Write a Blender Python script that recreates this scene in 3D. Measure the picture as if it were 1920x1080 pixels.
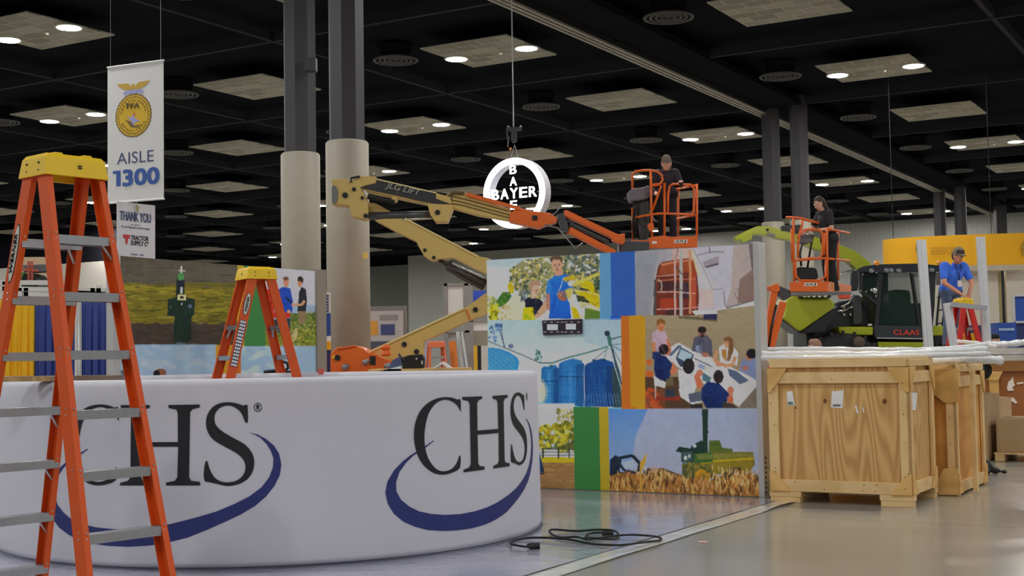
import bpy, bmesh, math, random
import numpy as np
from mathutils import Vector, Matrix
random.seed(7); rng = np.random.default_rng(7)
SC = bpy.context.scene; COL = SC.collection
for o in list(bpy.data.objects): bpy.data.objects.remove(o)
# ---------------------------------------------------------------- camera
FPX = 2484.3; PITCH = math.radians(3.06726); ROLL = math.radians(-0.93259); EYE = 1.45
c_, s_ = math.cos(ROLL), math.sin(ROLL)
r0 = np.array([1., 0, 0]); f0 = np.array([0, math.cos(PITCH), math.sin(PITCH)]); u0 = np.array([0, -math.sin(PITCH), math.cos(PITCH)])
RV = c_*r0 + s_*u0; UV_ = -s_*r0 + c_*u0; ORG = np.array([0, 0, EYE])
cam = bpy.data.objects.new('camera', bpy.data.cameras.new('camera')); COL.objects.link(cam)
cam.data.sensor_width = 36; cam.data.lens = FPX*36/1920; cam.data.clip_end = 400; cam.data.clip_start = .05
M = Matrix(((RV[0], UV_[0], -f0[0], 0), (RV[1], UV_[1], -f0[1], 0), (RV[2], UV_[2], -f0[2], EYE), (0, 0, 0, 1)))
cam.matrix_world = M; SC.camera = cam
# ---------------------------------------------------------------- world, exposure
w = bpy.data.worlds.new('world'); SC.world = w; w.use_nodes = True
w.node_tree.nodes['Background'].inputs[0].default_value = (.75, .8, 1, 1); w.node_tree.nodes['Background'].inputs[1].default_value = .05
SC.view_settings.view_transform = 'Standard'; SC.view_settings.look = 'None'; SC.view_settings.gamma = 1; SC.view_settings.use_curve_mapping = False
SC.view_settings.exposure = 0.22
LAMP_RADIANCE = 215.0
# ---------------------------------------------------------------- lines of sight used to measure positions
def ray(x, y): return (x-960)/FPX*RV - (y-540)/FPX*UV_ + f0
def W(x, y, D): d = ray(x, y); return ORG + d*D/d[1]
def G(x, y, z=0.): d = ray(x, y); return ORG + (z-EYE)/d[2]*d
def V(x, y, p, dr):
    n = np.array([dr[1], -dr[0], 0]); d = ray(x, y); return ORG + ((np.array([p[0], p[1], 0])-ORG)@n)/(d@n)*d
def PX(P):
    v = np.asarray(P)-ORG; d = v@f0; return 960+FPX*(v@RV)/d, 540-FPX*(v@UV_)/d
TH = math.radians(30.437); A2 = np.array([math.sin(TH), math.cos(TH)]); B2 = np.array([-math.cos(TH), math.sin(TH)])
A3 = np.array([A2[0], A2[1], 0]); B3 = np.array([B2[0], B2[1], 0]); Z3 = np.array([0, 0, 1.])
def AB(a, b, z=0.): return a*A3 + b*B3 + z*Z3
# ---------------------------------------------------------------- materials
def lin(c): return tuple((v/255/12.92 if v/255 <= .04045 else ((v/255+.055)/1.055)**2.4) for v in c)
GAIN = 1.45
def C(r, g, b, k=None):
    k = GAIN if k is None else k
    return tuple(min(.9, v*k) for v in lin((r, g, b)))+(1,)
MATS = {}
def mat(name, rgb, rough=.5, metal=0, var=.06, scale=6, k=None, bump=0, bscale=40, coat=0, alpha=1, trans=0, spec=.5):
    if name in MATS: return MATS[name]
    m = bpy.data.materials.new(name); m.use_nodes = True; nt = m.node_tree; p = nt.nodes['Principled BSDF']
    col = C(*rgb, k=k)
    n = nt.nodes.new('ShaderNodeTexNoise'); n.inputs['Scale'].default_value = scale; n.inputs['Detail'].default_value = 4
    tc = nt.nodes.new('ShaderNodeTexCoord'); nt.links.new(tc.outputs['Object'], n.inputs['Vector'])
    r = nt.nodes.new('ShaderNodeMix'); r.data_type = 'RGBA'
    r.inputs[6].default_value = tuple(v*(1-var) for v in col[:3])+(1,); r.inputs[7].default_value = tuple(min(1, v*(1+var)) for v in col[:3])+(1,)
    nt.links.new(n.outputs[0], r.inputs[0]); nt.links.new(r.outputs[2], p.inputs['Base Color'])
    p.inputs['Roughness'].default_value = rough; p.inputs['Metallic'].default_value = metal
    p.inputs['Specular IOR Level'].default_value = spec
    if coat: p.inputs['Coat Weight'].default_value = coat; p.inputs['Coat Roughness'].default_value = .1
    if trans: p.inputs['Transmission Weight'].default_value = trans
    if alpha < 1: p.inputs['Alpha'].default_value = alpha
    if bump:
        n2 = nt.nodes.new('ShaderNodeTexNoise'); n2.inputs['Scale'].default_value = bscale; n2.inputs['Detail'].default_value = 5
        nt.links.new(tc.outputs['Object'], n2.inputs['Vector'])
        b = nt.nodes.new('ShaderNodeBump'); b.inputs['Strength'].default_value = bump; b.inputs['Distance'].default_value = .02
        nt.links.new(n2.outputs[0], b.inputs['Height']); nt.links.new(b.outputs[0], p.inputs['Normal'])
    MATS[name] = m; return m
def emit(name, rgb, s):
    if name in MATS: return MATS[name]
    m = bpy.data.materials.new(name); m.use_nodes = True; nt = m.node_tree; p = nt.nodes['Principled BSDF']
    p.inputs['Base Color'].default_value = (.8, .8, .8, 1); p.inputs['Emission Color'].default_value = lin(rgb)+(1,); p.inputs['Emission Strength'].default_value = s
    MATS[name] = m; return m
def wood(name, c1, c2, sx=(1, 1, 1), scale=7, dist=6, rough=.6):
    if name in MATS: return MATS[name]
    m = bpy.data.materials.new(name); m.use_nodes = True; nt = m.node_tree; p = nt.nodes['Principled BSDF']
    tc = nt.nodes.new('ShaderNodeTexCoord'); mp = nt.nodes.new('ShaderNodeMapping'); mp.inputs['Scale'].default_value = sx
    mp.inputs['Rotation'].default_value = (0, 0, TH)
    nz = nt.nodes.new('ShaderNodeTexNoise'); nz.inputs['Scale'].default_value = scale*.45; nz.inputs['Detail'].default_value = 1.5; nz.inputs['Roughness'].default_value = .35
    mu = nt.nodes.new('ShaderNodeMath'); mu.operation = 'MULTIPLY'; mu.inputs[1].default_value = dist*9; sn_ = nt.nodes.new('ShaderNodeMath'); sn_.operation = 'SINE'
    mr = nt.nodes.new('ShaderNodeMapRange'); mr.inputs[1].default_value = -1; mr.inputs[2].default_value = 1
    r = nt.nodes.new('ShaderNodeMix'); r.data_type = 'RGBA'; r.inputs[6].default_value = C(*c1); r.inputs[7].default_value = C(*c2)
    L = nt.links.new; L(tc.outputs['Object'], mp.inputs[0]); L(mp.outputs[0], nz.inputs['Vector']); L(nz.outputs[0], mu.inputs[0]); L(mu.outputs[0], sn_.inputs[0]); L(sn_.outputs[0], mr.inputs[0]); L(mr.outputs[0], r.inputs[0]); L(r.outputs[2], p.inputs['Base Color'])
    p.inputs['Roughness'].default_value = rough
    MATS[name] = m; return m
# ---------------------------------------------------------------- objects
LOC = {}
def tag(o, label=None, cat=None, group=None, kind=None):
    if label: o['label'] = label
    if cat: o['category'] = cat
    if group: o['group'] = group
    if kind: o['kind'] = kind
    return o
def thing(name, label, cat, loc, group=None):
    o = bpy.data.objects.new(name, None); COL.objects.link(o); o.empty_display_size = .1
    o.location = tuple(float(v) for v in loc); LOC[o.name] = np.array(loc, float); return tag(o, label, cat, group)
def off(parent):
    o = parent
    while o is not None and o.parent is not None: o = o.parent
    return LOC.get(o.name, np.zeros(3)) if o is not None else None
def mk(name, verts, faces, m, parent=None, smooth=False, bevel=0, mats=None, mi=None):
    verts = np.array(verts, float)
    if parent is not None: L = off(parent)
    else: L = np.array([(verts[:, 0].min()+verts[:, 0].max())/2, (verts[:, 1].min()+verts[:, 1].max())/2, verts[:, 2].min()])
    me = bpy.data.meshes.new(name); me.from_pydata((verts-L).tolist(), [], faces)
    for mm in (mats or [m]): me.materials.append(mm)
    if mi is not None: me.polygons.foreach_set('material_index', mi)
    if smooth: me.polygons.foreach_set('use_smooth', [True]*len(me.polygons))
    me.update()
    o = bpy.data.objects.new(name, me); COL.objects.link(o)
    if parent is not None: o.parent = parent
    else: o.location = tuple(L); LOC[o.name] = L
    if bevel:
        b = o.modifiers.new('bevel', 'BEVEL'); b.width = bevel; b.segments = 2; b.limit_method = 'ANGLE'
    return o
class MB:                                     # collects shapes into ONE mesh
    def __init__(s): s.v = []; s.f = []; s.mi = []; s.sm = []
    def add(s, v, f, mi=0):
        n = len(s.v); s.v += [tuple(map(float, p)) for p in v]; s.f += [tuple(i+n for i in q) for q in f]; s.mi += [mi]*len(f); return s
    def box(s, c, h, ex=None, ey=None, ez=None, mi=0):
        ex = np.array([1., 0, 0]) if ex is None else np.asarray(ex, float); ey = np.array([0, 1., 0]) if ey is None else np.asarray(ey, float); ez = Z3 if ez is None else np.asarray(ez, float); c = np.asarray(c, float)
        v = [c+sx*h[0]*ex+sy*h[1]*ey+sz*h[2]*ez for sz in (-1, 1) for sy in (-1, 1) for sx in (-1, 1)]
        return s.add(v, [(0, 2, 3, 1), (4, 5, 7, 6), (0, 1, 5, 4), (2, 6, 7, 3), (0, 4, 6, 2), (1, 3, 7, 5)], mi)
    def beam(s, p0, p1, w, t, side, mi=0):    # oriented bar: width w along 'side'
        p0 = np.asarray(p0, float); p1 = np.asarray(p1, float); d = p1-p0; L = np.linalg.norm(d); d = d/L
        side = np.asarray(side, float); side = side-(side@d)*d; side /= np.linalg.norm(side); n = np.cross(d, side)
        return s.box((p0+p1)/2, (w/2, t/2, L/2), side, n, d, mi)
    def tube(s, pts, r, n=8, mi=0, closed=False):
        pts = [np.asarray(p, float) for p in pts]; N = len(pts); base = len(s.v); rs = r if hasattr(r, '__len__') else [r]*N
        d0 = None; V_ = []
        for i in range(N):
            a = pts[(i-1) % N] if (closed or i) else pts[0]; b = pts[(i+1) % N] if (closed or i < N-1) else pts[-1]
            d = b-a; d /= (np.linalg.norm(d)+1e-9)
            if d0 is None: u = np.cross(d, [0, 0, 1.]); u = np.cross(d, [1., 0, 0]) if np.linalg.norm(u) < .1 else u
            else: u = u-(u@d)*d
            u = u/np.linalg.norm(u); v = np.cross(d, u); d0 = d
            V_ += [pts[i]+rs[i]*(math.cos(2*math.pi*k/n)*u+math.sin(2*math.pi*k/n)*v) for k in range(n)]
        F = [(i*n+k, i*n+(k+1) % n, ((i+1) % N)*n+(k+1) % n, ((i+1) % N)*n+k) for i in range(N if closed else N-1) for k in range(n)]
        if not closed: F += [tuple(range(n))[::-1], tuple((N-1)*n+k for k in range(n))]
        return s.add(V_, F, mi)
    def prism(s, pts, dv, mi=0):              # outline swept along dv
        n = len(pts); pts = [np.asarray(p, float) for p in pts]; dv = np.asarray(dv, float)
        return s.add(pts+[p+dv for p in pts], [tuple(range(n)), tuple(range(2*n-1, n-1, -1))]+[(i, i+n, (i+1) % n+n, (i+1) % n) for i in range(n)], mi)
    def lathe(s, c, prof, n=24, axis=None, ex=None, mi=0):   # prof: (radius, height)
        ax = Z3 if axis is None else np.asarray(axis, float); e = np.array([1., 0, 0]) if ex is None else np.asarray(ex, float); e = e-(e@ax)*ax; e /= np.linalg.norm(e); g = np.cross(ax, e); c = np.asarray(c, float)
        V_ = [c+h*ax+r*(math.cos(2*math.pi*k/n)*e+math.sin(2*math.pi*k/n)*g) for r, h in prof for k in range(n)]
        F = [(i*n+k, i*n+(k+1) % n, (i+1)*n+(k+1) % n, (i+1)*n+k) for i in range(len(prof)-1) for k in range(n)]
        F += [tuple(range(n))[::-1], tuple((len(prof)-1)*n+k for k in range(n))]
        return s.add(V_, F, mi)
    def ball(s, c, r, n=12, mi=0):
        rr = r if hasattr(r, '__len__') else (r, r, r); V_ = []; F = []
        for i in range(n//2+1):
            t = math.pi*i/(n//2)
            for k in range(n): q = 2*math.pi*k/n; V_.append((c[0]+rr[0]*math.sin(t)*math.cos(q), c[1]+rr[1]*math.sin(t)*math.sin(q), c[2]+rr[2]*math.cos(t)))
        for i in range(n//2):
            for k in range(n): F.append((i*n+k, (i+1)*n+k, (i+1)*n+(k+1) % n, i*n+(k+1) % n))
        return s.add(V_, F, mi)
    def build(s, name, m, parent=None, smooth=False, bevel=0):
        ms = m if isinstance(m, list) else [m]
        return mk(name, s.v, s.f, None, parent, smooth, bevel, ms, s.mi if len(ms) > 1 else None)
def ppx(pts, D, t, name, m, parent=None, bevel=.012, holes=None):   # slab with this outline at depth D, t thick
    b = MB(); b.prism([W(x, y, D) for x, y in pts], (0, t, 0)); return b.build(name, m, parent, bevel=bevel)
def rounded(pts, r=.25, n=4):                 # soften corners of a polyline (fraction of the edge)
    out = []; N = len(pts); pts = [np.asarray(p, float) for p in pts]
    for i in range(N):
        a, b, c = pts[i-1], pts[i], pts[(i+1) % N]; p = b+(a-b)*r; q = b+(c-b)*r
        for k in range(n+1): t = k/n; out.append((1-t)**2*p+2*t*(1-t)*b+t*t*q)
    return out
def text(s, name, m, parent, P0, ex, ey, w, h, bold=0, lift=.003, n=None):   # lettering filling w x h from lower-left corner P0
    if s[0] == '#':                           # too small to read in the photograph: short strokes in its place
        N = len(s)-1; v = np.array([(k+q, r_, 0) for k in range(N) for q, r_ in ((.12, 0), (.78, 0), (.78, 1), (.12, 1))])*[w/N, h, 0]; nn = np.cross(ex, ey) if n is None else np.asarray(n, float)
        vv = np.asarray(P0)+v[:, :1]*np.asarray(ex, float)+v[:, 1:2]*np.asarray(ey, float)+lift*nn; f = [(4*k, 4*k+1, 4*k+2, 4*k+3) for k in range(N) if s[k+1] != ' ']
        if parent.__class__ is MB: parent.add(vv, f); return parent
        return mk(name, vv, f, m, parent)
    cu = bpy.data.curves.new('txt', 'FONT'); cu.body = s; cu.size = 1; cu.offset = bold; cu.resolution_u = 3; cu.offset = 0; cu.align_x = 'LEFT'
    o = bpy.data.objects.new('txt', cu); COL.objects.link(o); bpy.context.view_layer.update()
    me = bpy.data.meshes.new_from_object(o.evaluated_get(bpy.context.evaluated_depsgraph_get()))
    v = np.array([p.co[:] for p in me.vertices]); f = [tuple(p.vertices) for p in me.polygons]
    bpy.data.objects.remove(o); bpy.data.meshes.remove(me)
    v[:, 0] = (v[:, 0]-v[:, 0].min())/(v[:, 0].max()-v[:, 0].min()+1e-9)*w; v[:, 1] = (v[:, 1]-v[:, 1].min())/(v[:, 1].max()-v[:, 1].min()+1e-9)*h
    if bold:                                  # heavier strokes: the same outlines shifted a little each way
        q = bold*h*.9; v0, f0_, nv = v, f, len(v); v = []; f = []
        for k, (dx, dy) in enumerate(((0, 0), (-q, 0), (q, 0), (0, -q*.7), (0, q*.7), (-q, -q*.6), (q, q*.6), (-q, q*.6), (q, -q*.6))):
            u = v0.copy(); u[:, 0] += dx; u[:, 1] += dy; u[:, 2] = k*.0006; v.append(u); f += [tuple(i+k*nv for i in t) for t in f0_]
        v = np.concatenate(v)
    ex = np.asarray(ex, float); ey = np.asarray(ey, float); nn = np.cross(ex, ey) if n is None else np.asarray(n, float)
    vv = np.asarray(P0)+v[:, :1]*ex+v[:, 1:2]*ey+(lift+v[:, 2:3])*nn
    if parent.__class__ is MB: parent.add(vv, f); return parent
    return mk(name, vv, f, m, parent)
# ================================================================ SETTING
CEIL = EYE+9.3; PITCHA = .98888*9.3; PITCHB = .98273*9.3; A0 = 3.6409*9.3; B0 = 1.2281*9.3
def floor_mat():
    m = bpy.data.materials.new('polished_concrete'); m.use_nodes = True; nt = m.node_tree; p = nt.nodes['Principled BSDF']; L = nt.links.new
    tc = nt.nodes.new('ShaderNodeTexCoord'); n = nt.nodes.new('ShaderNodeTexNoise'); n.inputs['Scale'].default_value = .45; n.inputs['Detail'].default_value = 3
    n.inputs['Roughness'].default_value = .45
    L(tc.outputs['Object'], n.inputs['Vector'])
    r = nt.nodes.new('ShaderNodeValToRGB'); r.color_ramp.elements[0].position = .3; r.color_ramp.elements[0].color = C(122, 119, 110); r.color_ramp.elements[1].position = .72; r.color_ramp.elements[1].color = C(140, 137, 127)
    L(n.outputs[0], r.inputs[0])
    # saw-cut joints along the building grid
    mp = nt.nodes.new('ShaderNodeMapping'); mp.inputs['Rotation'].default_value = (0, 0, TH); L(tc.outputs['Object'], mp.inputs[0])
    br = nt.nodes.new('ShaderNodeTexBrick'); br.offset = 0; br.inputs['Scale'].default_value = 1; br.inputs['Brick Width'].default_value = 4.6; br.inputs['Row Height'].default_value = 4.6; br.inputs['Mortar Size'].default_value = .008
    br.inputs['Color1'].default_value = br.inputs['Color2'].default_value = (1, 1, 1, 1); br.inputs['Mortar'].default_value = (.45, .43, .4, 1); L(mp.outputs[0], br.inputs[0])
    mx = nt.nodes.new('ShaderNodeMix'); mx.data_type = 'RGBA'; mx.blend_type = 'MULTIPLY'; mx.inputs[0].default_value = 1; L(r.outputs[0], mx.inputs[6]); L(br.outputs[0], mx.inputs[7]); L(mx.outputs[2], p.inputs['Base Color'])
    p.inputs['Roughness'].default_value = .27
    n2 = nt.nodes.new('ShaderNodeTexNoise'); n2.inputs['Scale'].default_value = 3; L(tc.outputs['Object'], n2.inputs['Vector'])
    mr = nt.nodes.new('ShaderNodeMapRange'); mr.inputs[3].default_value = .15; mr.inputs[4].default_value = .25; L(n2.outputs[0], mr.inputs[0]); L(mr.outputs[0], p.inputs['Roughness'])
    return m
b = MB(); b.box((20, 55, -.15), (110, 90, .15)); tag(b.build('floor', floor_mat()), kind='structure')
blackpaint = mat('black_ceiling_paint', (30, 31, 36), .9, spec=.0, k=1.2, var=.3, scale=.5)
darkgrey = mat('dark_grey_paint', (44, 44, 47), .6, k=1.2)
b = MB(); b.box((20, 55, CEIL+.65), (110, 90, .15)); tag(b.build('ceiling', blackpaint), kind='structure')
beamp = mat('ceiling_beam_paint', (54, 54, 60), .8, spec=.08, k=1.1)
n_ = 0
BACKA = 93.9
for i in range(-3, 10):
    a = A0+(i+.5)*PITCHA
    if a > BACKA: continue
    b = MB(); b.box(AB(a, B0+1.5*PITCHB, CEIL+.12), (.07, 55, .14), A3, B3); n_ += 1; tag(b.build('trim_%d' % n_, beamp), kind='structure')
for j in range(-6, 9):
    if j == 0: continue
    b = MB(); b.box(AB(BACKA/2-8, B0+(j+.5)*PITCHB, CEIL+.14), (BACKA/2+8, .07, .14), A3, B3); n_ += 1; tag(b.build('trim_%d' % n_, beamp), kind='structure')
# pale movable-wall rail with its double lip
rb = 16.85
railm = mat('rail_metal', (150, 145, 132), .4, .2, k=1.3)
b = MB(); b.box(AB(BACKA/2-2, rb, CEIL-.12), (BACKA/2, .14, .12), A3, B3)
o = b.build('trim_%d' % (n_+1), mat('rail_box_paint', (34, 34, 36), .7, k=1)); tag(o, kind='structure')
b = MB()
for q in (-.17, .0, .17): b.box(AB(BACKA/2-2, rb+q, CEIL-.265), (BACKA/2, .045, .03), A3, B3)
o = b.build('trim_%d' % (n_+2), railm); tag(o, kind='structure')
# soffits: the ceiling steps down 25 cm right of the rail
b = MB(); b.box(AB(BACKA/2-2, rb-.9, CEIL+.02), (BACKA/2, .65, .1), A3, B3); tag(b.build('trim_%d' % (n_+3), blackpaint), kind='structure')
# back walls with vertical ribs
def wallmat(name, c1, c2, sc):
    m = bpy.data.materials.new(name); m.use_nodes = True; nt = m.node_tree; p = nt.nodes['Principled BSDF']; L = nt.links.new
    tc = nt.nodes.new('ShaderNodeTexCoord'); mp = nt.nodes.new('ShaderNodeMapping'); mp.inputs['Rotation'].default_value = (0, 0, TH); L(tc.outputs['Object'], mp.inputs[0])
    wv = nt.nodes.new('ShaderNodeTexWave'); wv.inputs['Scale'].default_value = sc; wv.wave_profile = 'SAW'; L(mp.outputs[0], wv.inputs[0])
    r = nt.nodes.new('ShaderNodeValToRGB'); r.color_ramp.elements[0].color = C(*c1); r.color_ramp.elements[0].position = .04; r.color_ramp.elements[1].color = C(*c2); r.color_ramp.elements[1].position = .1
    L(wv.outputs[0], r.inputs[0]); L(r.outputs[0], p.inputs['Base Color']); p.inputs['Roughness'].default_value = .6; return m
ribbed = wallmat('ribbed_wall_panel', (134, 135, 131), (150, 151, 147), .9)
ribl = wallmat('pale_wall_panel', (166, 168, 161), (176, 178, 170), .7)
def bat(px, a): d = ray(px, 500); return float((d@B3)/(d@A3)*a)
def backwall(nm, a, b0, b1, h, m): b = MB(); b.box(AB(a+.2, (b0+b1)/2, h/2), (.2, (b1-b0)/2, h/2), A3, B3); tag(b.build(nm, m), kind='structure')
backwall('wall_back', BACKA, bat(1170, BACKA)-75, bat(1170, BACKA), CEIL+.5, ribbed)
backwall('wall_middle', 102, bat(1190, 102), bat(765, 102), CEIL+.5, ribl)
backwall('wall_far', 111, bat(800, 111), bat(-100, 111)+10, CEIL+.5, ribl)
b = MB(); b.box(AB(98, bat(1170, BACKA)+.2, CEIL/2), (4, .2, CEIL/2), A3, B3); tag(b.build('wall_return', ribl), kind='structure')
backwall('wall_left', 62, bat(212, 62), bat(212, 62)+26, 8.4, mat('lit_cream_wall', (205, 200, 190), .7))
backwall('trim_900', 62.6, bat(212, 62), bat(212, 62)+26, CEIL+.5, blackpaint)
# ---------------------------------------------------------------- ceiling panels, lamps, diffusers
def tilemat():
    m = bpy.data.materials.new('ceiling_tiles'); m.use_nodes = True; nt = m.node_tree; p = nt.nodes['Principled BSDF']; L = nt.links.new
    tc = nt.nodes.new('ShaderNodeTexCoord'); mp = nt.nodes.new('ShaderNodeMapping'); mp.inputs['Rotation'].default_value = (0, 0, TH); mp.inputs['Location'].default_value = (1.5, 1.5, 0); L(tc.outputs['Object'], mp.inputs[0])
    br = nt.nodes.new('ShaderNodeTexBrick'); br.offset = .5; br.inputs['Scale'].default_value = 1; br.inputs['Brick Width'].default_value = .75; br.inputs['Row Height'].default_value = .5; br.inputs['Mortar Size'].default_value = .012; br.inputs['Bias'].default_value = .1
    br.inputs['Color1'].default_value = C(112, 107, 94, 1.55); br.inputs['Color2'].default_value = C(148, 144, 132, 1.5); br.inputs['Mortar'].default_value = C(170, 168, 160, 1.6)
    L(mp.outputs[0], br.inputs[0]); L(br.outputs[0], p.inputs['Base Color']); p.inputs['Roughness'].default_value = .8; return m
TILE = tilemat(); LAMP = emit('lamp_glow', (255, 252, 248), LAMP_RADIANCE); LAMPRIM = mat('lamp_rim', (190, 188, 180), .4); DIFF = mat('diffuser_metal', (66, 65, 65), .5, .1, k=1.3)
LR = .32  # lamp discs oversized to stand in for their glare
ORD = ['nearest', 'second nearest', 'third nearest', 'fourth nearest', 'fifth nearest', 'sixth nearest', 'seventh nearest', 'eighth nearest', 'ninth nearest', 'tenth nearest']
ROW = {0: 'first diagonal row right of pale rail', -1: 'second diagonal row right of pale rail', -2: 'third diagonal row right of pale rail', -3: 'fourth diagonal row right of pale rail', -4: 'fifth diagonal row right of pale rail'}
for j, wd in enumerate(['first', 'second', 'third', 'fourth', 'fifth', 'sixth', 'seventh', 'eighth', 'ninth']): ROW[j+1] = '%s diagonal row left of pale rail' % wd
cnt = {}; dcnt = {}
for j in range(-5, 10):
    for i in range(-6, 7):
        a = A0+i*PITCHA; bq = B0+j*PITCHB; c = AB(a, bq, CEIL-.03); lit = (i+j) % 2 == 1
        if a > BACKA-2: continue
        vis = False
        if c[1] > 5:
            cs = [PX(c+sa*1.5*A3+sb*1.5*B3) for sa in (-1, 1) for sb in (-1, 1)]
            vis = max(p[0] for p in cs) > 0 and min(p[0] for p in cs) < 1920 and max(p[1] for p in cs) > 0
        lp = [c+.1*A3+s*1.24*B3-.045*Z3 for s in (-1, 1)]
        if not vis:
            if lit and c[1] > -45 and abs(c[0]) < 60:
                for p in lp:
                    ld = bpy.data.lights.new('hall_lamp', 'AREA'); ld.shape = 'DISK'; ld.size = LR*2; ld.color = (1, .985, .96); ld.energy = math.pi*math.pi*LR*LR*LAMP_RADIANCE*.92
                    lo = bpy.data.objects.new('hall_lamp', ld); COL.objects.link(lo); lo.location = tuple(p)
            continue
        key = (j, lit); k = cnt.get(key, 0); cnt[key] = k+1
        lab = '%s %s ceiling tile square, %s' % (ORD[k], 'lit' if lit else 'unlit', ROW[j])
        t = thing('ceiling_panel', lab, 'ceiling panel', c, 'beige ceiling tile squares')
        b = MB(); b.box(c+.02*Z3, (1.5, 1.5, .02), A3, B3); b.build('tile_field', TILE, t)
        if lit:
            for p in lp:
                b = MB(); b.lathe(p+.012*Z3, [(LR+.06, .03), (LR+.06, 0), (LR+.005, -.012), (LR, .01)], 24); rim = b.build('lamp_housing', LAMPRIM, t)
                b = MB(); b.lathe(p, [(LR, .012), (LR*.97, .0)], 24); b.build('lamp', LAMP, rim)
            b = MB(); b.lathe(c+.15*A3-.3*B3, [(.05, 0), (.06, -.05), (.03, -.09)], 12); b.build('spotlight', mat('small_spot_glass', (235, 215, 190), .3), t)
        b = MB()
        dc = AB(a-.74, bq+2.93, CEIL-.03)
        for ri, rr in ((.66, .045), (.5, .035), (.35, .035), (.2, .03)): b.tube([dc+ri*(math.cos(q)*A3+math.sin(q)*B3) for q in np.linspace(0, 6.2832, 28, endpoint=False)], rr, 6, closed=True)
        b.lathe(dc, [(.08, .04), (.08, 0)], 12)
        for q in range(4): b.beam(dc, dc+.66*(math.cos(q*1.571+.4)*A3+math.sin(q*1.571+.4)*B3), .02, .02, (0, 0, 1))
        px, py = PX(dc)
        if -40 < px < 1960 and py > -20:
            k = dcnt.get(j, 0); dcnt[j] = k+1
            dob = b.build('air_diffuser', DIFF); b = MB(); b.lathe(dc+.05*Z3, [(.45, 0), (.5, .42)], 20); b.build('duct_collar', blackpaint, dob); tag(dob, '%s round air diffuser, %s' % (ORD[k], ROW[j]), 'air diffuser', 'round air diffusers')
# ---------------------------------------------------------------- columns
clad = mat('column_cladding', (160, 153, 138), .6, k=1.3); dk = mat('column_dark_paint', (58, 57, 60), .6, k=1.3)
def column(px, a, label, zc, r=.42, rd=.355, square=True):
    d = ray(px, 400); k = a/(d@A3); p = d*k; p = np.array([p[0], p[1], 0])
    t = thing('column', label, 'column', p, 'round columns rising to the ceiling')
    b = MB(); b.lathe(p, [(r, 0), (r, zc-.04), (r-.03, zc)], 40); b.build('cladding', clad, t, smooth=False)
    for pl in t.children[0].data.polygons: pl.use_smooth = len(pl.vertices) < 5
    b = MB(); n = 8 if square else 24
    b.lathe(p+zc*Z3, [(rd, 0), (rd, CEIL+.3-zc)], n, ex=A3*math.cos(.39)+B3*math.sin(.39)); b.build('upper_shaft', dk, t)
    return t, p
column(564, 22.2, 'beige column with dark upper shaft, left one of the big pair behind the aisle banner', 5.95)
t, p = column(652, 20.6, 'beige column with dark upper shaft, right one of the big pair, boom lift arm before it', 5.75)
b = MB(); q = W(685, 479, 19.8); b.box(W(685, 479, p[1]-.41), (.045, .03, .055)); tag(b.build('call_box', mat('yellow_box_paint', (215, 180, 90), .5)), 'small yellow wall box mounted on the beige column behind the boom lift', 'box')
column(1449, 47.6, 'dark column behind the right end of the photo wall, left one of the middle pair', 6.4, .42, .33)
column(1502, 47.6, 'dark column meeting the pale ceiling rail, right one of the middle pair', 6.4, .42, .33)
column(1762, 76.5, 'distant dark column above the yellow ring banner, left of the far pair', 5.2, .42, .33)
column(1801, 76.5, 'distant dark column above the yellow ring banner, right of the far pair', 5.2, .42, .33)
column(1875, 88, 'farthest dark column at right edge above the yellow ring banner', 5.2, .4, .4)
b = MB(); b.box(W(583, 122, 27.95), (.12, .12, .14)); tag(b.build('speaker_box', dk), 'small dark box mounted high on the left big column', 'speaker')
# ================================================================ CHS ring wall
CXY = np.array([-2.084, 11.636]); RB, RT, HT = 2.306, 2.292, 1.345
fab = mat('white_stretch_fabric', (190, 190, 199), .75, k=1.28, var=.02, scale=3, bump=.15, bscale=2)
b = MB(); N = 180
prof = [(RB-.004, .03), (RB, .07)]+[(RB+(RT-RB)*q/10, .07+(HT-.12)*q/10) for q in range(1, 11)]
prof += [(RT-.006, HT-.03), (RT-.02, HT-.01), (RT-.05, HT), (RT-.08, HT-.01), (RT-.1, HT-.05), (RT-.1, .03)]
V_ = [(CXY[0]+r*math.cos(2*math.pi*k/N), CXY[1]+r*math.sin(2*math.pi*k/N), z) for r, z in prof for k in range(N)]
F_ = [(i*N+k, i*N+(k+1) % N, ((i+1) % len(prof))*N+(k+1) % N, ((i+1) % len(prof))*N+k) for i in range(len(prof)) for k in range(N)]
ring = thing('ring_booth_wall', 'round white fabric booth wall with two printed logos, behind the large ladder', 'booth wall', (CXY[0], CXY[1], 0))
b.add(V_, F_); b.build('fabric_cover', fab, ring, smooth=True)
b = MB(); b.lathe((CXY[0], CXY[1], 0), [(RB+.012, 0), (RB+.012, .018), (RB-.02, .03), (RB-.1, .03), (RB-.1, 0)], 120); 
b.v = b.v; b.f = b.f[:-2]; b.mi = b.mi[:-2]; b.build('base_rail', mat('dark_base_rail', (70, 72, 88), .5), ring, smooth=True)
def cyl(x, y, r=2.305):
    d = ray(x, y); ox, oy = -CXY; a = d[0]**2+d[1]**2; bq = 2*(d[0]*ox+d[1]*oy); cc = ox*ox+oy*oy-r*r
    t = (-bq-math.sqrt(bq*bq-4*a*cc))/(2*a); p = ORG+t*d; return math.atan2(p[1]-CXY[1], p[0]-CXY[0]), p[2]
def k1(x, y): return cyl(80+x/3.485, 730+y/3.485)
def k2(x, y): u, z = cyl(720+x/3.6, 720+y/3.6); return u-1.143, z
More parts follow.
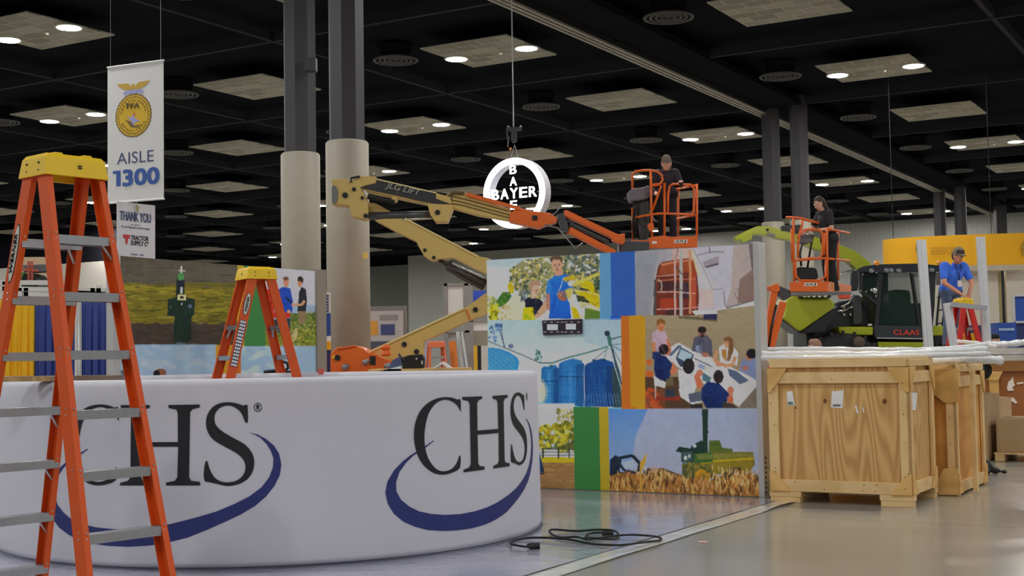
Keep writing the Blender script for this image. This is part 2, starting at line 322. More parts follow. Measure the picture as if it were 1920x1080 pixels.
def smoothc(pts, n=3):                        # Catmull-Rom through a closed outline
    P_ = np.array(pts, float); N = len(P_); out = []
    for i in range(N):
        p0, p1, p2, p3 = P_[i-1], P_[i], P_[(i+1) % N], P_[(i+2) % N]
        ang = 0
        for k in range(n):
            t = k/n; out.append(.5*((2*p1)+(-p0+p2)*t+(2*p0-5*p1+4*p2-p3)*t*t+(-p0+3*p1-3*p2+p3)*t**3))
    return out
Hh = [(505, 103), (695, 103), (697, 121), (660, 130), (644, 150), (641, 345), (882, 345), (880, 155), (870, 132), (822, 124), (817, 103), (1022, 99), (1028, 117), (978, 130), (961, 150), (956, 575), (970, 598), (1026, 605), (1030, 628), (805, 628), (805, 610), (862, 598), (879, 575), (884, 375), (641, 375), (641, 575), (655, 598), (706, 606), (706, 628), (505, 628), (505, 611), (556, 598), (572, 575), (573, 155), (560, 132), (508, 122)]
Ss = [(1340, 215), (1322, 213), (1300, 160), (1262, 122), (1215, 106), (1165, 116), (1130, 150), (1120, 195), (1135, 240), (1180, 280), (1250, 320), (1320, 360), (1365, 410), (1382, 465), (1375, 530), (1340, 585), (1280, 620), (1205, 632), (1140, 618), (1085, 606), (1058, 598), (1052, 545), (1062, 476), (1076, 470), (1088, 515), (1120, 573), (1165, 602), (1215, 608), (1270, 595), (1310, 560), (1325, 515), (1315, 465), (1270, 420), (1190, 375), (1120, 335), (1080, 285), (1065, 225), (1075, 165), (1110, 115), (1160, 90), (1220, 84), (1275, 94), (1312, 106), (1336, 100), (1340, 150)]
Cc = [(520, 185), (500, 145), (465, 118), (425, 105), (380, 115), (340, 145), (305, 200), (285, 270), (275, 350), (280, 430), (300, 500), (335, 555), (375, 585), (420, 588), (465, 568), (495, 530), (508, 490), (518, 487), (515, 565), (470, 595), (430, 608), (385, 612), (335, 600), (285, 565), (245, 515), (220, 455), (207, 390), (205, 330), (215, 260), (240, 195), (280, 145), (330, 110), (380, 93), (430, 88), (475, 95), (500, 106), (513, 100), (523, 118), (523, 183)]
Sw = [(1340, 282), (1400, 293), (1460, 325), (1512, 368), (1545, 420), (1560, 490), (1550, 560), (1515, 630), (1460, 700), (1390, 760), (1300, 815), (1200, 862), (1080, 915), (950, 968), (820, 1000), (700, 1020), (560, 1028), (430, 1022), (330, 1008), (240, 985), (170, 950), (110, 905), (65, 845), (38, 775), (28, 700), (38, 630), (70, 560), (110, 510), (150, 475), (222, 430), (290, 387), (290, 394), (225, 442), (165, 480), (128, 520), (95, 575), (77, 640), (78, 700), (98, 757), (140, 810), (190, 850), (260, 880), (350, 902), (470, 914), (600, 912), (720, 900), (840, 879), (1000, 838), (1130, 800), (1250, 750), (1350, 700), (1430, 640), (1480, 575), (1505, 510), (1508, 450), (1490, 400), (1460, 355), (1420, 315), (1385, 296)]
Rg = [(1406+27*math.cos(q*.2617), 118+29*math.sin(q*.2617)) for q in range(24)]+[(1406+22*math.cos(-q*.2617), 118+24*math.sin(-q*.2617)) for q in range(25)]+[(1433, 118)]
Rl = [(1396, 134), (1396, 102), (1408, 102), (1416, 106), (1417, 114), (1411, 120), (1418, 134), (1411, 134), (1404, 122), (1402, 122), (1402, 134)]
ink = mat('black_print', (26, 28, 33), .6, k=1); navy = mat('navy_print', (38, 46, 105), .6, k=1.3)
def wrap(polys, shift, name, m, lift=.0035):
    MBx = MB()
    for pts in polys:
        bm = bmesh.new(); vs = [bm.verts.new((u, z, 0)) for u, z in pts]; bm.faces.new(vs); bmesh.ops.triangulate(bm, faces=bm.faces[:])
        us = [p[0] for p in pts]; u = min(us)+.02
        while u < max(us):
            bmesh.ops.bisect_plane(bm, geom=bm.verts[:]+bm.edges[:]+bm.faces[:], plane_co=(u, 0, 0), plane_no=(1, 0, 0)); u += .022
        bm.verts.index_update(); vv = []
        for v in bm.verts:
            r = RB+(RT-RB)*max(0, min(1, (v.co.y-.07)/(HT-.12)))+lift; t = v.co.x+shift; vv.append((CXY[0]+r*math.cos(t), CXY[1]+r*math.sin(t), v.co.y))
        MBx.add(vv, [tuple(v.index for v in f.verts) for f in bm.faces]); bm.free()
    return MBx.build(name, m, ring)
for sh in (0, 1.143):
    wrap([[k1(*p) for p in Sw]], sh, 'logo_swoosh', navy, .003)
    wrap([[k2(*p) for p in smoothc(Cc, 2)], [k1(*p) for p in Hh], [k1(*p) for p in smoothc(Ss, 2)], [k1(*p) for p in Rg], [k1(*p) for p in Rl]], sh, 'logo_lettering', ink, .0042)
# ================================================================ floor film, cable
def filmmat(name, rgb, rough, bump, var=.12):
    m = mat(name, rgb, rough, var=var, scale=2.5, bump=bump, bscale=5, coat=.6); return m
film = filmmat('blue_grey_film_over_carpet', (150, 152, 166), .17, .8)
skirt = filmmat('clear_film_skirt', (190, 188, 182), .22, .7)
def blanket(name, corners, nx, ny, amp, m, z0, label, cat, seed):
    r = np.random.default_rng(seed); c = [np.array(q, float) for q in corners]; ph = r.uniform(0, 6.28, (10, 2)); kx = r.uniform(-14, 14, (10, 2)); V_ = []
    for j in range(ny+1):
        for i in range(nx+1):
            u, v = i/nx, j/ny; p = (c[0]*(1-u)+c[1]*u)*(1-v)+(c[3]*(1-u)+c[2]*u)*v
            h = sum(math.sin(kx[q, 0]*u*3+kx[q, 1]*v*3+ph[q, 0]) for q in range(10))/10
            V_.append((p[0], p[1], z0+amp*max(0, h)**1.5*2))
    F_ = [(j*(nx+1)+i, j*(nx+1)+i+1, (j+1)*(nx+1)+i+1, (j+1)*(nx+1)+i) for j in range(ny) for i in range(nx)]
    n = len(V_); V_ += [(v[0], v[1], .001) for v in V_]; F_ += [tuple(k+n for k in f[::-1]) for f in F_]
    return tag(mk(name, V_, F_, m, smooth=True), label, cat)
bE = 4.46; aE = 12.84
blanket('carpet_film', [AB(4.5, bE)[:2], AB(aE, bE)[:2], AB(aE, 10.25)[:2], AB(4.5, 10.25)[:2]], 90, 60, .006, film, .012, 'blue-grey carpet under glossy protective film inside the booth', 'floor covering', 3)
blanket('film_skirt', [AB(4.5, bE-.2)[:2], AB(aE+.1, bE-.2)[:2], AB(aE+.1, bE+.02)[:2], AB(4.5, bE+.02)[:2]], 160, 6, .02, skirt, .006, 'clear crinkled film edge taped along the booth carpet on bare concrete', 'plastic film', 5)
def g2(x, y, z=.02): p = G(x, y, .02); return (p[0], p[1], z)
def spline(pts, n=6):
    P_ = [np.asarray(p, float) for p in pts]; P_ = [P_[0]]+P_+[P_[-1]]; out = []
    for i in range(1, len(P_)-2):
        p0, p1, p2, p3 = P_[i-1:i+3]
        for k in range(n): t = k/n; out.append(.5*((2*p1)+(-p0+p2)*t+(2*p0-5*p1+4*p2-p3)*t*t+(-p0+3*p1-3*p2+p3)*t**3))
    return out+[P_[-2]]
rub = mat('black_rubber', (22, 22, 24), .5, k=1)
cb = thing('extension_cable', 'black extension cable lying in loose loops on the film edge', 'cable', G(1100, 1015, 0))
pts = [(1008, 1027), (985, 1028), (958, 1024), (966, 1014), (1000, 1011), (1060, 1015), (1110, 1021), (1160, 1025), (1200, 1022), (1238, 1014), (1230, 1009), (1180, 1007), (1130, 1009), (1100, 1014), (1080, 1011), (1050, 1009), (1032, 1002), (1036, 997), (1080, 997), (1118, 996), (1150, 999), (1160, 1005), (1152, 1013), (1120, 1014), (1098, 1008), (1110, 1002), (1140, 1003)]
b = MB(); b.tube(spline([g2(x, y, .026+.006*(k % 3)) for k, (x, y) in enumerate(pts)]), .009, 6); b.build('cord', rub, cb, smooth=True)
b = MB(); p = np.array(g2(1000, 1027, .035)); b.tube([p-(.05, .0, 0), p-(.02, 0, 0), p+(.05, 0, 0)], [.014, .024, .024], 8); b.build('plug', rub, cb)
b = MB(); p = np.array(g2(1143, 1003, .035)); b.tube([p-(.06, .0, 0), p+(.03, 0, 0)], [.018, .018], 8); b.build('connector', rub, cb)
b = MB(); b.box(G(1318, 1016, .006), (.035, .02, .004)); tag(b.build('paper_scrap', mat('pink_scrap', (205, 165, 165), .6)), 'tiny pink scrap lying on the bare concrete beside the film edge', 'scrap')
# ================================================================ PRINTED PHOTO WALLS
class Paint:
    S = 2
    def __init__(s, x0, y0, x1, y1): s.x0, s.y0 = x0, y0; s.w = int((x1-x0)*s.S); s.h = int((y1-y0)*s.S); s.a = np.zeros((s.h, s.w, 3)); s.q = (0, 0, 1); s.r = np.random.default_rng(11)
    def zoom(s, x, y, k): s.q = (x, y, k); return s
    def t(s, p): p = np.asarray(p, float); return np.stack([(s.q[0]+p[..., 0]/s.q[2]-s.x0)*s.S, (s.q[1]+p[..., 1]/s.q[2]-s.y0)*s.S], -1)
    def mask(s, pts):
        P_ = s.t(pts); X0 = max(0, int(P_[:, 0].min())); X1 = min(s.w, int(P_[:, 0].max())+2); Y0 = max(0, int(P_[:, 1].min())); Y1 = min(s.h, int(P_[:, 1].max())+2)
        if X1 <= X0 or Y1 <= Y0: return None
        yy, xx = np.mgrid[Y0:Y1, X0:X1]; xx = xx+.5; yy = yy+.5; m = np.zeros(xx.shape, bool)
        for i in range(len(P_)):
            xa, ya = P_[i-1]; xb, yb = P_[i]
            if ya == yb: continue
            c = (ya > yy) != (yb > yy); m ^= c & (xx < (xb-xa)*(yy-ya)/(yb-ya)+xa)
        return (slice(Y0, Y1), slice(X0, X1)), m, xx, yy
    def poly(s, pts, col, al=1., col2=None, axis=1):
        r = s.mask(pts)
        if r is None: return
        sl, m, xx, yy = r; col = np.array(col, float)
        if col2 is not None:
            g = (yy-yy.min())/(np.ptp(yy)+1e-6) if axis else (xx-xx.min())/(np.ptp(xx)+1e-6); cc = col+(np.array(col2, float)-col)*g[..., None]
        else: cc = np.broadcast_to(col, m.shape+(3,))
        s.a[sl] = np.where(m[..., None], s.a[sl]*(1-al)+cc*al, s.a[sl])
    def rect(s, x0, y0, x1, y1, col, **k): s.poly([(x0, y0), (x1, y0), (x1, y1), (x0, y1)], col, **k)
    def ell(s, cx, cy, rx, ry, col, al=1., rot=0):
        t = np.linspace(0, 6.283, 18, endpoint=False); c, d = math.cos(rot), math.sin(rot); x, y = rx*np.cos(t), ry*np.sin(t); s.poly(np.stack([cx+x*c-y*d, cy+x*d+y*c], 1), col, al)
    def line(s, pts, w, col, al=1.):
        for (xa, ya), (xb, yb) in zip(pts[:-1], pts[1:]):
            L = math.hypot(xb-xa, yb-ya)+1e-6; nx, ny = -(yb-ya)/L*w/2, (xb-xa)/L*w/2; s.poly([(xa+nx, ya+ny), (xb+nx, yb+ny), (xb-nx, yb-ny), (xa-nx, ya-ny)], col, al)
    def blot(s, pts, cols, n, rx, ry, al=.8, rot=1.5):
        P_ = np.array(pts, float); x0, y0 = P_.min(0); x1, y1 = P_.max(0); k = 0; r = s.r; tries = 0
        while k < n and tries < n*6:
            tries += 1; x, y = r.uniform(x0, x1), r.uniform(y0, y1); ins = False
            for i in range(len(P_)):
                (xa, ya), (xb, yb) = P_[i-1], P_[i]
                if (ya > y) != (yb > y) and x < (xb-xa)*(y-ya)/(yb-ya)+xa: ins = not ins
            if ins: k += 1; f = r.uniform(.5, 1.4); s.ell(x, y, rx*f, ry*f, cols[int(r.integers(len(cols)))], al, r.uniform(-rot, rot))
    def face(s, x, y, r, al=.75):             # brows, eyes, nose, mouth of a small printed face
        for k in (-1, 1): s.line([(x+k*r*.55, y-r*.12), (x+k*r*.2, y-r*.1)], r*.14, (70, 46, 38), al); s.ell(x+k*r*.36, y+r*.04, r*.12, r*.07, (50, 34, 30), al)
        s.poly([(x, y), (x+r*.14, y+r*.38), (x-r*.14, y+r*.38)], (160, 104, 84), al*.7); s.line([(x-r*.28, y+r*.6), (x+r*.28, y+r*.6)], r*.12, (140, 70, 62), al); s.ell(x+r*.5, y+r*.2, r*.2, r*.55, (170, 116, 92), al*.4)
    def folds(s, pts, n, w, col, al=.35):
        P_ = np.array(pts, float); c = P_.mean(0)
        for k in range(n): a = P_[int(s.r.integers(len(P_)))]; b_ = c+s.r.normal(0, 1, 2)*np.ptp(P_, axis=0)*.12; s.line([tuple(a*.8+c*.2), tuple(b_)], w*s.r.uniform(.5, 1.3), col, al)
    def mottle(s, cell, amt):                 # soft large-scale colour variation of a printed photograph
        h, w = s.h//cell+3, s.w//cell+3; g = s.r.normal(0, 1, (h, w, 3))*.5+s.r.normal(0, 1, (h, w, 1)); yy, xx = np.mgrid[0:s.h, 0:s.w]/cell; y, x = yy.astype(int), xx.astype(int); fy, fx = (yy-y)[..., None], (xx-x)[..., None]
        s.a += amt*(g[y, x]*(1-fx)*(1-fy)+g[y, x+1]*fx*(1-fy)+g[y+1, x]*(1-fx)*fy+g[y+1, x+1]*fx*fy)
    def grain(s, amt):
        s.a += s.r.normal(0, amt, s.a.shape[:2]+(1,))
def person2(p, hx, hy, hr, skin, hair, shirt, body, hcap=True, face=0):
    p.poly(body, shirt); p.ell(hx, hy+hr*.25, hr*.8, hr, skin)
    if hcap: p.ell(hx, hy-hr*.35, hr*.9, hr*.7, hair)
# ---- right wall
R = Paint(900, 440, 1440, 950)
R.rect(900, 440, 1440, 950, (170, 180, 200))
z = R.zoom(905, 470, 6.508)           # two boys in a sunny field
z.rect(-40, -60, 1440, 860, (168, 188, 222), col2=(205, 212, 225)); z.rect(-40, 200, 330, 560, (205, 212, 228), al=.6)
tree = [(430, 160), (520, 100), (640, 110), (800, 60), (900, 20), (1440, 20), (1440, 560), (1300, 560), (1100, 520), (760, 560), (740, 640), (470, 640), (440, 500), (340, 420), (330, 240)]
z.poly(tree, (150, 150, 110)); z.blot(tree, [(96, 104, 70), (178, 165, 96), (210, 196, 120), (70, 84, 66), (225, 222, 205), (130, 122, 70)], 520, 22, 14)
z.blot([(1000, 60), (1440, 40), (1440, 330), (1000, 280)], [(70, 88, 84), (110, 122, 112), (205, 205, 210)], 130, 24, 14)
z.poly([(300, 430), (340, 370), (385, 450), (380, 520), (330, 520)], (196, 178, 40)); z.blot([(330, 220), (450, 220), (450, 300), (330, 280)], [(190, 170, 80), (110, 120, 70)], 22, 16, 9)
z.poly([(180, 600), (240, 510), (330, 500), (350, 560), (300, 650), (200, 690), (150, 670)], (74, 118, 50)); z.blot([(180, 600), (330, 500), (350, 560), (200, 690)], [(48, 96, 44), (104, 140, 60)], 14, 22, 10)
z.blot([(40, 560), (160, 560), (190, 680), (40, 700)], [(150, 160, 70), (200, 195, 120), (110, 140, 60)], 40, 16, 12)
z.poly([(200, 850), (230, 700), (340, 590), (400, 540), (470, 560), (540, 660), (500, 850)], (214, 208, 178), col2=(206, 200, 165)); z.blot([(210, 700), (340, 640), (340, 850), (210, 850)], [(225, 222, 200), (190, 180, 130), (170, 150, 90)], 30, 10, 22)
z.poly([(75, 850), (90, 680), (140, 650), (190, 720), (190, 850)], (200, 188, 36)); z.blot([(70, 660), (190, 660), (190, 850), (70, 850)], [(225, 212, 60), (120, 120, 30), (214, 200, 60), (90, 100, 40)], 18, 14, 30)
z.blot([(460, 480), (580, 480), (560, 600), (470, 600)], [(70, 90, 96), (120, 130, 130), (200, 205, 210)], 40, 8, 26, rot=.2)
z.blot([(720, 540), (790, 540), (790, 640), (720, 640)], [(90, 96, 90), (200, 200, 205)], 20, 7, 26, rot=.2)
z.poly([(500, 690), (640, 690), (640, 850), (480, 850)], (206, 190, 30)); z.blot([(490, 780), (640, 780), (640, 850), (490, 850)], [(150, 180, 40), (220, 205, 60)], 18, 20, 9)
z.poly([(515, 600), (560, 575), (680, 585), (730, 620), (740, 720), (700, 790), (630, 800), (620, 690), (520, 690)], (34, 38, 56)); z.line([(650, 600), (640, 800)], 8, (88, 88, 100))
z.poly([(700, 700), (760, 620), (810, 560), (830, 640), (760, 760), (660, 830), (630, 800)], (196, 160, 130))
z.poly([(590, 440), (690, 430), (680, 520), (650, 560), (600, 590), (590, 520)], (216, 176, 152)); z.ell(645, 480, 48, 62, (212, 172, 148)); z.poly([(570, 480), (580, 390), (640, 355), (700, 385), (705, 440), (650, 420), (610, 430), (600, 500)], (176, 140, 118)); z.ell(660, 490, 10, 5, (110, 70, 60)); z.ell(655, 520, 16, 5, (170, 110, 100))
z.poly([(790, 380), (880, 300), (990, 285), (1080, 310), (1130, 360), (1080, 500), (1060, 620), (1080, 830), (810, 830), (820, 560), (800, 470), (790, 540), (770, 520)], (44, 118, 205), col2=(40, 100, 200)); z.poly([(770, 520), (790, 370), (830, 340), (840, 520)], (58, 128, 210))
z.poly([(780, 520), (820, 530), (825, 720), (780, 720), (770, 600)], (176, 128, 110)); z.poly([(880, 240), (975, 230), (985, 290), (920, 310), (880, 300)], (196, 150, 122))
z.ell(905, 175, 62, 92, (206, 158, 130)); z.ell(970, 170, 16, 30, (214, 160, 140)); z.poly([(830, 150), (815, 90), (860, 60), (930, 55), (975, 90), (970, 160), (940, 110), (860, 108)], (98, 80, 66)); z.ell(880, 180, 12, 6, (90, 60, 50)); z.ell(935, 165, 12, 6, (90, 60, 50)); z.ell(912, 235, 22, 6, (160, 96, 84)); z.ell(905, 205, 9, 12, (188, 136, 110))
z.poly([(980, 330), (1090, 300), (1150, 340), (1100, 380), (1000, 380)], (202, 172, 50)); z.line([(985, 330), (950, 450), (900, 540)], 9, (190, 210, 225)); z.poly([(1020, 380), (1120, 360), (1150, 420), (1060, 440)], (205, 210, 215))
z.poly([(1090, 400), (1440, 250), (1440, 300), (1120, 440)], (206, 190, 90)); z.poly([(1180, 430), (1260, 360), (1330, 380), (1400, 500), (1430, 560), (1430, 720), (1300, 640), (1120, 500), (1280, 480)], (214, 182, 22)); z.poly([(1140, 540), (1240, 560), (1320, 640), (1160, 620)], (64, 76, 52)); z.line([(1130, 490), (1280, 500), (1430, 560)], 16, (224, 210, 140)); z.poly([(1180, 450), (1290, 470), (1320, 500), (1180, 480)], (70, 76, 70))
z.blot([(1330, 330), (1440, 330), (1440, 520), (1380, 500)], [(50, 74, 62), (80, 100, 80)], 24, 20, 14)
z.ell(985, 550, 70, 62, (176, 108, 70)); z.ell(950, 520, 40, 30, (196, 130, 96)); z.poly([(1010, 560), (1130, 530), (1120, 640), (1180, 740), (1250, 800), (1100, 820), (1060, 640)], (214, 204, 190)); z.poly([(1080, 680), (1140, 700), (1200, 830), (1110, 830)], (218, 180, 20)); z.blot([(1110, 620), (1430, 650), (1430, 740), (1200, 700)], [(220, 205, 60), (170, 150, 60), (230, 220, 120)], 40, 16, 7); z.poly([(1250, 700), (1440, 740), (1440, 850), (1240, 850)], (98, 128, 52)); z.poly([(1000, 480), (1090, 450), (1080, 560), (1040, 590)], (196, 186, 90))
z.face(905, 180, 58, .6); z.face(650, 480, 40, .6); z.folds([(800, 340), (1080, 310), (1060, 620), (820, 820)], 12, 16, (24, 84, 176)); z.folds([(515, 600), (730, 620), (700, 790), (630, 800)], 8, 12, (20, 22, 38)); z.blot([(1180, 430), (1400, 480), (1430, 720), (1150, 520)], [(236, 210, 70), (190, 150, 10), (150, 130, 20)], 26, 30, 6, .7, .7); z.blot([(90, 680), (180, 700), (180, 840), (90, 840)], [(236, 226, 90), (150, 150, 30)], 12, 8, 26, .7, .4)
z.rect(1427, -60, 1560, 860, (98, 160, 208)); z.rect(1555, -60, 1860, 860, (42, 96, 186)); z.rect(1858, -60, 3600, 860, (160, 163, 172))
z = R.zoom(1190, 450, 6.752)          # orange machine interior and silver tarpaulin
z.rect(6, -10, 400, 1000, (150, 152, 160)); z.rect(300, -10, 560, 300, (178, 168, 170), al=.5); z.rect(560, -10, 1600, 1000, (186, 184, 194)); z.rect(480, 60, 760, 280, (212, 168, 152), al=.7)
z.poly([(1250, 60), (1520, 0), (1520, 780), (1150, 860), (1220, 600)], (178, 164, 160)); z.poly([(1330, 500), (1480, 380), (1520, 380), (1520, 770), (1300, 800)], (140, 116, 108)); z.poly([(1440, 0), (1520, 0), (1520, 380), (1480, 380)], (118, 108, 110)); z.line([(1300, 640), (1440, 440), (1520, 340)], 14, (140, 120, 118)); z.line([(1260, 660), (1300, 760)], 6, (120, 90, 90))
z.poly([(820, 480), (1000, 560), (1000, 860), (820, 880)], (206, 180, 176)); z.poly([(720, 100), (800, 130), (990, 620), (830, 620), (760, 300)], (192, 190, 196)); z.line([(740, 110), (860, 340), (985, 630), (1120, 610)], 9, (150, 142, 132)); z.line([(720, 130), (760, 280), (820, 460)], 30, (208, 192, 150), al=.8)
z.poly([(860, 280), (1060, 200), (1065, 320), (880, 350)], (158, 150, 158)); z.line([(900, 345), (1060, 300)], 26, (104, 94, 98)); z.line([(800, 190), (960, 150), (1130, 150)], 14, (136, 136, 146)); z.line([(950, 90), (950, 170)], 14, (120, 122, 130))
z.poly([(270, 470), (300, 330), (345, 280), (520, 250), (700, 230), (745, 260), (790, 440), (815, 700), (800, 960), (240, 960)], (116, 58, 46)); z.poly([(340, 290), (740, 240), (780, 400), (300, 440)], (158, 82, 52)); z.rect(300, 530, 560, 640, (78, 50, 50)); z.rect(320, 740, 540, 870, (166, 70, 46)); z.rect(700, 400, 780, 860, (168, 74, 50)); z.rect(610, 540, 690, 740, (70, 54, 66)); z.rect(390, 880, 560, 960, (80, 48, 50)); z.poly([(340, 300), (520, 262), (740, 240), (740, 262), (520, 290), (340, 330)], (206, 130, 96)); z.rect(720, 460, 780, 880, (188, 96, 70), al=.6)
z.line([(290, 300), (250, 520), (190, 760), (190, 950)], 16, (170, 166, 160)); z.line([(260, 500), (250, 960)], 30, (86, 84, 82)); z.line([(235, 720), (210, 960)], 22, (190, 186, 182)); z.line([(280, 460), (510, 440), (600, 430)], 13, (206, 150, 130)); z.line([(280, 520), (520, 495), (770, 500)], 11, (196, 120, 96)); z.line([(280, 660), (500, 655), (770, 680)], 13, (206, 160, 150)); z.line([(280, 878), (600, 870), (800, 850)], 12, (196, 150, 145)); z.line([(290, 500), (330, 520), (345, 580), (335, 640)], 12, (196, 186, 160))
z.line([(545, 110), (540, 180), (512, 230), (512, 960)], 24, (214, 168, 158)); z.line([(700, 130), (702, 940)], 27, (224, 146, 110)); z.line([(588, 130), (588, 960)], 42, (178, 174, 172)); z.line([(545, 110), (540, 180), (505, 240)], 12, (134, 116, 122)); z.line([(520, 330), (600, 440)], 14, (90, 80, 84)); z.line([(510, 600), (640, 660)], 14, (80, 76, 84)); z.line([(1130, 640), (1140, 800), (1170, 880)], 14, (138, 130, 134))
z.poly([(720, 900), (980, 890), (1150, 850), (1520, 760), (1520, 840), (1200, 900), (780, 960)], (206, 200, 200)); z.line([(1160, 860), (1520, 760)], 16, (110, 104, 104))
z.poly([(6, 960), (600, 960), (780, 950), (1100, 880), (1520, 830), (1540, 1000), (6, 1000)], (160, 146, 118)); z.rect(6, 300, 240, 960, (142, 144, 152), al=.5)
z = R.zoom(910, 590, 5.838)           # blue silos
z.rect(-60, 58, 1500, 1040, (168, 194, 226), col2=(236, 240, 246)); z.poly([(900, 50), (1500, 40), (1500, 420), (1100, 300)], (158, 182, 222), al=.6); z.rect(350, 500, 1100, 1000, (244, 246, 250), al=.55)
z.poly([(30, 360), (150, 370), (260, 410), (350, 470), (372, 520), (350, 625), (30, 625)], (52, 138, 196), col2=(60, 150, 210)); 
for q in range(14): z.line([(60+q*20, 375+q*q*.6), (30+q*21, 620)], 4, (150, 200, 232), al=.8)
z.line([(30, 290), (200, 360), (380, 430), (590, 525)], 13, (120, 136, 140)); z.line([(130, 100), (215, 360)], 13, (110, 126, 138)); z.line([(165, 100), (205, 350)], 8, (60, 76, 96)); z.blot([(40, 80), (190, 90), (130, 300), (40, 300)], [(92, 128, 178), (180, 205, 235), (60, 90, 140)], 36, 9, 16); z.rect(110, 95, 190, 140, (70, 104, 152), al=.8); z.ell(280, 345, 30, 26, (110, 128, 150))
z.line([(590, 525), (730, 530), (900, 470), (1100, 420), (1340, 350)], 15, (70, 122, 116)); z.blot([(560, 390), (610, 390), (620, 520), (540, 520)], [(84, 140, 120), (150, 180, 170), (60, 110, 90)], 30, 8, 14)
for q, (x0, x1, top, col, dk_) in enumerate([(612, 805, 590, (46, 118, 176), (30, 76, 130)), (806, 1080, 540, (52, 122, 184), (36, 84, 136)), (1085, 1440, 560, (36, 84, 146), (30, 64, 116))]):
    xm = (x0+x1)/2; z.poly([(x0, top), (x0+30, top-25), (xm-30, 560-80*(q > 0)+10), (xm+20, 560-80*(q > 0)), (x1-40, top-40), (x1, top), (x1+60*(q == 2), 1010), (x0, 1010-30*(q == 0))], col); z.rect(x1-(x1-x0)*.32, top, x1, 1010, dk_, al=.7); z.rect(x0, top, x0+(x1-x0)*.12, 1000, dk_, al=.35)
    if q < 2: z.line([(x0, 730-50*q), (x1, 730-50*q)], 12, (24, 62, 108)); z.rect(xm-30, top+20, xm+10, 980, (86, 156, 208), al=.5)
    for k in range(9): z.line([(x0, top+40+k*46), (x1, top+40+k*46)], 3, dk_, al=.6)
z.poly([(1380, 600), (1440, 540), (1510, 900), (1510, 1020), (1400, 1020)], (60, 78, 70), al=.8)
for q in range(12): z.line([(1090+q*32, 860), (1100+q*34, 1000)], 5, (120, 158, 196), al=.8)
z.line([(1340, 180), (1370, 340)], 40, (74, 120, 108)); z.ell(1332, 205, 28, 30, (50, 66, 84)); z.line([(1370, 270), (1500, 235)], 13, (58, 86, 96)); 
for e in [(1500, 320), (1500, 400), (1500, 560), (1500, 720), (1500, 860)]: z.line([(1370, 330), e], 8, (80, 108, 118))
z.line([(1380, 350), (1500, 800)], 20, (58, 84, 96)); z.line([(1350, 360), (1500, 840)], 10, (170, 186, 190)); z.line([(1340, 370), (1180, 500)], 7, (80, 110, 120)); z.line([(1330, 370), (1300, 500)], 7, (80, 110, 120))
for x0, x1 in ((625, 790), (820, 1060), (1100, 1400)):
    for k in range(11): z.line([(x0+(x1-x0)*k/10, 600), (x0+(x1-x0)*k/10, 990)], 2.5, (96, 160, 210), al=.4)
z.poly([(700, 548), (740, 548), (735, 575), (705, 575)], (40, 96, 110)); z.ell(1190, 500, 22, 12, (40, 80, 100)); z.ell(1300, 495, 18, 14, (40, 80, 100)); z.ell(1040, 510, 20, 10, (60, 110, 150)); z.ell(590, 850, 95, 160, (255, 236, 190), al=.35)
z.ell(590, 850, 70, 130, (255, 236, 190), al=.55); z.ell(585, 830, 40, 70, (255, 246, 224), al=.9)
for q in range(12): z.line([(600, 840), (600+80*math.cos(q*.52), 840+90*math.sin(q*.52))], 6, (250, 214, 130), al=.5)
z.poly([(540, 950), (700, 975), (1100, 1010), (1520, 1020), (1520, 1040), (540, 1010)], (120, 184, 220)); z.rect(540, 1000, 800, 1060, (224, 232, 244))
z.rect(1492, 28, 1590, 1040, (206, 110, 20)); z.rect(1590, 28, 1760, 1040, (205, 150, 16))
z = R.zoom(1200, 580, 5.539)          # meeting round a white table
z.rect(40, 95, 1240, 1036, (158, 142, 116), col2=(150, 134, 108)); z.poly([(40, 90), (60, 60), (420, 60), (420, 95), (800, 130), (1240, 40), (1240, 200), (40, 200)], (160, 146, 118)); z.poly([(400, 70), (640, 80), (800, 100), (800, 128), (400, 92)], (110, 100, 80)); z.rect(660, 40, 800, 105, (52, 54, 90)); z.rect(560, 10, 800, 50, (206, 196, 196)); z.rect(820, 15, 900, 45, (150, 140, 110))
z.poly([(40, 700), (400, 700), (640, 1036), (60, 1036)], (88, 68, 52)); z.blot([(60, 820), (160, 820), (240, 1030), (60, 1030)], [(196, 84, 40), (206, 96, 44), (120, 80, 56)], 30, 30, 22); z.ell(95, 550, 32, 34, (214, 112, 54)); z.ell(95, 670, 42, 36, (210, 104, 46)); z.rect(60, 820, 260, 1030, (168, 84, 50), al=.35); z.rect(150, 905, 420, 950, (140, 58, 42))
z.poly([(300, 400), (400, 345), (560, 430), (760, 510), (1210, 730), (1210, 800), (1030, 1010), (860, 900), (640, 760), (380, 590), (270, 500)], (208, 206, 214)); z.poly([(1210, 800), (1030, 1010), (1040, 1036), (1220, 1036)], (128, 116, 104))
z.poly([(300, 470), (400, 370), (440, 370), (320, 490)], (96, 104, 134)); z.poly([(370, 510), (420, 390), (560, 470), (520, 590), (420, 600)], (66, 78, 104)); z.poly([(390, 500), (425, 410), (545, 470), (500, 560)], (168, 190, 220)); z.poly([(560, 510), (750, 600), (740, 700), (600, 640)], (198, 206, 226)); z.line([(570, 512), (750, 598)], 9, (60, 68, 92)); z.line([(650, 665), (730, 715)], 16, (50, 66, 100)); z.poly([(610, 560), (680, 590), (670, 630), (605, 600)], (150, 160, 190)); z.ell(690, 610, 14, 12, (214, 200, 110)); z.poly([(910, 615), (1000, 640), (1130, 740), (1040, 780), (930, 690)], (92, 104, 128)); z.poly([(650, 660), (740, 710), (720, 760), (650, 740)], (84, 120, 132))
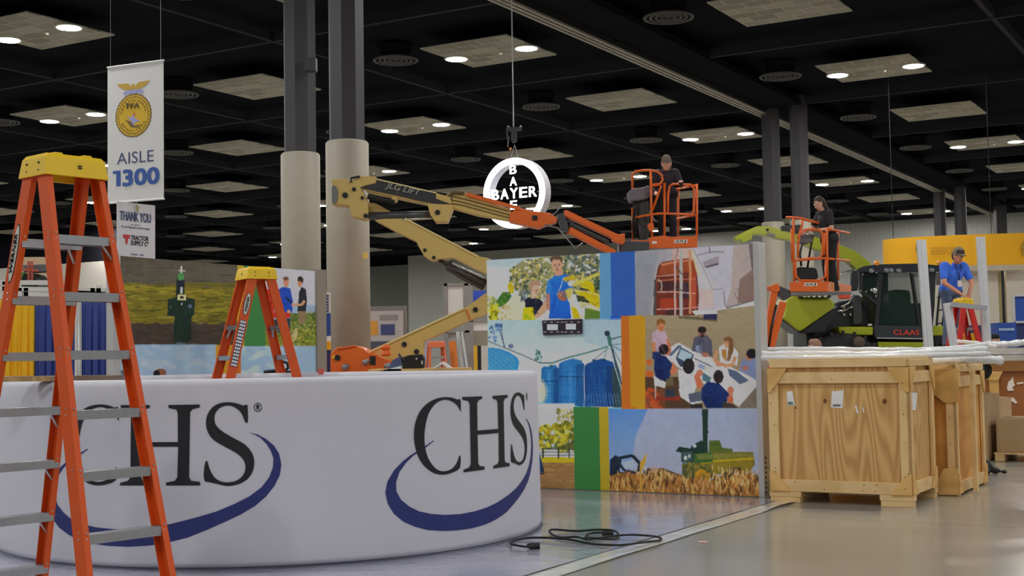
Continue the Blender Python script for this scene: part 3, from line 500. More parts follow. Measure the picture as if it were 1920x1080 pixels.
z.poly([(130, 240), (180, 210), (265, 230), (300, 330), (310, 390), (270, 480), (150, 470), (125, 330)], (190, 164, 178)); z.line([(140, 340), (150, 450)], 32, (206, 130, 84)); z.line([(280, 310), (310, 390)], 26, (196, 120, 80)); z.ell(218, 175, 38, 58, (196, 128, 92)); z.poly([(170, 180), (175, 110), (220, 92), (262, 120), (262, 165), (220, 140), (190, 160)], (140, 96, 50)); z.rect(130, 440, 220, 520, (40, 60, 100))
z.poly([(535, 430), (560, 300), (620, 260), (700, 270), (745, 330), (755, 490), (690, 480), (620, 450)], (92, 92, 108)); z.poly([(580, 380), (640, 370), (640, 450), (580, 430)], (128, 146, 172)); z.ell(645, 240, 40, 52, (150, 104, 84)); z.ell(645, 212, 46, 36, (44, 36, 34)); z.ell(648, 275, 22, 20, (70, 50, 46)); z.ell(680, 470, 40, 26, (168, 112, 92)); z.line([(690, 300), (690, 450)], 40, (104, 98, 116))
z.poly([(820, 400), (860, 360), (980, 400), (1020, 450), (1010, 580), (830, 560)], (216, 214, 216)); z.ell(905, 345, 36, 58, (206, 150, 116)); z.poly([(860, 330), (880, 290), (930, 280), (965, 310), (970, 430), (930, 540), (900, 540), (920, 400), (925, 330)], (128, 92, 60)); z.poly([(850, 420), (900, 410), (895, 550), (850, 480)], (176, 128, 70)); z.line([(800, 430), (770, 530), (860, 575)], 34, (214, 148, 112)); z.line([(990, 490), (960, 575), (870, 590)], 36, (212, 146, 108)); z.rect(790, 560, 880, 590, (206, 140, 110))
z.poly([(1030, 640), (1060, 520), (1110, 490), (1210, 520), (1210, 740), (1120, 680)], (124, 136, 172)); z.ell(1130, 490, 36, 48, (176, 124, 104)); z.ell(1160, 460, 56, 52, (34, 32, 36)); z.ell(1095, 610, 34, 24, (176, 116, 96))
z.poly([(150, 500), (200, 470), (270, 490), (350, 590), (330, 670), (270, 740), (170, 730), (145, 620)], (34, 52, 100)); z.poly([(345, 540), (390, 640), (340, 690), (310, 660)], (196, 122, 90)); z.ell(290, 420, 32, 60, (186, 116, 88)); z.ell(245, 415, 52, 56, (42, 36, 38)); z.poly([(140, 690), (270, 760), (260, 820), (150, 790)], (206, 200, 196)); z.poly([(270, 740), (340, 690), (350, 790), (270, 800)], (110, 100, 74)); z.line([(160, 790), (160, 930)], 12, (190, 180, 180)); z.rect(260, 830, 360, 910, (56, 64, 76))
z.poly([(395, 620), (450, 640), (560, 660), (590, 800), (560, 870), (410, 850)], (206, 206, 216)); z.ell(505, 590, 62, 82, (46, 42, 44)); z.poly([(560, 690), (600, 650), (650, 760), (640, 830), (590, 810)], (196, 116, 84)); z.ell(620, 660, 34, 34, (196, 124, 96)); z.poly([(400, 830), (620, 880), (640, 960), (540, 990), (420, 910)], (206, 202, 206)); z.poly([(500, 880), (640, 850), (640, 950), (520, 970)], (92, 100, 112)); z.poly([(520, 990), (650, 980), (650, 1036), (540, 1036)], (52, 46, 48))
z.poly([(640, 820), (700, 750), (820, 770), (930, 880), (900, 960), (850, 1030), (690, 1030), (640, 930)], (32, 54, 106)); z.ell(815, 700, 52, 72, (52, 42, 46)); z.poly([(900, 920), (960, 860), (970, 970), (930, 990)], (190, 108, 76)); z.ell(940, 840, 34, 40, (196, 124, 96)); z.poly([(860, 960), (960, 980), (1030, 1030), (850, 1030)], (74, 64, 60))
for x, y, r_ in ((222, 195, 34), (650, 250, 34), (905, 350, 32), (1128, 500, 28), (300, 425, 22)): z.face(x, y, r_)
z.folds([(150, 500), (350, 590), (270, 740), (145, 620)], 9, 9, (22, 36, 76)); z.folds([(640, 820), (930, 880), (850, 1030), (640, 930)], 10, 11, (20, 36, 80)); z.folds([(395, 620), (560, 660), (560, 870), (410, 850)], 9, 8, (160, 160, 176)); z.folds([(535, 430), (620, 260), (755, 490), (620, 450)], 10, 9, (62, 62, 80)); z.folds([(130, 240), (265, 230), (270, 480), (150, 470)], 8, 8, (150, 122, 140)); z.folds([(860, 360), (1020, 450), (1010, 580), (830, 560)], 7, 8, (176, 172, 180)); z.poly([(640, 880), (700, 1030), (850, 1030), (800, 960)], (24, 40, 84), al=.5); z.poly([(150, 620), (200, 735), (270, 740), (230, 640)], (24, 36, 76), al=.5)
for x, y in ((430, 430), (620, 600), (1000, 700), (840, 640), (700, 560)): z.line([(x-26, y-8), (x+24, y+14)], 4, (110, 120, 150), al=.7)
z.rect(-40, 88, 52, 1036, (205, 150, 16)); z.rect(-110, 88, -34, 1036, (206, 110, 20))
z = R.zoom(1000, 750, 4.465)          # playground, stripes, combine
z.rect(-400, 30, 345, 770, (222, 228, 238)); z.poly([(-400, 400), (345, 520), (345, 770), (-400, 770)], (166, 128, 82), col2=(150, 118, 76)); z.poly([(-400, 470), (345, 480), (345, 525), (-400, 520)], (196, 176, 40))
z.blot([(-400, 300), (20, 240), (160, 200), (345, 180), (345, 420), (-400, 420)], [(176, 160, 40), (214, 196, 70), (130, 130, 34), (90, 104, 40)], 260, 26, 15); z.blot([(190, 76), (345, 76), (345, 200), (200, 180)], [(150, 140, 60), (200, 190, 130), (104, 110, 50)], 70, 14, 9); z.poly([(250, 380), (345, 330), (345, 410), (60, 410)], (60, 76, 48), al=.7)
for y in (412, 436, 462): z.line([(60, y), (345, y+2)], 6, (96, 100, 86))
for x in (80, 210, 300): z.line([(x, 405), (x, 490)], 12, (70, 76, 62))
z.blot([(-100, 530), (345, 530), (345, 760), (-100, 760)], [(176, 136, 90), (146, 110, 68), (160, 124, 80)], 160, 40, 5, rot=.15); z.poly([(-10, 220), (30, 230), (55, 300), (20, 320), (-10, 310)], (74, 78, 150)); z.poly([(0, 310), (40, 400), (60, 470), (90, 590), (60, 620), (20, 480), (-10, 400)], (44, 74, 112)); z.line([(0, 160), (10, 240)], 20, (190, 140, 110)); z.line([(70, 570), (92, 610), (60, 622)], 10, (40, 34, 36)); z.poly([(-400, 760), (345, 745), (345, 800), (-400, 800)], (110, 100, 82))
z.rect(345, 60, 555, 900, (56, 134, 62)); z.rect(555, 60, 630, 900, (186, 166, 30)); z.rect(630, 76, 1900, 900, (96, 140, 206), col2=(170, 182, 208)); z.poly([(960, 70), (1900, 70), (1900, 640), (800, 640), (860, 300)], (170, 172, 186), al=.8)
z.poly([(1410, 76), (1462, 76), (1460, 440), (1425, 440)], (40, 64, 52)); z.line([(1422, 268), (1470, 268)], 10, (44, 60, 56))
z.poly([(1190, 430), (1220, 390), (1310, 405), (1330, 380), (1400, 340), (1460, 345), (1460, 440), (1370, 450), (1340, 520), (1240, 520), (1235, 440)], (40, 64, 54)); z.poly([(1235, 440), (1330, 430), (1330, 510), (1250, 520)], (72, 96, 92)); z.ell(1275, 485, 14, 20, (205, 205, 200)); z.ell(1305, 470, 9, 18, (205, 205, 200)); z.ell(1350, 385, 16, 14, (190, 205, 200)); z.poly([(1470, 340), (1560, 340), (1580, 400), (1670, 410), (1670, 440), (1470, 440)], (92, 108, 50))
z.poly([(1360, 450), (1500, 435), (1840, 436), (1855, 540), (1800, 600), (1600, 620), (1260, 640), (1240, 540), (1340, 520)], (116, 112, 52)); z.poly([(1390, 512), (1840, 478), (1850, 500), (1400, 535)], (178, 158, 40)); z.poly([(1340, 450), (1500, 440), (1500, 520), (1350, 530)], (66, 104, 56)); z.poly([(1490, 520), (1850, 500), (1820, 600), (1500, 620)], (140, 124, 44)); z.poly([(1560, 640), (1640, 570), (1740, 560), (1760, 700), (1500, 720), (1480, 620)], (92, 78, 44)); z.ell(1415, 640, 68, 60, (196, 144, 40)); z.ell(1415, 640, 34, 30, (176, 128, 44)); z.ell(1745, 650, 42, 60, (190, 140, 60)); z.poly([(1250, 560), (1340, 540), (1350, 680), (1240, 650)], (88, 90, 56)); z.rect(1290, 540, 1330, 660, (130, 124, 70))
z.poly([(640, 500), (690, 460), (740, 500), (720, 600), (860, 620), (860, 650), (640, 650)], (40, 52, 66)); z.line([(700, 490), (830, 465), (890, 530), (880, 600)], 26, (42, 54, 68)); z.line([(700, 500), (760, 590), (860, 610)], 22, (42, 54, 68)); z.poly([(740, 520), (830, 500), (860, 560), (770, 580)], (176, 186, 206), al=.8); z.poly([(950, 570), (1090, 570), (1240, 630), (1240, 680), (950, 660)], (104, 86, 66)); z.rect(980, 570, 1060, 610, (186, 150, 116)); z.line([(930, 560), (960, 640)], 12, (210, 196, 160))
grass = [(640, 640), (720, 610), (900, 620), (1100, 600), (1300, 660), (1600, 680), (1750, 600), (1890, 640), (1900, 860), (640, 800)]
z.poly([(1360, 455), (1840, 445), (1840, 470), (1380, 500)], (140, 140, 70), al=.6); z.line([(1500, 440), (1500, 620)], 5, (90, 90, 40), al=.6); z.line([(1660, 445), (1670, 560)], 4, (96, 92, 40), al=.6); z.line([(1480, 370), (1570, 372)], 5, (60, 80, 40)); z.blot([(1240, 520), (1500, 560), (1500, 680), (1250, 680)], [(70, 80, 44), (120, 110, 60), (150, 130, 60)], 40, 14, 10, .6)
z.poly(grass, (166, 118, 66)); z.blot(grass, [(206, 152, 84), (226, 180, 110), (120, 82, 46), (186, 126, 62), (214, 170, 120), (90, 64, 40)], 620, 6, 30, rot=.5); z.poly([(890, 530), (950, 440), (940, 520), (905, 600), (915, 760), (890, 760)], (214, 158, 70)); z.blot([(1500, 560), (1890, 600), (1890, 700), (1500, 700)], [(220, 186, 140), (206, 160, 96)], 60, 5, 26, rot=.4)
R.mottle(16, 2); R.mottle(5, 1.2); R.grain(3)
# ---- left wall
Lp = Paint(200, 440, 620, 760)
Lp.rect(200, 440, 620, 760, (150, 175, 215))
z = Lp.zoom(190, 460, 4.153)
z.rect(100, 60, 1075, 300, (92, 86, 76), col2=(104, 98, 84)); z.rect(100, 290, 1075, 620, (120, 112, 40)); z.rect(100, 600, 1075, 780, (76, 66, 58))
z.poly([(100, 310), (1075, 350), (1075, 400), (100, 350)], (150, 136, 46))
z.blot([(100, 90), (1075, 90), (1075, 330), (100, 310)], [(104, 98, 88), (80, 76, 64), (92, 88, 70)], 240, 60, 4, .6, rot=.05)
z.blot([(100, 300), (1075, 340), (1075, 610), (100, 610)], [(150, 138, 44), (96, 92, 36), (128, 118, 40), (80, 82, 34), (160, 148, 60)], 420, 45, 5, .7, rot=.06)
z.blot([(100, 620), (1075, 620), (1075, 775), (100, 775)], [(70, 62, 56), (86, 76, 66), (62, 54, 48)], 150, 50, 5, .6, rot=.05)
z.poly([(560, 760), (570, 540), (590, 230), (640, 230), (650, 400), (720, 420), (725, 540), (700, 560), (700, 740), (650, 760)], (34, 52, 44)); z.poly([(520, 420), (600, 400), (600, 560), (515, 545)], (32, 54, 46)); z.poly([(640, 400), (730, 420), (722, 540), (640, 550)], (36, 58, 48)); z.ell(620, 245, 26, 36, (84, 150, 90)); z.line([(598, 195), (655, 200)], 10, (206, 206, 200)); z.line([(622, 160), (624, 215)], 14, (206, 206, 200)); z.rect(585, 270, 648, 340, (40, 44, 60)); z.rect(614, 325, 634, 375, (206, 206, 206)); z.rect(592, 385, 658, 428, (214, 206, 150)); z.rect(612, 395, 640, 415, (60, 50, 40)); z.ell(690, 475, 16, 16, (96, 116, 136)); z.ell(540, 480, 10, 14, (56, 100, 80)); z.ell(626, 455, 6, 10, (200, 210, 210))
z.rect(1058, 60, 1110, 790, (200, 166, 30)); z.rect(1110, 60, 1280, 790, (54, 118, 66))
z = Lp.zoom(480, 490, 5.143)
z.rect(88, 40, 600, 420, (190, 190, 200)); z.poly([(330, 500), (600, 500), (600, 700), (330, 700)], (96, 112, 56)); z.rect(88, 570, 600, 815, (128, 130, 60)); z.poly([(88, 600), (340, 650), (380, 815), (88, 815)], (134, 132, 50)); z.poly([(320, 690), (420, 620), (380, 800), (300, 815)], (190, 174, 130))
for x in range(495, 590, 12): z.poly([(x, 500), (x+5, 410+(x*7) % 30), (x+12, 500)], (150, 154, 164))
z.blot([(330, 500), (590, 500), (590, 640), (330, 650)], [(70, 98, 44), (128, 140, 74), (90, 112, 56), (150, 156, 90)], 150, 12, 8); z.blot([(100, 640), (590, 640), (590, 810), (100, 810)], [(150, 150, 50), (110, 120, 40), (180, 176, 80), (90, 104, 44)], 150, 14, 9); z.blot([(500, 600), (590, 600), (590, 770), (480, 770)], [(206, 196, 70), (100, 120, 44), (150, 160, 80)], 40, 8, 12)
z.rect(88, 270, 170, 560, (206, 52, 40)); z.rect(88, 495, 330, 545, (196, 50, 36)); z.rect(118, 300, 168, 350, (176, 40, 34)); z.rect(88, 560, 240, 640, (56, 66, 64)); z.rect(130, 380, 150, 500, (150, 34, 30)); z.rect(200, 550, 330, 690, (40, 70, 84)); z.line([(200, 690), (240, 640), (330, 680)], 10, (80, 110, 116))
z.poly([(190, 450), (205, 280), (260, 245), (330, 260), (355, 380), (350, 490), (215, 500), (215, 400)], (40, 78, 176)); z.ell(290, 200, 27, 50, (196, 140, 112)); z.ell(288, 165, 28, 18, (120, 84, 60)); z.rect(182, 450, 210, 495, (206, 170, 150)); z.rect(300, 470, 332, 498, (206, 160, 140))
z.poly([(400, 490), (415, 300), (440, 245), (480, 270), (492, 370), (480, 480)], (46, 48, 56)); z.poly([(410, 480), (490, 480), (470, 600), (410, 600)], (140, 120, 92)); z.ell(422, 205, 22, 45, (196, 136, 108)); z.poly([(400, 190), (402, 155), (430, 142), (456, 165), (452, 215), (430, 190)], (56, 44, 40)); z.line([(470, 380), (440, 420), (345, 420)], 26, (206, 152, 122)); z.line([(290, 350), (340, 400)], 20, (34, 44, 70))
z.rect(-600, 815, 600, 1500, (150, 176, 216)); z = Lp.zoom(190, 460, 4.153); z.rect(100, 775, 900, 1300, (146, 176, 220), col2=(168, 184, 214)); z.blot([(150, 780), (900, 780), (900, 1100), (150, 1100)], [(160, 182, 214), (150, 170, 208), (182, 192, 214), (196, 200, 212)], 60, 60, 22, .35, .5); z.blot([(1080, 780), (1500, 780), (1500, 1100), (1080, 1100)], [(146, 182, 226), (206, 214, 226), (180, 200, 226)], 60, 45, 18, .4, .8)
z.rect(890, 780, 1025, 1300, (214, 160, 24)); z.rect(1025, 780, 1085, 1300, (206, 112, 24)); z.ell(462, 990, 46, 30, (140, 92, 72)); z.ell(430, 1000, 26, 30, (40, 36, 40))
Lp.mottle(16, 2); Lp.mottle(5, 1.2); Lp.grain(3)
PG = 1.5
vcm = bpy.data.materials.new('printed_panel'); vcm.use_nodes = True; _nt = vcm.node_tree; _a = _nt.nodes.new('ShaderNodeVertexColor'); _a.layer_name = 'print'
_nt.links.new(_a.outputs[0], _nt.nodes['Principled BSDF'].inputs['Base Color']); _nt.nodes['Principled BSDF'].inputs['Roughness'].default_value = .6; _nt.nodes['Principled BSDF'].inputs['Specular IOR Level'].default_value = .25
def panel(name, paint, o, d, s0, s1, z0, z1, nrm, parent, step, label=None):
    n = max(2, int((s1-s0)/step)); m = max(2, int((z1-z0)/step)); S, Z = np.meshgrid(np.linspace(s0, s1, n+1), np.linspace(z0, z1, m+1))
    P_ = o[None, None, :]+S[..., None]*d+Z[..., None]*Z3+nrm*.002
    v = P_-ORG; dd = v@f0; X = 960+FPX*(v@RV)/dd; Y = 540-FPX*(v@UV_)/dd
    xi = np.clip((X-paint.x0)*paint.S-.5, 1, paint.w-3); yi = np.clip((Y-paint.y0)*paint.S-.5, 1, paint.h-3); x_, y_ = xi.astype(int), yi.astype(int); fx, fy = (xi-x_)[..., None], (yi-y_)[..., None]; a = paint.a
    col = (a[y_, x_]*(1-fx)*(1-fy)+a[y_, x_+1]*fx*(1-fy)+a[y_+1, x_]*(1-fx)*fy+a[y_+1, x_+1]*fx*fy)/255; col = np.clip((col-.5)*1.1+.5, 0, 1)
    L_ = np.where(col <= .04045, col/12.92, ((col+.055)/1.055)**2.4); L_ = np.clip(L_*PG, 0, .92)
    me = bpy.data.meshes.new(name); vv = (P_.reshape(-1, 3)-off(parent)); ii = np.arange((n+1)*(m+1)).reshape(m+1, n+1)
    f = np.stack([ii[:-1, :-1], ii[:-1, 1:], ii[1:, 1:], ii[1:, :-1]], -1).reshape(-1, 4); me.from_pydata(vv.tolist(), [], f.tolist())
    at = me.color_attributes.new('print', 'FLOAT_COLOR', 'POINT'); at.data.foreach_set('color', np.concatenate([L_.reshape(-1, 3), np.ones((len(vv), 1))], 1).ravel())
    me.materials.append(vcm); me.update(); ob = bpy.data.objects.new(name, me); COL.objects.link(ob); ob.parent = parent
    if label: ob['label'] = label
    return ob
SCOL = {'deep blue stripe': (42, 96, 186), 'light blue stripe': (98, 160, 208), 'golden yellow stripe': (205, 150, 16), 'orange stripe': (206, 110, 20), 'yellow stripe': (190, 166, 30), 'green stripe': (56, 130, 62)}
def stripe(o, d, s0, s1, z0, z1, nrm, parent, lb):
    b = MB(); q = o+nrm*.001; b.prism([q+d*s0+Z3*z0, q+d*s1+Z3*z0, q+d*s1+Z3*z1, q+d*s0+Z3*z1], nrm*.0015); ob = b.build('stripe', mat(lb.replace(' ', '_'), SCOL[lb], .45, k=1.4, var=.02), parent); ob['label'] = lb
alu = mat('aluminium_frame', (172, 172, 170), .4, .3); coreb = mat('panel_core', (120, 118, 112), .7)
RO = np.array([2.466, 13.488, 0]); RS = 3.19; RH = 2.582
wr = thing('photo_wall', 'large display wall of printed farm photographs with coloured stripes, under the orange lift basket', 'display wall', RO+B3*1.6)
b = MB(); b.box(RO+B3*RS/2+A3*.09+Z3*RH/2, (RS/2, .088, RH/2), B3, A3); b.build('core', coreb, wr)
def sx(x, y): p = V(x, y, RO, B2); return float((p-RO)@B3)
zr = [RH, 1.893, .915, 0.02]; NR = -A3
rows = [[(0, sx(1191, 540), 'photo_panel', 'orange harvester interior beside a silver tarpaulin'), (sx(1191, 540), sx(1146, 540), 'stripe', 'deep blue stripe'), (sx(1146, 540), sx(1127, 540), 'stripe', 'light blue stripe'), (sx(1127, 540), RS, 'photo_panel', 'two boys in a sunny crop field')],
        [(0, sx(1207, 680), 'photo_panel', 'people meeting round a white table'), (sx(1207, 680), sx(1181, 680), 'stripe', 'golden yellow stripe'), (sx(1181, 680), sx(1166, 680), 'stripe', 'orange stripe'), (sx(1166, 680), RS, 'photo_panel', 'blue grain silos against a pale sky')],
        [(0, sx(1142, 850), 'photo_panel', 'green combine in dry maize'), (sx(1142, 850), sx(1125, 850), 'stripe', 'yellow stripe'), (sx(1125, 850), sx(1077, 850), 'stripe', 'green stripe'), (sx(1077, 850), RS, 'photo_panel', 'yellow trees behind a fence')]]
for k, row in enumerate(rows):
    for s0, s1, nm, lb in row:
        if nm == 'stripe': stripe(RO, B3, s0, s1, zr[k+1], zr[k], NR, wr, lb)
        else: panel(nm, R, RO, B3, s0, s1, zr[k+1], zr[k], NR, wr, .0075, lb)
b = MB(); b.box(RO-B3*.03+A3*.05+Z3*(RH/2+.01), (.03, .06, RH/2+.01), B3, A3); b.box(RO-B3*.028+A3*.18+Z3*(RH/2+.01), (.022, .05, RH/2+.01), B3, A3); b.box(RO-B3*.018+A3*.1+Z3*(RH/2), (.014, .1, RH/2), B3, A3); b.build('end_frame', alu, wr, bevel=.004)
b = MB(); 
for q in range(8): b.lathe(RO-B3*.062+A3*.04+Z3*(.06+q*.05), [(.012, -.004), (.012, .004)], 8, axis=B3, ex=A3)
b.build('frame_hardware', rub, wr)
LO = np.array([-4.03, 13.57, 0]); LS = 3.2; LH = 2.572
wl = thing('photo_wall', 'left display wall of printed farm photographs behind the two stepladders', 'display wall', LO+A3*1.6)
b = MB(); b.box(LO+A3*LS/2+B3*.09+Z3*LH/2, (LS/2, .088, LH/2), A3, B3); b.build('core', coreb, wl)
def sl(x, y): p = V(x, y, LO, A2); return float((p-LO)@A3)
zl = [LH, 1.66, .7]; NL = -B3
rows = [[(0, sl(446, 560), 'photo_panel', 'green sprayer seen from behind in a field'), (sl(446, 560), sl(457, 560), 'stripe', 'yellow stripe'), (sl(457, 560), sl(497, 560), 'stripe', 'green stripe'), (sl(497, 560), LS-.02, 'photo_panel', 'two men talking beside a red machine')],
        [(0, sl(405, 670), 'photo_panel', 'blue sky'), (sl(405, 670), sl(437, 670), 'stripe', 'golden yellow stripe'), (sl(437, 670), sl(451, 670), 'stripe', 'orange stripe'), (sl(451, 670), LS-.02, 'photo_panel', 'cloudy blue sky')]]
for k, row in enumerate(rows):
    for s0, s1, nm, lb in row:
        if nm == 'stripe': stripe(LO, A3, s0, s1, zl[k+1], zl[k], NL, wl, lb)
        else: panel(nm, Lp, LO, A3, s0, s1, zl[k+1], zl[k], NL, wl, .009, lb)
b = MB(); b.box(LO-A3*.05+B3*.03+Z3*(LH/2+.01), (.05, .05, LH/2+.012), A3, B3); b.build('end_frame', alu, wl, bevel=.004)
b = MB(); b.box(LO+A3*(LS+.06)+B3*.03+Z3*(LH/2+.01), (.09, .06, LH/2+.012), A3, B3); b.build('end_post', mat('taupe_post', (132, 122, 108), .5), wl, bevel=.004)
# small black clock-frame banner hung over the silo picture
# ================================================================ LADDERS
orange = mat('orange_fibreglass', (200, 76, 14), .5, var=.05, k=1.3); redf = mat('red_fibreglass', (186, 40, 34), .45, k=1.3)
capy = mat('yellow_plastic_cap', (226, 180, 24), .45, var=.04, k=1.3); alum = mat('ladder_aluminium', (176, 178, 182), .34, .75, k=1.2, var=.1, scale=30); rivet = mat('rivet_steel', (190, 190, 190), .3, .8)
def ladder(label, bc, e, h=2.44, wb=.56, wt=.36, sp=1.3, fm=orange, twin=True, label_rail=None, rw=.094, cap_h=.12, group='fibreglass stepladders', brand=True, dots=False, spt=.12, detail=True):
    e = np.array([e[0], e[1], 0.]); e /= np.linalg.norm(e); d = np.array([-e[1], e[0], 0.]); c = np.array([bc[0], bc[1], 0.])
    t = thing('stepladder', label, 'ladder', c, group)
    def pt(front, s, z):                       # point on rail: front=-1 front side, +1 rear side
        q = z/h; w = wb+(wt-wb)*q; o = (sp+(spt-sp)*q)/2; return c+e*s*w/2+d*front*o+z*Z3
    top = h-.07
    for fr in (-1, 1):
        for s in (-1, 1):
            b = MB(); p0 = pt(fr, s, .03); p1 = pt(fr, s, top)
            b.beam(p0, p1, rw, .006, d); b.beam(p0+d*rw*.47-e*s*.015, p1+d*rw*.47-e*s*.015, .034, .006, e); b.beam(p0-d*rw*.47-e*s*.015, p1-d*rw*.47-e*s*.015, .034, .006, e)
            rl = b.build('rail', fm, t, bevel=.0015)
            b = MB(); b.box(pt(fr, s, .03), (.03, rw*.6, .03), e, d); b.build('foot', rub, rl)
            if detail:
                b = MB()
                for k in range(1, int(h/.305)):
                    z = k*.305
                    for dz in (-.014, .014): b.ball(pt(fr, s, z)+e*s*.006+dz*Z3*1.2-d*.012, .006, 6); b.ball(pt(fr, s, z)-d*(rw*.47+.004)-e*s*.016+dz*Z3, .0065, 6)
                b.build('rivets', rivet, rl)
    for k in range(1, int(h/.305)):
        z = k*.305
        if z > h-.25: continue
        for fr in (-1, 1):
            if fr == 1 and not twin and k % 1: continue
            b = MB(); a_, q_ = pt(fr, -1, z)+e*.004, pt(fr, 1, z)-e*.004; dep = rw*.95 if (fr == -1 or twin) else .03
            b.beam(a_, q_, dep, .004, d); b.beam(a_-d*dep*.48-.02*Z3, q_-d*dep*.48-.02*Z3, .004, .045, d); b.beam(a_+d*dep*.48-.02*Z3, q_+d*dep*.48-.02*Z3, .004, .045, d)
            for q in range(-3, 4): b.beam(a_+d*q*dep*.14+.003*Z3, q_+d*q*dep*.14+.003*Z3, .004, .003, d)
            st = b.build('step' if (fr == -1 or twin) else 'crossbar', alum, t)
            if detail and (k in (int(h/.305)-1,) or (fr == 1 and k <= 4) or (fr == -1 and k == 1)):
                b = MB()
                for s in (-1, 1): b.beam(pt(fr, s, z-.115)-e*s*.01, pt(fr, s*.66, z-.02), .022, .003, d)
                b.build('brace', alum, st)
    w = wt/2+.012; o = spt/2+.075; z0, z1 = h-cap_h, h
    def cp(a, b_, z): return c+e*a+d*b_+z*Z3
    b = MB(); v = [cp(-w-.012, -o-.02, z0), cp(w+.012, -o-.02, z0), cp(w+.012, o+.02, z0), cp(-w-.012, o+.02, z0), cp(-w, -o, z1-.02), cp(w, -o, z1-.02), cp(w, o, z1-.02), cp(-w, o, z1-.02), cp(-w+.015, -o+.015, z1), cp(w-.015, -o+.015, z1), cp(w-.015, o-.015, z1), cp(-w+.015, o-.015, z1)]
    ii = [cp(-w+.0, -o-.005, z0), cp(w, -o-.005, z0), cp(w, o+.005, z0), cp(-w, o+.005, z0), cp(-w+.012, -o+.012, z1-.035), cp(w-.012, -o+.012, z1-.035), cp(w-.012, o-.012, z1-.035), cp(-w+.012, o-.012, z1-.035)]
    f = [(0, 1, 5, 4), (1, 2, 6, 5), (2, 3, 7, 6), (3, 0, 4, 7), (4, 5, 9, 8), (5, 6, 10, 9), (6, 7, 11, 10), (7, 4, 8, 11), (8, 9, 10, 11)]
    f += [(0, 12, 13, 1), (1, 13, 14, 2), (2, 14, 15, 3), (3, 15, 12, 0), (12, 16, 17, 13), (13, 17, 18, 14), (14, 18, 19, 15), (15, 19, 16, 12), (16, 19, 18, 17)]
    b.add(v+ii, f)
    for s in (-1, 1): b.box(cp(s*(w-.09), 0, z1+.004), (.025, o*.8, .006), e, d)
    cap = b.build('top_cap', capy if detail else fm, t, bevel=.004)
    if detail:
        b = MB()
        for zz in (.05, .062): b.box(cp(.1*w, -o-.012, z0+zz), (.012, .002, .003), e, d)
        for q in (-.5, .5):
            for zz in (.03, .07): b.ball(cp(-w-.006, q*o, z0+zz), .007, 6); b.ball(cp(w+.006, q*o, z0+zz), .007, 6)
        b.build('cap_rivets', rub, cap)
    if not twin:
        b = MB()
        for s in (-1, 1):
            zz = 1.0 if h > 2 else .9; m_ = (pt(-1, s, zz)+pt(1, s, zz))/2-e*s*.03+.02*Z3
            b.beam(pt(-1, s, zz)-e*s*.03, m_, .022, .004, Z3); b.beam(m_, pt(1, s, zz)-e*s*.03, .022, .004, Z3)
        b.build('spreader', alum, t)
    if label_rail:
        fr, s, z0, z1, side = label_rail; m_ = mat('silver_sticker', (190, 186, 176), .4); dk_ = mat('sticker_black', (28, 26, 28), .5, k=1); p0, p1 = pt(fr, s, z0), pt(fr, s, z1); ax = (p1-p0)/np.linalg.norm(p1-p0); sd = np.cross(ax, e*side); L_ = np.linalg.norm(p1-p0); ce = (p0+p1)/2+e*side*.0045
        b = MB(); b.add([ce+ax*L_/2*math.sin(q)*1.0+sd*rw*.36*math.cos(q) for q in np.linspace(0, 6.283, 28, endpoint=False)], [tuple(range(28))]); s1 = b.build('sticker', dk_, t)
        b = MB(); b.add([ce+e*side*.001+ax*L_/2*.94*math.sin(q)+sd*rw*.29*math.cos(q) for q in np.linspace(0, 6.283, 28, endpoint=False)], [tuple(range(28))]); b.build('sticker_face', m_, s1)
        text('WERNER', 'sticker_lettering', dk_, s1, ce-ax*L_*.33-(np.cross(e*side, ax))*rw*.13, ax, np.cross(e*side, ax), L_*.66, rw*.26, bold=.01, n=e*side)
    if dots:
        fr, s, z0, z1, side = dots; b = MB(); p0, p1 = pt(fr, s, z0), pt(fr, s, z1); b.beam(p0+e*side*.005, p1+e*side*.005, .002, rw*.7, e); s2 = b.build('warning_sticker', mat('sticker_navy', (36, 40, 70), .5, k=1), t)
        ax = (p1-p0)/np.linalg.norm(p1-p0); sd = np.cross(ax, e); b = MB(); n = 14
        for k in range(n):
            for q in (-.62, 0, .62): b.box(p0+(p1-p0)*(k+.5)/n+e*side*.0065+sd*q*rw*.35, (.0008, .008, .011), e, sd, ax)
        b.build('sticker_pictograms', mat('sticker_white', (215, 215, 215), .5), s2)
    return t, pt
ladder('tall orange double-sided stepladder with yellow cap in front of the white ring wall', (-2.42, 7.14), (.65, .76), 2.58, .53, .33, 1.40, orange, True, label_rail=(1, -1, 1.9, 2.22, -1), spt=.09, group=None)
ladder('orange stepladder with yellow cap inside the booth before the left photo wall', (-2.62, 13.55), (.5, -.866), 2.42, .62, .34, 1.35, orange, False, label_rail=(-1, 1, 1.93, 2.16, 1), dots=(-1, 1, 1.42, 1.88, 1), group=None, spt=.14)
ladder('red stepladder with yellow cap that the man in the blue shirt leans on', W(1808, 640, 21.2)[:2]*[1, 1], (.32, -.95), 2.30, .46, .2, 1.1, redf, False, group=None, spt=.06)
ladder('small orange ladder standing far back beneath the cream boom', W(818, 690, 27)[:2], (.96, .25), 1.83, .52, .3, 1.0, mat('faded_orange_ladder', (212, 104, 60), .5), False, group=None, detail=False)
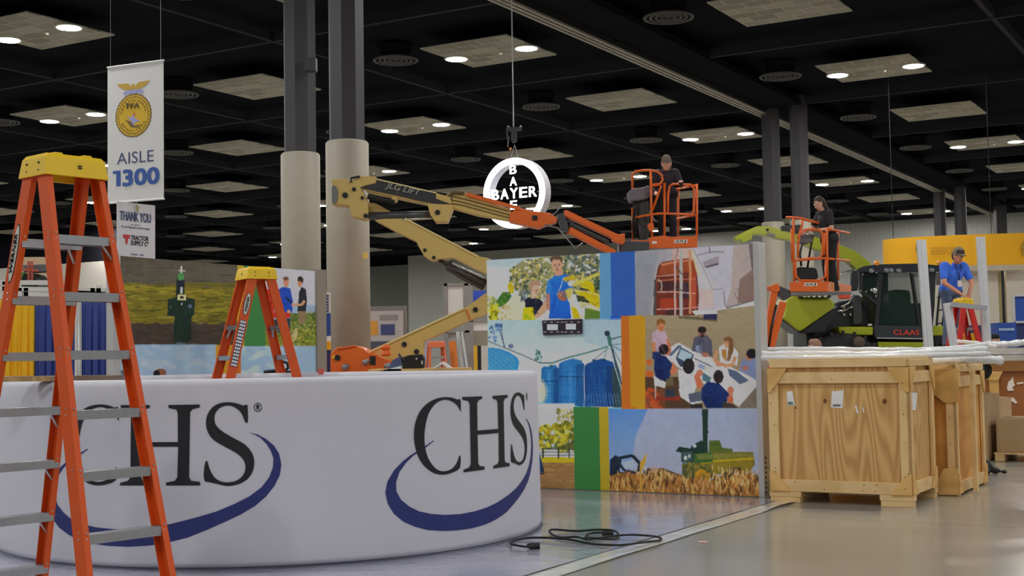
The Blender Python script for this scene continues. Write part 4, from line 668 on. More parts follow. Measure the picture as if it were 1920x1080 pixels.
# ================================================================ HANGING SIGNS
whitev = mat('white_vinyl', (226, 228, 234), .6, k=1.45, var=.01); bluep = mat('banner_blue_print', (62, 96, 172), .6, k=1.2); slate = mat('banner_slate_print', (72, 80, 120), .6, k=1.2); wire = mat('steel_wire', (120, 120, 122), .4, .6)
p0 = W(202, 381, 23.3); p1 = W(307, 375.5, 22.8); ex = p1-p0; ex[2] = 0; BW = np.linalg.norm(ex); ex /= BW; nf = np.array([ex[1], -ex[0], 0]); BH = 2.42
bn = thing('aisle_banner', 'tall white hanging banner reading AISLE 1300 with a gold emblem', 'banner', p0+ex*BW/2)
b = MB(); b.box(p0+ex*BW/2+Z3*BH/2, (BW/2, .004, BH/2), ex, nf); b.build('vinyl_sheet', whitev, bn)
b = MB(); b.tube([p0-ex*.01, p0+ex*(BW+.01)], .018, 8); b.build('pole_sleeve', whitev, bn); b = MB(); b.tube([p0+BH*Z3-ex*.01, p0+ex*(BW+.01)+BH*Z3], .018, 8); b.build('pole_sleeve', whitev, bn)
b = MB(); 
for q in (.06, BW-.06): b.tube([p0+ex*q+BH*Z3, p0+ex*q+Z3*(CEIL-p0[2])], .004, 5)
b.build('hanging_wire', wire, bn)
def bp(u, v): return p0+ex*(u*BW)+Z3*(v*BH)+nf*.005     # u,v 0..1 on the banner
text('AISLE', 'aisle_lettering', slate, bn, bp(.17, .275), ex, Z3, .66*BW, .085*BH, bold=.0)
b = MB(); text('300', 'x', None, b, bp(.29, .115), ex, Z3, .63*BW, .115*BH, bold=.07, n=nf)
b.add([bp(u, v)+nf*.003 for u, v in [(.16, .117), (.24, .117), (.24, .231), (.16, .231)]], [(0, 1, 2, 3)]); b.add([bp(u, v)+nf*.0035 for u, v in [(.1, .209), (.1, .231), (.2, .231), (.2, .209)]], [(3, 2, 1, 0)]); b.build('number_lettering', bluep, bn)
gold = mat('emblem_gold', (216, 178, 50), .6, k=1.25); ochre = mat('emblem_ochre', (128, 104, 62), .6, k=1.1); sky = mat('emblem_ribbon', (150, 156, 205), .6)
em = bp(.47, .625); eh = .155*BH; ew = .315*BW
def disc(c, rx, ry, n, wob=0, k=0):
    return [c+ex*rx*(1+wob*math.cos(k*t))*math.cos(t)+Z3*ry*(1+wob*math.cos(k*t))*math.sin(t) for t in np.linspace(0, 2*math.pi, n, endpoint=False)]
b = MB(); b.add(disc(em+nf*.001, ew*1.03, eh*1.03, 144, .02, 36), [tuple(range(144))]); emb = b.build('emblem_rim', ochre, bn)
b = MB(); b.add(disc(em+nf*.002, ew*.96, eh*.97, 144, .02, 36), [tuple(range(144))]); b.build('emblem_disc', gold, emb)
b = MB()
for q in range(44):                            # kernel ring
    t = q*2*math.pi/44; b.add(disc(em+nf*.003+ex*ew*.86*math.cos(t)+Z3*eh*.87*math.sin(t), .02, .013, 8), [tuple(range(8))])
b.add([em+nf*.003+ex*ew*x+Z3*eh*y for x, y in [(-.5, -.15), (-.1, -.3), (.1, -.5), (.5, -.45), (.2, -.6), (-.15, -.55), (-.3, -.35)]], [tuple(range(7))])
b.build('emblem_detail', ochre, emb)
b = MB(); b.add([em+nf*.0035+ex*ew*x+Z3*eh*y for x, y in [(-.4, 0), (-.1, -.12), (.0, .12), (.08, -.15), (.4, -.3), (.1, -.32), (0, -.5), (-.1, -.28)]], [tuple(range(8))]); b.build('emblem_owl_and_plough', sky, emb)
b = MB(); b.add(disc(em+nf*.004+ex*.02+Z3*.02, .022, .03, 12), [tuple(range(12))]); b.build('emblem_red_dot', mat('emblem_red', (206, 90, 50), .6), emb)
text('FFA', 'emblem_lettering', mat('emblem_dark', (66, 60, 60), .6, k=1), emb, em-ex*ew*.36+Z3*eh*.33+nf*.001, ex, Z3, ew*.72, eh*.24, bold=.02)
def arc_text(s, a0, a1, rr, hh):
    mb = MB()
    for k, ch in enumerate(s):
        if ch == ' ': continue
        t = a0+(a1-a0)*k/(len(s)-1); up = ex*math.cos(t)+Z3*math.sin(t); up = up if a1 < a0 else -up; rt = np.cross(up, nf)*1.0
        rt = -rt if (rt@ex)*(1 if True else 0) < 0 and abs(rt@ex) > .2 else rt
        text(ch, 'x', None, mb, em+ex*ew*rr*math.cos(t)+Z3*eh*rr*math.sin(t)-rt*.018-up*.015, rt, up, .036, hh, bold=.01, n=nf)
    return mb
mb = arc_text('AGRICULTURAL', math.radians(165), math.radians(15), .72, .032); mb.build('emblem_arc_lettering', ochre, emb)
mb = arc_text('EDUCATION', math.radians(212), math.radians(328), .72, .032); mb.build('emblem_arc_lettering', ochre, emb)
wing = [(.08, -.06), (.16, .1), (.35, .2), (.6, .2), (.95, .22), (.8, .08), (.55, -.04), (.25, -.14)]
b = MB()
for s in (-1, 1): b.add([em+nf*.003+Z3*(eh*1.33)+ex*ew*s*x*1.0+Z3*eh*y*1.1 for x, y in wing], [tuple(range(8))])
b.add([em+nf*.004+Z3*(eh*1.33)+ex*ew*x+Z3*eh*y for x, y in [(-.12, -.1), (.12, -.1), (.1, .08), (0, .2), (-.1, .08)]], [(0, 1, 2, 3, 4)])
b.build('emblem_eagle', mat('eagle_gold', (186, 152, 62), .6), emb)
b = MB()
for s in (-1, 1): b.add([em+nf*.005+Z3*(eh*1.1)+ex*ew*s*x+Z3*eh*y for x, y in [(0, .1), (.3, .12), (.6, .02), (.5, -.12), (.25, -.02), (0, -.1)]], [tuple(range(6))])
b.build('emblem_ribbon', sky, emb)
q0 = W(219, 479, 23.0); q1 = W(291, 485, 23.5); ex2 = q1-q0; ex2[2] = 0; SW = np.linalg.norm(ex2); ex2 /= SW; nf2 = np.array([ex2[1], -ex2[0], 0]); SH = .95
q0 = q0.copy(); sn = thing('thank_you_sign', 'small white sign reading THANK YOU hanging beneath the aisle banner', 'sign', q0+ex2*SW/2)
tilt = (W(291, 485, 23.5)-W(219, 479, 23.0)); tz = tilt[2]/SW; ex2s = ex2+Z3*tz
b = MB(); b.prism([q0, q0+ex2s*SW, q0+ex2s*SW+SH*Z3, q0+SH*Z3], -nf2*.006); b.build('board', mat('white_board', (200, 200, 206), .6, k=1.4), sn)
text('THANK YOU', 'heading', slate, sn, q0+ex2s*.08*SW+Z3*SH*.66+nf2*.002, ex2s, Z3, .8*SW, .17*SH, bold=.03)
text('#xx xxxx x', 'small_lettering', slate, sn, q0+ex2s*.36*SW+Z3*SH*.585, ex2s, Z3, .26*SW, .02*SH)
text('PLATINUM PARTNER', 'small_lettering', slate, sn, q0+ex2s*.12*SW+Z3*SH*.525, ex2s, Z3, .74*SW, .032*SH, bold=.01)
text('TRACTOR', 'logo_lettering', mat('sign_black', (48, 42, 46), .6, k=1), sn, q0+ex2s*.36*SW+Z3*SH*.315, ex2s, Z3, .46*SW, .085*SH, bold=.03)
text('SUPPLY Cº', 'logo_lettering', MATS['sign_black'], sn, q0+ex2s*.36*SW+Z3*SH*.215, ex2s, Z3, .46*SW, .085*SH, bold=.03)
text('#xxxxx xxx', 'small_lettering', slate, sn, q0+ex2s*.36*SW+Z3*SH*.03, ex2s, Z3, .34*SW, .03*SH)
b = MB(); r_ = q0+nf2*.003; b.add([r_+ex2s*SW*x+Z3*SH*y for x, y in [(.16, .40), (.34, .40), (.34, .33), (.29, .33), (.27, .22), (.23, .22), (.21, .33), (.16, .33)]], [tuple(range(8))]); b.build('logo_shield', mat('sign_red', (176, 56, 62), .6), sn)
b = MB(); b.tube([q0+ex2s*SW*.52+SH*Z3*.9+nf2*.01, q0+ex2s*SW*.52+SH*Z3*1.02, p0+ex*BW*.48+.0*Z3], .006, 6); b.box(q0+ex2s*SW*.52+SH*Z3*.9+nf2*.012, (.03, .005, .05), ex2, nf2); b.build('hanging_clip', mat('clip_tan', (150, 144, 110), .5), sn)
# ================================================================ RING SIGN
sc = W(962.8, 362, 26); RR = .70; DEP = .26; fN = -A3; ri = -B3                # faces the aisle
sg = thing('ring_sign', 'glowing white ring sign with crossed horizontal and vertical lettering, hung from a chain hoist', 'sign', sc-RR*Z3)
glow = emit('sign_glow', (238, 242, 255), 3.2); shell = mat('sign_shell', (196, 196, 202), .5, k=1.4); sgl = emit('sign_edge_glow', (225, 230, 245), .5)
def ringmesh(r1, r2, d0, d1, n=72):
    V_ = []; 
    for k in range(n):
        t = 2*math.pi*k/n; u = ri*math.cos(t)+Z3*math.sin(t); V_ += [sc+u*r1-fN*d0, sc+u*r2-fN*d0, sc+u*r2-fN*d1, sc+u*r1-fN*d1]
    F_ = [(4*k+a, 4*((k+1) % n)+a, 4*((k+1) % n)+(a+1) % 4, 4*k+(a+1) % 4) for k in range(n) for a in range(4)]
    return V_, F_
b = MB(); b.add(*ringmesh(RR, RR*.835, .03, DEP)); b.build('ring_shell', shell, sg)
b = MB(); b.add(*ringmesh(RR, RR*.835, 0, .03)); b.build('ring_face', glow, sg)
def letters(s, vert, pos, cell, h):
    for k, ch in enumerate(s):
        if vert and k == 2: continue
        o = sc+(ri*0-Z3*(k-2)*cell if vert else ri*(k-2)*cell)-ri*.085-Z3*h/2+fN*(-.02)
        text(ch, 'letter', glow, sg, o, ri, Z3, .17 if not vert else .15, h, bold=.03, n=fN)
letters('BAYER', False, 0, .215, .2); letters('BAYER', True, 0, .235, .17)
b = MB(); 
for s in (-1, 1): b.tube([sc+ri*s*.0+Z3*s*.49+(-fN)*.1, sc+Z3*s*RR*.9-fN*.1], .01, 6); b.tube([sc+ri*s*.49-fN*.1, sc+ri*s*RR*.9-fN*.1], .01, 6)
b.build('letter_struts', wire, sg)
chr_ = mat('hoist_steel', (150, 150, 152), .35, .7)
hs = thing('chain_hoist', 'steel chain hoist hanging from the ceiling above the glowing ring sign', 'hoist', W(963, 262, 26))
b = MB(); b.tube([W(963, 238, 26), np.array([*W(963, 238, 26)[:2], CEIL])], .012, 8); b.build('rod', chr_, hs)
b = MB(); b.box(W(964, 242, 26), (.15, .05, .03)); b.box(W(951, 250, 26), (.02, .03, .11)); b.box(W(964, 254, 26), (.06, .06, .11)); b.lathe(W(964, 268, 26), [(.03, 0), (.06, .04), (.06, .1), (.02, .13)], 12); b.build('hoist_body', mat('hoist_dark', (62, 62, 66), .4, .4), hs)
b = MB(); 
for x in (953, 976): b.lathe(W(x, 240, 26), [(.02, 0), (.03, .02), (.01, .05)], 8)
b.tube([W(965, 272, 26), W(961, 284, 26), W(958, 298, 26)], .01, 6); b.tube([W(965, 272, 26), W(969, 286, 26), W(972, 298, 26)], .01, 6); b.tube([W(954, 256, 26), W(952, 275, 25.95)], .012, 6); b.build('lifting_chain', chr_, hs)
b = MB(); b.ball(W(957, 279, 25.95), .03, 8); b.build('orange_hook', mat('hook_orange', (206, 130, 70), .5), hs)
# ================================================================ PEOPLE
skinA = mat('skin', (200, 148, 120), .55, var=.03, k=1.3)
def capsule(b, a, c, ra, rb, n=12):
    a = np.asarray(a, float); c = np.asarray(c, float); d = c-a; L = np.linalg.norm(d)+1e-6; d = d/L
    prof = [(1e-4, -ra)]+[(ra*math.sin(t), -ra*math.cos(t)) for t in (.45, .9, 1.4)]+[(rb*math.cos(t), L+rb*math.sin(t)) for t in (.15, .65, 1.1)]+[(1e-4, L+rb)]
    b.lathe(a, prof, n, axis=d, ex=np.array([0, 0, 1.]) if abs(d[2]) < .9 else np.array([1., 0, 0]))
def blob(b, name, m, parent, vox, smooth=3):
    o = b.build(name, m, parent, smooth=True); r = o.modifiers.new('remesh', 'REMESH'); r.mode = 'VOXEL'; r.voxel_size = vox; r.use_smooth_shade = True
    s = o.modifiers.new('smooth', 'SMOOTH'); s.iterations = smooth; s.factor = .5; return o
def person(label, base, head, J={}, shirt=None, trousers=None, hair=None, hairstyle='short', skin=None, cap=None, glasses=False, sleeve='short', lanyard=False, vox=.009, bare=False, shoe=None, look=(0, .05, -.03)):
    f = np.array([head[0], head[1], 0.]); f /= np.linalg.norm(f); r = np.array([f[1], -f[0], 0]); base = np.asarray(base, float)
    Q = dict(pel=(0, 0, .97), che=(0, .03, 1.28), nek=(0, .02, 1.47), hed=(0, .05, 1.63), shl=(-.185, .01, 1.42), shr=(.185, .01, 1.42), ell=(-.25, .0, 1.13), elr=(.25, 0, 1.13), wrl=(-.26, .12, .9), wrr=(.26, .12, .9), hpl=(-.09, 0, .93), hpr=(.09, 0, .93), knl=(-.1, .03, .5), knr=(.1, .03, .5), anl=(-.11, -.02, .09), anr=(.11, -.02, .09)); Q.update(J)
    P = {k: base+r*v[0]+f*v[1]+Z3*v[2] for k, v in Q.items()}; sk = skin or skinA
    t = thing('person', label, 'person', base); b = MB()
    up = P['hed']-P['nek']; up /= np.linalg.norm(up)
    lk = f+up*look[2]*0; h = P['hed']; lf = f*math.cos(look[2]*1)+Z3*math.sin(look[2]); lf = lf+r*look[0]; lf /= np.linalg.norm(lf); lu = Z3-(Z3@lf)*lf; lu /= np.linalg.norm(lu); lr = np.cross(lf, lu)
    def H(x, y, z): return h+lr*x+lf*y+lu*z
    capsule(b, P['pel'], P['che'], .125, .135, 14); capsule(b, P['che']+r*.06, P['shr']-r*.04, .11, .075); capsule(b, P['che']-r*.06, P['shl']+r*.04, .11, .075); capsule(b, P['hpl']+Z3*.03, P['hpr']+Z3*.03, .115, .115)
    capsule(b, P['nek']-up*.05, H(0, -.01, -.05), .058, .052)
    for q in (0, 1, 2): capsule(b, H(0, -.015+.01*q, .045-.03*q), H(0, .0+.012*q, -.01-.02*q), .083-.004*q, .076-.006*q)
    capsule(b, H(0, .03, -.05), H(0, .05, -.085), .05, .032); capsule(b, H(0, .078, .01), H(0, .1, -.022), .011, .016, 8)
    for s in (-1, 1): capsule(b, H(s*.08, -.01, .02), H(s*.083, -.005, -.03), .014, .01, 8); capsule(b, H(s*.035, .072, .03), H(s*.05, .065, .03), .014, .012, 8)
    for s, S in ((-1, 'l'), (1, 'r')):
        capsule(b, P['sh'+S], P['el'+S], .052, .042); capsule(b, P['el'+S], P['wr'+S], .041, .028); capsule(b, P['hp'+S], P['kn'+S], .088, .06); capsule(b, P['kn'+S], P['an'+S], .058, .042)
        d = P['wr'+S]-P['el'+S]; d /= np.linalg.norm(d); sd = np.cross(d, Z3); sd = sd/np.linalg.norm(sd) if np.linalg.norm(sd) > .2 else r; nm = np.cross(d, sd); dn = -Z3*.35 if abs(d[2]) < .8 else f*.35; pc = P['wr'+S]+d*.045
        for q in (-1, 0, 1): capsule(b, P['wr'+S]+sd*q*.014, pc+d*.035+sd*q*.024, .018, .017, 8)
        for q, L in ((-1.5, .06), (-.5, .073), (.5, .078), (1.5, .068)):
            a0 = pc+d*.045+sd*q*.021; a1 = a0+(d+dn*.6)*L*.5; a2 = a1+(d*.6+dn*2.2)*L*.45; capsule(b, a0, a1, .0095, .0088, 8); capsule(b, a1, a2, .0088, .0075, 8)
        th = pc-d*.02+sd*(-s)*.03; capsule(b, th, th+d*.03-sd*s*.018+dn*.05, .012, .0105, 8); capsule(b, th+d*.03-sd*s*.018+dn*.05, th+d*.055-sd*s*.012+dn*.1, .0105, .009, 8)
        capsule(b, P['an'+S], P['an'+S]+f*.15-Z3*.05, .045, .035)
    body = blob(b, 'body', sk, t, vox)
    b = MB(); 
    for s in (-1, 1): b.ball(H(s*.032, .081, .018), .012, 8)
    b.build('eye', mat('eye_white', (215, 210, 205), .3), body, smooth=True)
    b = MB(); 
    for s in (-1, 1): b.ball(H(s*.032, .0905, .017), .006, 8); b.beam(H(s*.018, .088, .042), H(s*.05, .08, .044), .008, .006, lf)
    b.build('pupils_and_brows', mat('eye_dark', (44, 34, 30), .4, k=1), body)
    b = MB(); capsule(b, H(-.02, .082, -.052), H(.02, .082, -.052), .006, .006, 8); b.build('mouth', mat('lip', (168, 96, 88), .5), body)
    if hair is not None:
        b = MB()
        if hairstyle == 'short':
            for q in range(3): capsule(b, H(0, -.03, .055), H(0, -.045, .045-.03*q), .087, .08)
            capsule(b, H(-.02, .02, .08), H(.02, .02, .08), .062, .062)
        elif hairstyle == 'long':
            for q in range(3): capsule(b, H(0, -.03, .055), H(0, -.055, .0), .092, .088)
            for s in (-1, 0, 1): capsule(b, H(s*.055, -.055, .01), H(s*.05, -.07, -.18), .05, .03)
            capsule(b, H(0, -.09, -.05), H(0, -.11, -.26), .05, .025)
        blob(b, 'hair', hair, body, .012)
    if cap is not None:
        b = MB(); capsule(b, H(0, -.015, .055), H(0, -.01, .075), .095, .088)
        if cap[1]:
            b.prism([H(x, y, .05) for x, y in [(-.07, .05), (-.065, .11), (-.03, .15), (.03, .15), (.065, .11), (.07, .05)]], lu*.012)
        blob(b, 'cap', cap[0], body, .008, 2)
    if glasses:
        b = MB()
        for s in (-1, 1): b.tube([H(s*.033+.024*math.cos(q), .098, .018+.018*math.sin(q)) for q in np.linspace(0, 6.283, 12, endpoint=False)], .003, 5, closed=True)
        b.tube([H(-.01, .1, .02), H(.01, .1, .02)], .003, 5); b.build('glasses', rub, body)
    if shirt is not None:
        b = MB(); capsule(b, P['pel']-Z3*.02, P['che'], .142, .15, 14); capsule(b, P['che']+r*.06, P['shr']-r*.03, .124, .086); capsule(b, P['che']-r*.06, P['shl']+r*.03, .124, .086); capsule(b, P['hpl']+Z3*.05, P['hpr']+Z3*.05, .122, .122); capsule(b, P['nek']-up*.06, P['nek']-up*.02, .08, .07)
        for S in 'lr':
            a, e_, w_ = P['sh'+S], P['el'+S], P['wr'+S]; capsule(b, a, a+(e_-a)*(.65 if sleeve == 'short' else 1), .07, .064 if sleeve == 'short' else .054)
            if sleeve == 'long': capsule(b, e_, e_+(w_-e_)*.93, .054, .042)
        blob(b, 'shirt', shirt, t, vox)
    if trousers is not None:
        b = MB(); capsule(b, P['hpl']+Z3*.02, P['hpr']+Z3*.02, .125, .125)
        for S in 'lr': capsule(b, P['hp'+S], P['kn'+S], .102, .075); capsule(b, P['kn'+S], P['an'+S]+Z3*.0, .073, .066)
        blob(b, 'trousers', trousers, t, vox)
    b = MB()
    for S in 'lr':
        b = MB(); a = P['an'+S]; capsule(b, a-Z3*.03-f*.03, a+f*.16-Z3*.045, .055, .042); b.box(a+f*.06-Z3*.075, (.045, .13, .014), r, f); blob(b, 'shoe', shoe or rub, t, .01, 2)
    if lanyard:
        b = MB(); cc = P['che']; b.tube([P['nek']+f*.04-r*.06, cc+f*.155+Z3*.02-r*.02, cc+f*.16-Z3*.1, cc+f*.155+Z3*.02+r*.02, P['nek']+f*.04+r*.06], .007, 6); lb = b.build('lanyard', mat('lanyard_navy', (40, 50, 110), .6, k=1), t)
        b = MB(); b.box(cc+f*.165-Z3*.15, (.035, .004, .05), r, f); b.build('badge', mat('badge_card', (205, 200, 195), .5), lb)
    return t, P
blk = mat('black_cloth', (34, 34, 40), .85, k=1.1); jeans = mat('blue_jeans', (84, 100, 130), .85, k=1.2, bump=.1); blueshirt = mat('royal_blue_polo', (58, 104, 216), .8, k=1.45, var=.08, scale=9); hb = mat('brown_hair', (66, 52, 46), .7, k=1.1); greyb = mat('grey_knit', (120, 108, 96), .9, k=1.2); hoodie = mat('plum_black_hoodie', (50, 42, 52), .85, k=1.1)
# worker in lift basket above the photo wall
p = W(1252, 462, 24.3)
person('person in dark hoodie, grey beanie and glasses in basket above the photo wall', (p[0], p[1], p[2]), (-.25, -1), dict(pel=(.02, .0, .95), che=(-.02, .1, 1.22), nek=(-.03, .17, 1.38), hed=(-.04, .24, 1.5), shl=(-.2, .12, 1.34), shr=(.16, .12, 1.34), ell=(-.3, .22, 1.1), wrl=(-.32, .42, 1.12), elr=(.22, .08, 1.06), wrr=(.16, .3, .98)), shirt=hoodie, trousers=blk, cap=(greyb, False), glasses=True, sleeve='long', hair=mat('grey_brown_hair', (110, 96, 84), .8), hairstyle='long', look=(-.1, 0, -.25))
# worker in second basket, side on, looking down to the left
p = W(1558, 546, 24.2)
person('person with long dark hair in black T-shirt looking down in the right-hand lift basket', (p[0], p[1], p[2]), (-1, -.35), dict(pel=(0, -.02, .98), che=(0, .07, 1.28), nek=(0, .13, 1.46), hed=(0, .2, 1.6), shl=(-.18, .1, 1.41), shr=(.18, .1, 1.41), ell=(-.24, .1, 1.12), wrl=(-.16, .36, 1.1), elr=(.22, .22, 1.16), wrr=(.12, .45, 1.08)), shirt=mat('black_tshirt', (48, 46, 50), .85, k=1.1), trousers=blk, hair=hb, hairstyle='long', look=(0, 0, -.5), skin=mat('skin_light', (206, 160, 136), .55, k=1.2))
# man in the blue polo
p = W(1786, 651, 22.0)
person('man in royal blue polo, jeans and grey cap bending over the red stepladder', (p[0], p[1], 1.5), (.38, -1), dict(pel=(0, -.06, .95), che=(0, .06, 1.22), nek=(.0, .16, 1.4), hed=(.02, .24, 1.52), shl=(-.21, .1, 1.36), shr=(.21, .1, 1.36), ell=(-.27, .2, 1.08), wrl=(-.06, .38, .9), elr=(.28, .2, 1.08), wrr=(.14, .4, .9)), shirt=blueshirt, trousers=jeans, cap=(mat('taupe_cap', (120, 108, 92), .85), True), hair=hb, lanyard=True, look=(0, 0, -.4), skin=mat('skin_ruddy', (206, 140, 112), .55, k=1.2))
b = MB(); b.box(W(1778, 560, 21.86)+(0, 0, -.12), (.07, .05, .05)); tag(b.build('tool_pouch', rub), 'black tool pouch hanging on the belt of the man in the blue polo', 'pouch')
# people mostly hidden behind the crates
p = G(1532, 700); d = ray(1532, 645); p = W(1532, 645, 21.5)
person('person behind the wooden crates, only the brown head top visible below the green header', (p[0], p[1], 0), (-.8, .6), dict(hed=(0, .05, 1.56), nek=(0, .02, 1.40)), shirt=blk, trousers=blk, hair=mat('reddish_hair', (140, 104, 88), .8), vox=.016)
p = W(1866, 631, 24)
person('dark-haired person behind the plastic-wrapped poles at the right, only head top visible', (p[0], p[1], 0), (-.5, -1), dict(), shirt=blk, trousers=blk, hair=blk, vox=.016)
# ================================================================ BOOM LIFTS
cream = mat('cream_lift_paint', (190, 162, 92), .42, k=1.4, coat=.2, var=.05); cream_hi = mat('cream_edge_highlight', (216, 196, 140), .4, k=1.35); lo = mat('lift_orange_paint', (210, 94, 22), .42, k=1.35, coat=.2); steel = mat('dull_steel', (120, 122, 126), .35, .6); decal = mat('black_decal', (48, 48, 50), .5, k=1.1)
def Z5(x, y): return 600+x/3.856, 280+y/3.856
def Z6(x, y): return 600+x/4.909, 500+y/4.909
def Z7(x, y): return 840+x/3.6, 180+y/3.6
def Z8(x, y): return 1040+x/5.4, 280+y/5.4
def mp(fn, pts): return [fn(*q) for q in pts]
D1 = 23.0
L1 = thing('boom_lift', 'cream and orange articulated boom lift reaching over the photo wall', 'boom lift', (W(690, 690, D1)[0], D1, 0))
# undercarriage (hidden behind the ring wall)
bx = W(690, 690, D1)[0]
b = MB(); b.box((bx+.3, D1+.35, .62), (1.3, .85, .28)); b.build('chassis', lo, L1, bevel=.04)
for sx_ in (-.85, 1.45):
    for sy_ in (-.6, 1.3):
        b = MB(); b.lathe((bx+sx_, D1+sy_-.15, .42), [(.2, 0), (.38, .01), (.42, .06), (.42, .24), (.38, .29), (.2, .3)], 24, axis=np.array([0, 1., 0]), ex=Z3); b.build('wheel', rub, L1)
b = MB(); hood = rounded(mp(Z6, [(95, 1100), (95, 810), (112, 775), (160, 738), (230, 742), (330, 728), (400, 752), (450, 792), (510, 800), (570, 838), (745, 905), (745, 1100)]), .2, 3)
b.prism([W(x, y, D1-.2) for x, y in hood], (0, .9, 0)); hd = b.build('engine_hood', lo, L1, bevel=.03)
ppx(mp(Z6, [(150, 740), (230, 735), (330, 722), (330, 735), (230, 752), (155, 762)]), D1-.24, .1, 'hood_handle', lo, hd)
ppx(mp(Z6, [(458, 822), (510, 825), (510, 905), (462, 905)]), D1-.215, .03, 'vent_grille', rub, hd, bevel=0)
b = MB(); b.lathe(W(*Z6(160, 838), D1-.24), [(.05, 0), (.05, .06)], 14, axis=np.array([0, 1., 0]), ex=Z3); b.build('fuel_port', rub, hd)
b = MB(); b.lathe(W(*Z6(126, 832), D1-.24), [(.03, 0), (.03, .06)], 10, axis=np.array([0, 1., 0]), ex=Z3); b.build('port_rim', capy, hd)
for x, y, q in ((215, 935, 28), (400, 890, 24), (600, 925, 24)):
    b = MB(); c0 = W(*Z6(x, y), D1-.34); b.lathe(c0, [(.03, 0), (q/4.909*D1/FPX*1.0, .02), (q/4.909*D1/FPX*1.1, .07), (.04, .12)], 16, axis=np.array([.5, .8, .33]), ex=Z3); b.build('hood_latch', steel, L1, smooth=False)  # silver roller-like latches on the engine hood
b = MB(); b.lathe(W(*Z6(606, 825), D1-.3), [(.05, 0), (.09, .03), (.06, .1), (.09, .15), (.05, .2)], 12); b.build('rotating_beacon', lo, L1)
arm = mp(Z6, [(430, 800), (1330, 385), (1560, 215), (1640, 240), (1640, 400), (1380, 495), (1150, 600), (955, 690), (950, 850), (600, 880), (480, 880)])
ppx(arm, D1+.05, .42, 'lower_boom', cream, L1, .012)
b = MB(); b.beam(W(*Z6(440, 790), D1+.03), W(*Z6(1325, 384), D1+.03), .03, .04, (0, 0, 1)); b.build('lower_boom_highlight', cream_hi, L1)  # paler bar paints the bright highlight on the boom's top edge
b = MB(); 
for x, y in ((775, 715), (888, 782), (1430, 395)): b.lathe(W(*Z6(x, y), D1+.02), [(.045, 0), (.045, .05)], 12, axis=np.array([0, 1., 0]), ex=Z3)
b.build('pivot_pin', rub, L1)
b = MB(); b.beam(W(*Z6(1345, 395), D1+.035), W(*Z6(1385, 492), D1+.035), .02, .02, (1, 0, 0)); b.build('boom_seam', lo, L1)
up = mp(Z5, [(392, 510), (520, 493), (610, 497), (760, 580), (1145, 775), (1215, 785), (1300, 830), (1330, 1000), (1250, 1080), (1205, 1000), (1205, 900), (1160, 885), (960, 785), (860, 796), (805, 806), (752, 772), (722, 720), (695, 665), (540, 590)])
ppx(up, D1-.02, .36, 'upper_riser', cream, L1)
b = MB(); b.beam(W(*Z5(615, 500), D1-.03), W(*Z5(1145, 775), D1-.03), .025, .03, (0, 0, 1)); b.build('riser_highlight', cream_hi, L1)  # highlight along the riser's upper edge, painted as a paler strip
b = MB(); 
for x, y in ((758, 728), (822, 782)): b.lathe(W(*Z5(x, y), D1-.05), [(.03, 0), (.03, .05)], 12, axis=np.array([0, 1., 0]), ex=Z3)
b.build('pivot_pin', rub, L1)
ppx(mp(Z5, [(348, 385), (400, 388), (520, 455), (520, 462), (348, 468)]), D1+.1, .25, 'riser_link', cream, L1)
b = MB(); b.tube([W(*Z5(860, 800), D1+.1), W(*Z5(940, 845), D1+.1)], .035, 10); b.tube([W(*Z5(925, 838), D1+.1), W(*Z5(1195, 985), D1+.1)], .1, 12); b.tube([W(*Z5(950, 880), D1-.02), W(*Z5(1020, 930), D1-.02), W(*Z5(1180, 1010), D1-.02)], .025, 8); b.build('lift_cylinder', mat('cylinder_brown_black', (62, 54, 50), .4, k=1.2), L1, smooth=True)
b = MB(); b.tube([W(*Z5(955, 820), D1+.0), W(*Z5(1190, 930), D1+.0)], .03, 8); b.build('cylinder_rod', mat('rod_silver', (188, 188, 188), .25, .8), L1, smooth=True)
head_ = mp(Z5, [(80, 215), (200, 213), (212, 238), (285, 192), (405, 197), (405, 245), (330, 262), (290, 275), (332, 350), (347, 400), (347, 488), (312, 502), (225, 482), (212, 405), (140, 397), (84, 396), (84, 262)])
ppx(head_, D1-.12, .5, 'boom_head', cream, L1, .015)
ppx(rounded(mp(Z5, [(84, 262), (112, 262), (128, 300), (126, 360), (112, 392), (86, 390)])), D1-.16, .5, 'head_bumper', mat('grey_bumper', (104, 106, 108), .6), L1)
b = MB(); 
for x, y, r_ in ((181, 331, .05), (245, 288, .035), (330, 480, .04), (305, 350, .03)): b.lathe(W(*Z5(x, y), D1-.15), [(r_, 0), (r_, .05)], 12, axis=np.array([0, 1., 0]), ex=Z3)
b.build('pivot_pin', rub, L1)
b = MB(); b.tube([W(*Z5(222, 240), D1-.16), W(*Z5(226, 208), D1-.16), W(*Z5(288, 196), D1-.16)], .02, 6); b.build('hose_guard', rub, L1)
ppx(mp(Z5, [(285, 215), (400, 210), (840, 316), (945, 345), (950, 402), (790, 398), (560, 350), (330, 300)]), D1-.08, .36, 'main_boom', cream, L1)
ppx(mp(Z5, [(283, 275), (400, 222), (740, 290), (838, 318), (836, 355), (952, 398), (880, 402), (700, 368), (540, 330), (330, 287)]), D1-.1, .015, 'boom_decal', decal, L1, bevel=0)
t0 = W(*Z5(468, 290), D1-.115); t1 = W(*Z5(706, 345), D1-.115); ev = (t1-t0); wv_ = np.linalg.norm(ev); ev /= wv_
text('JLG LIFT', 'boom_lettering', mat('decal_grey', (150, 148, 140), .5), L1, t0+(0, -.005, 0), ev, np.array([ev[2]*-1, 0, ev[0]])+ev*.25, wv_, .13, bold=.015, n=(0, -1, 0))
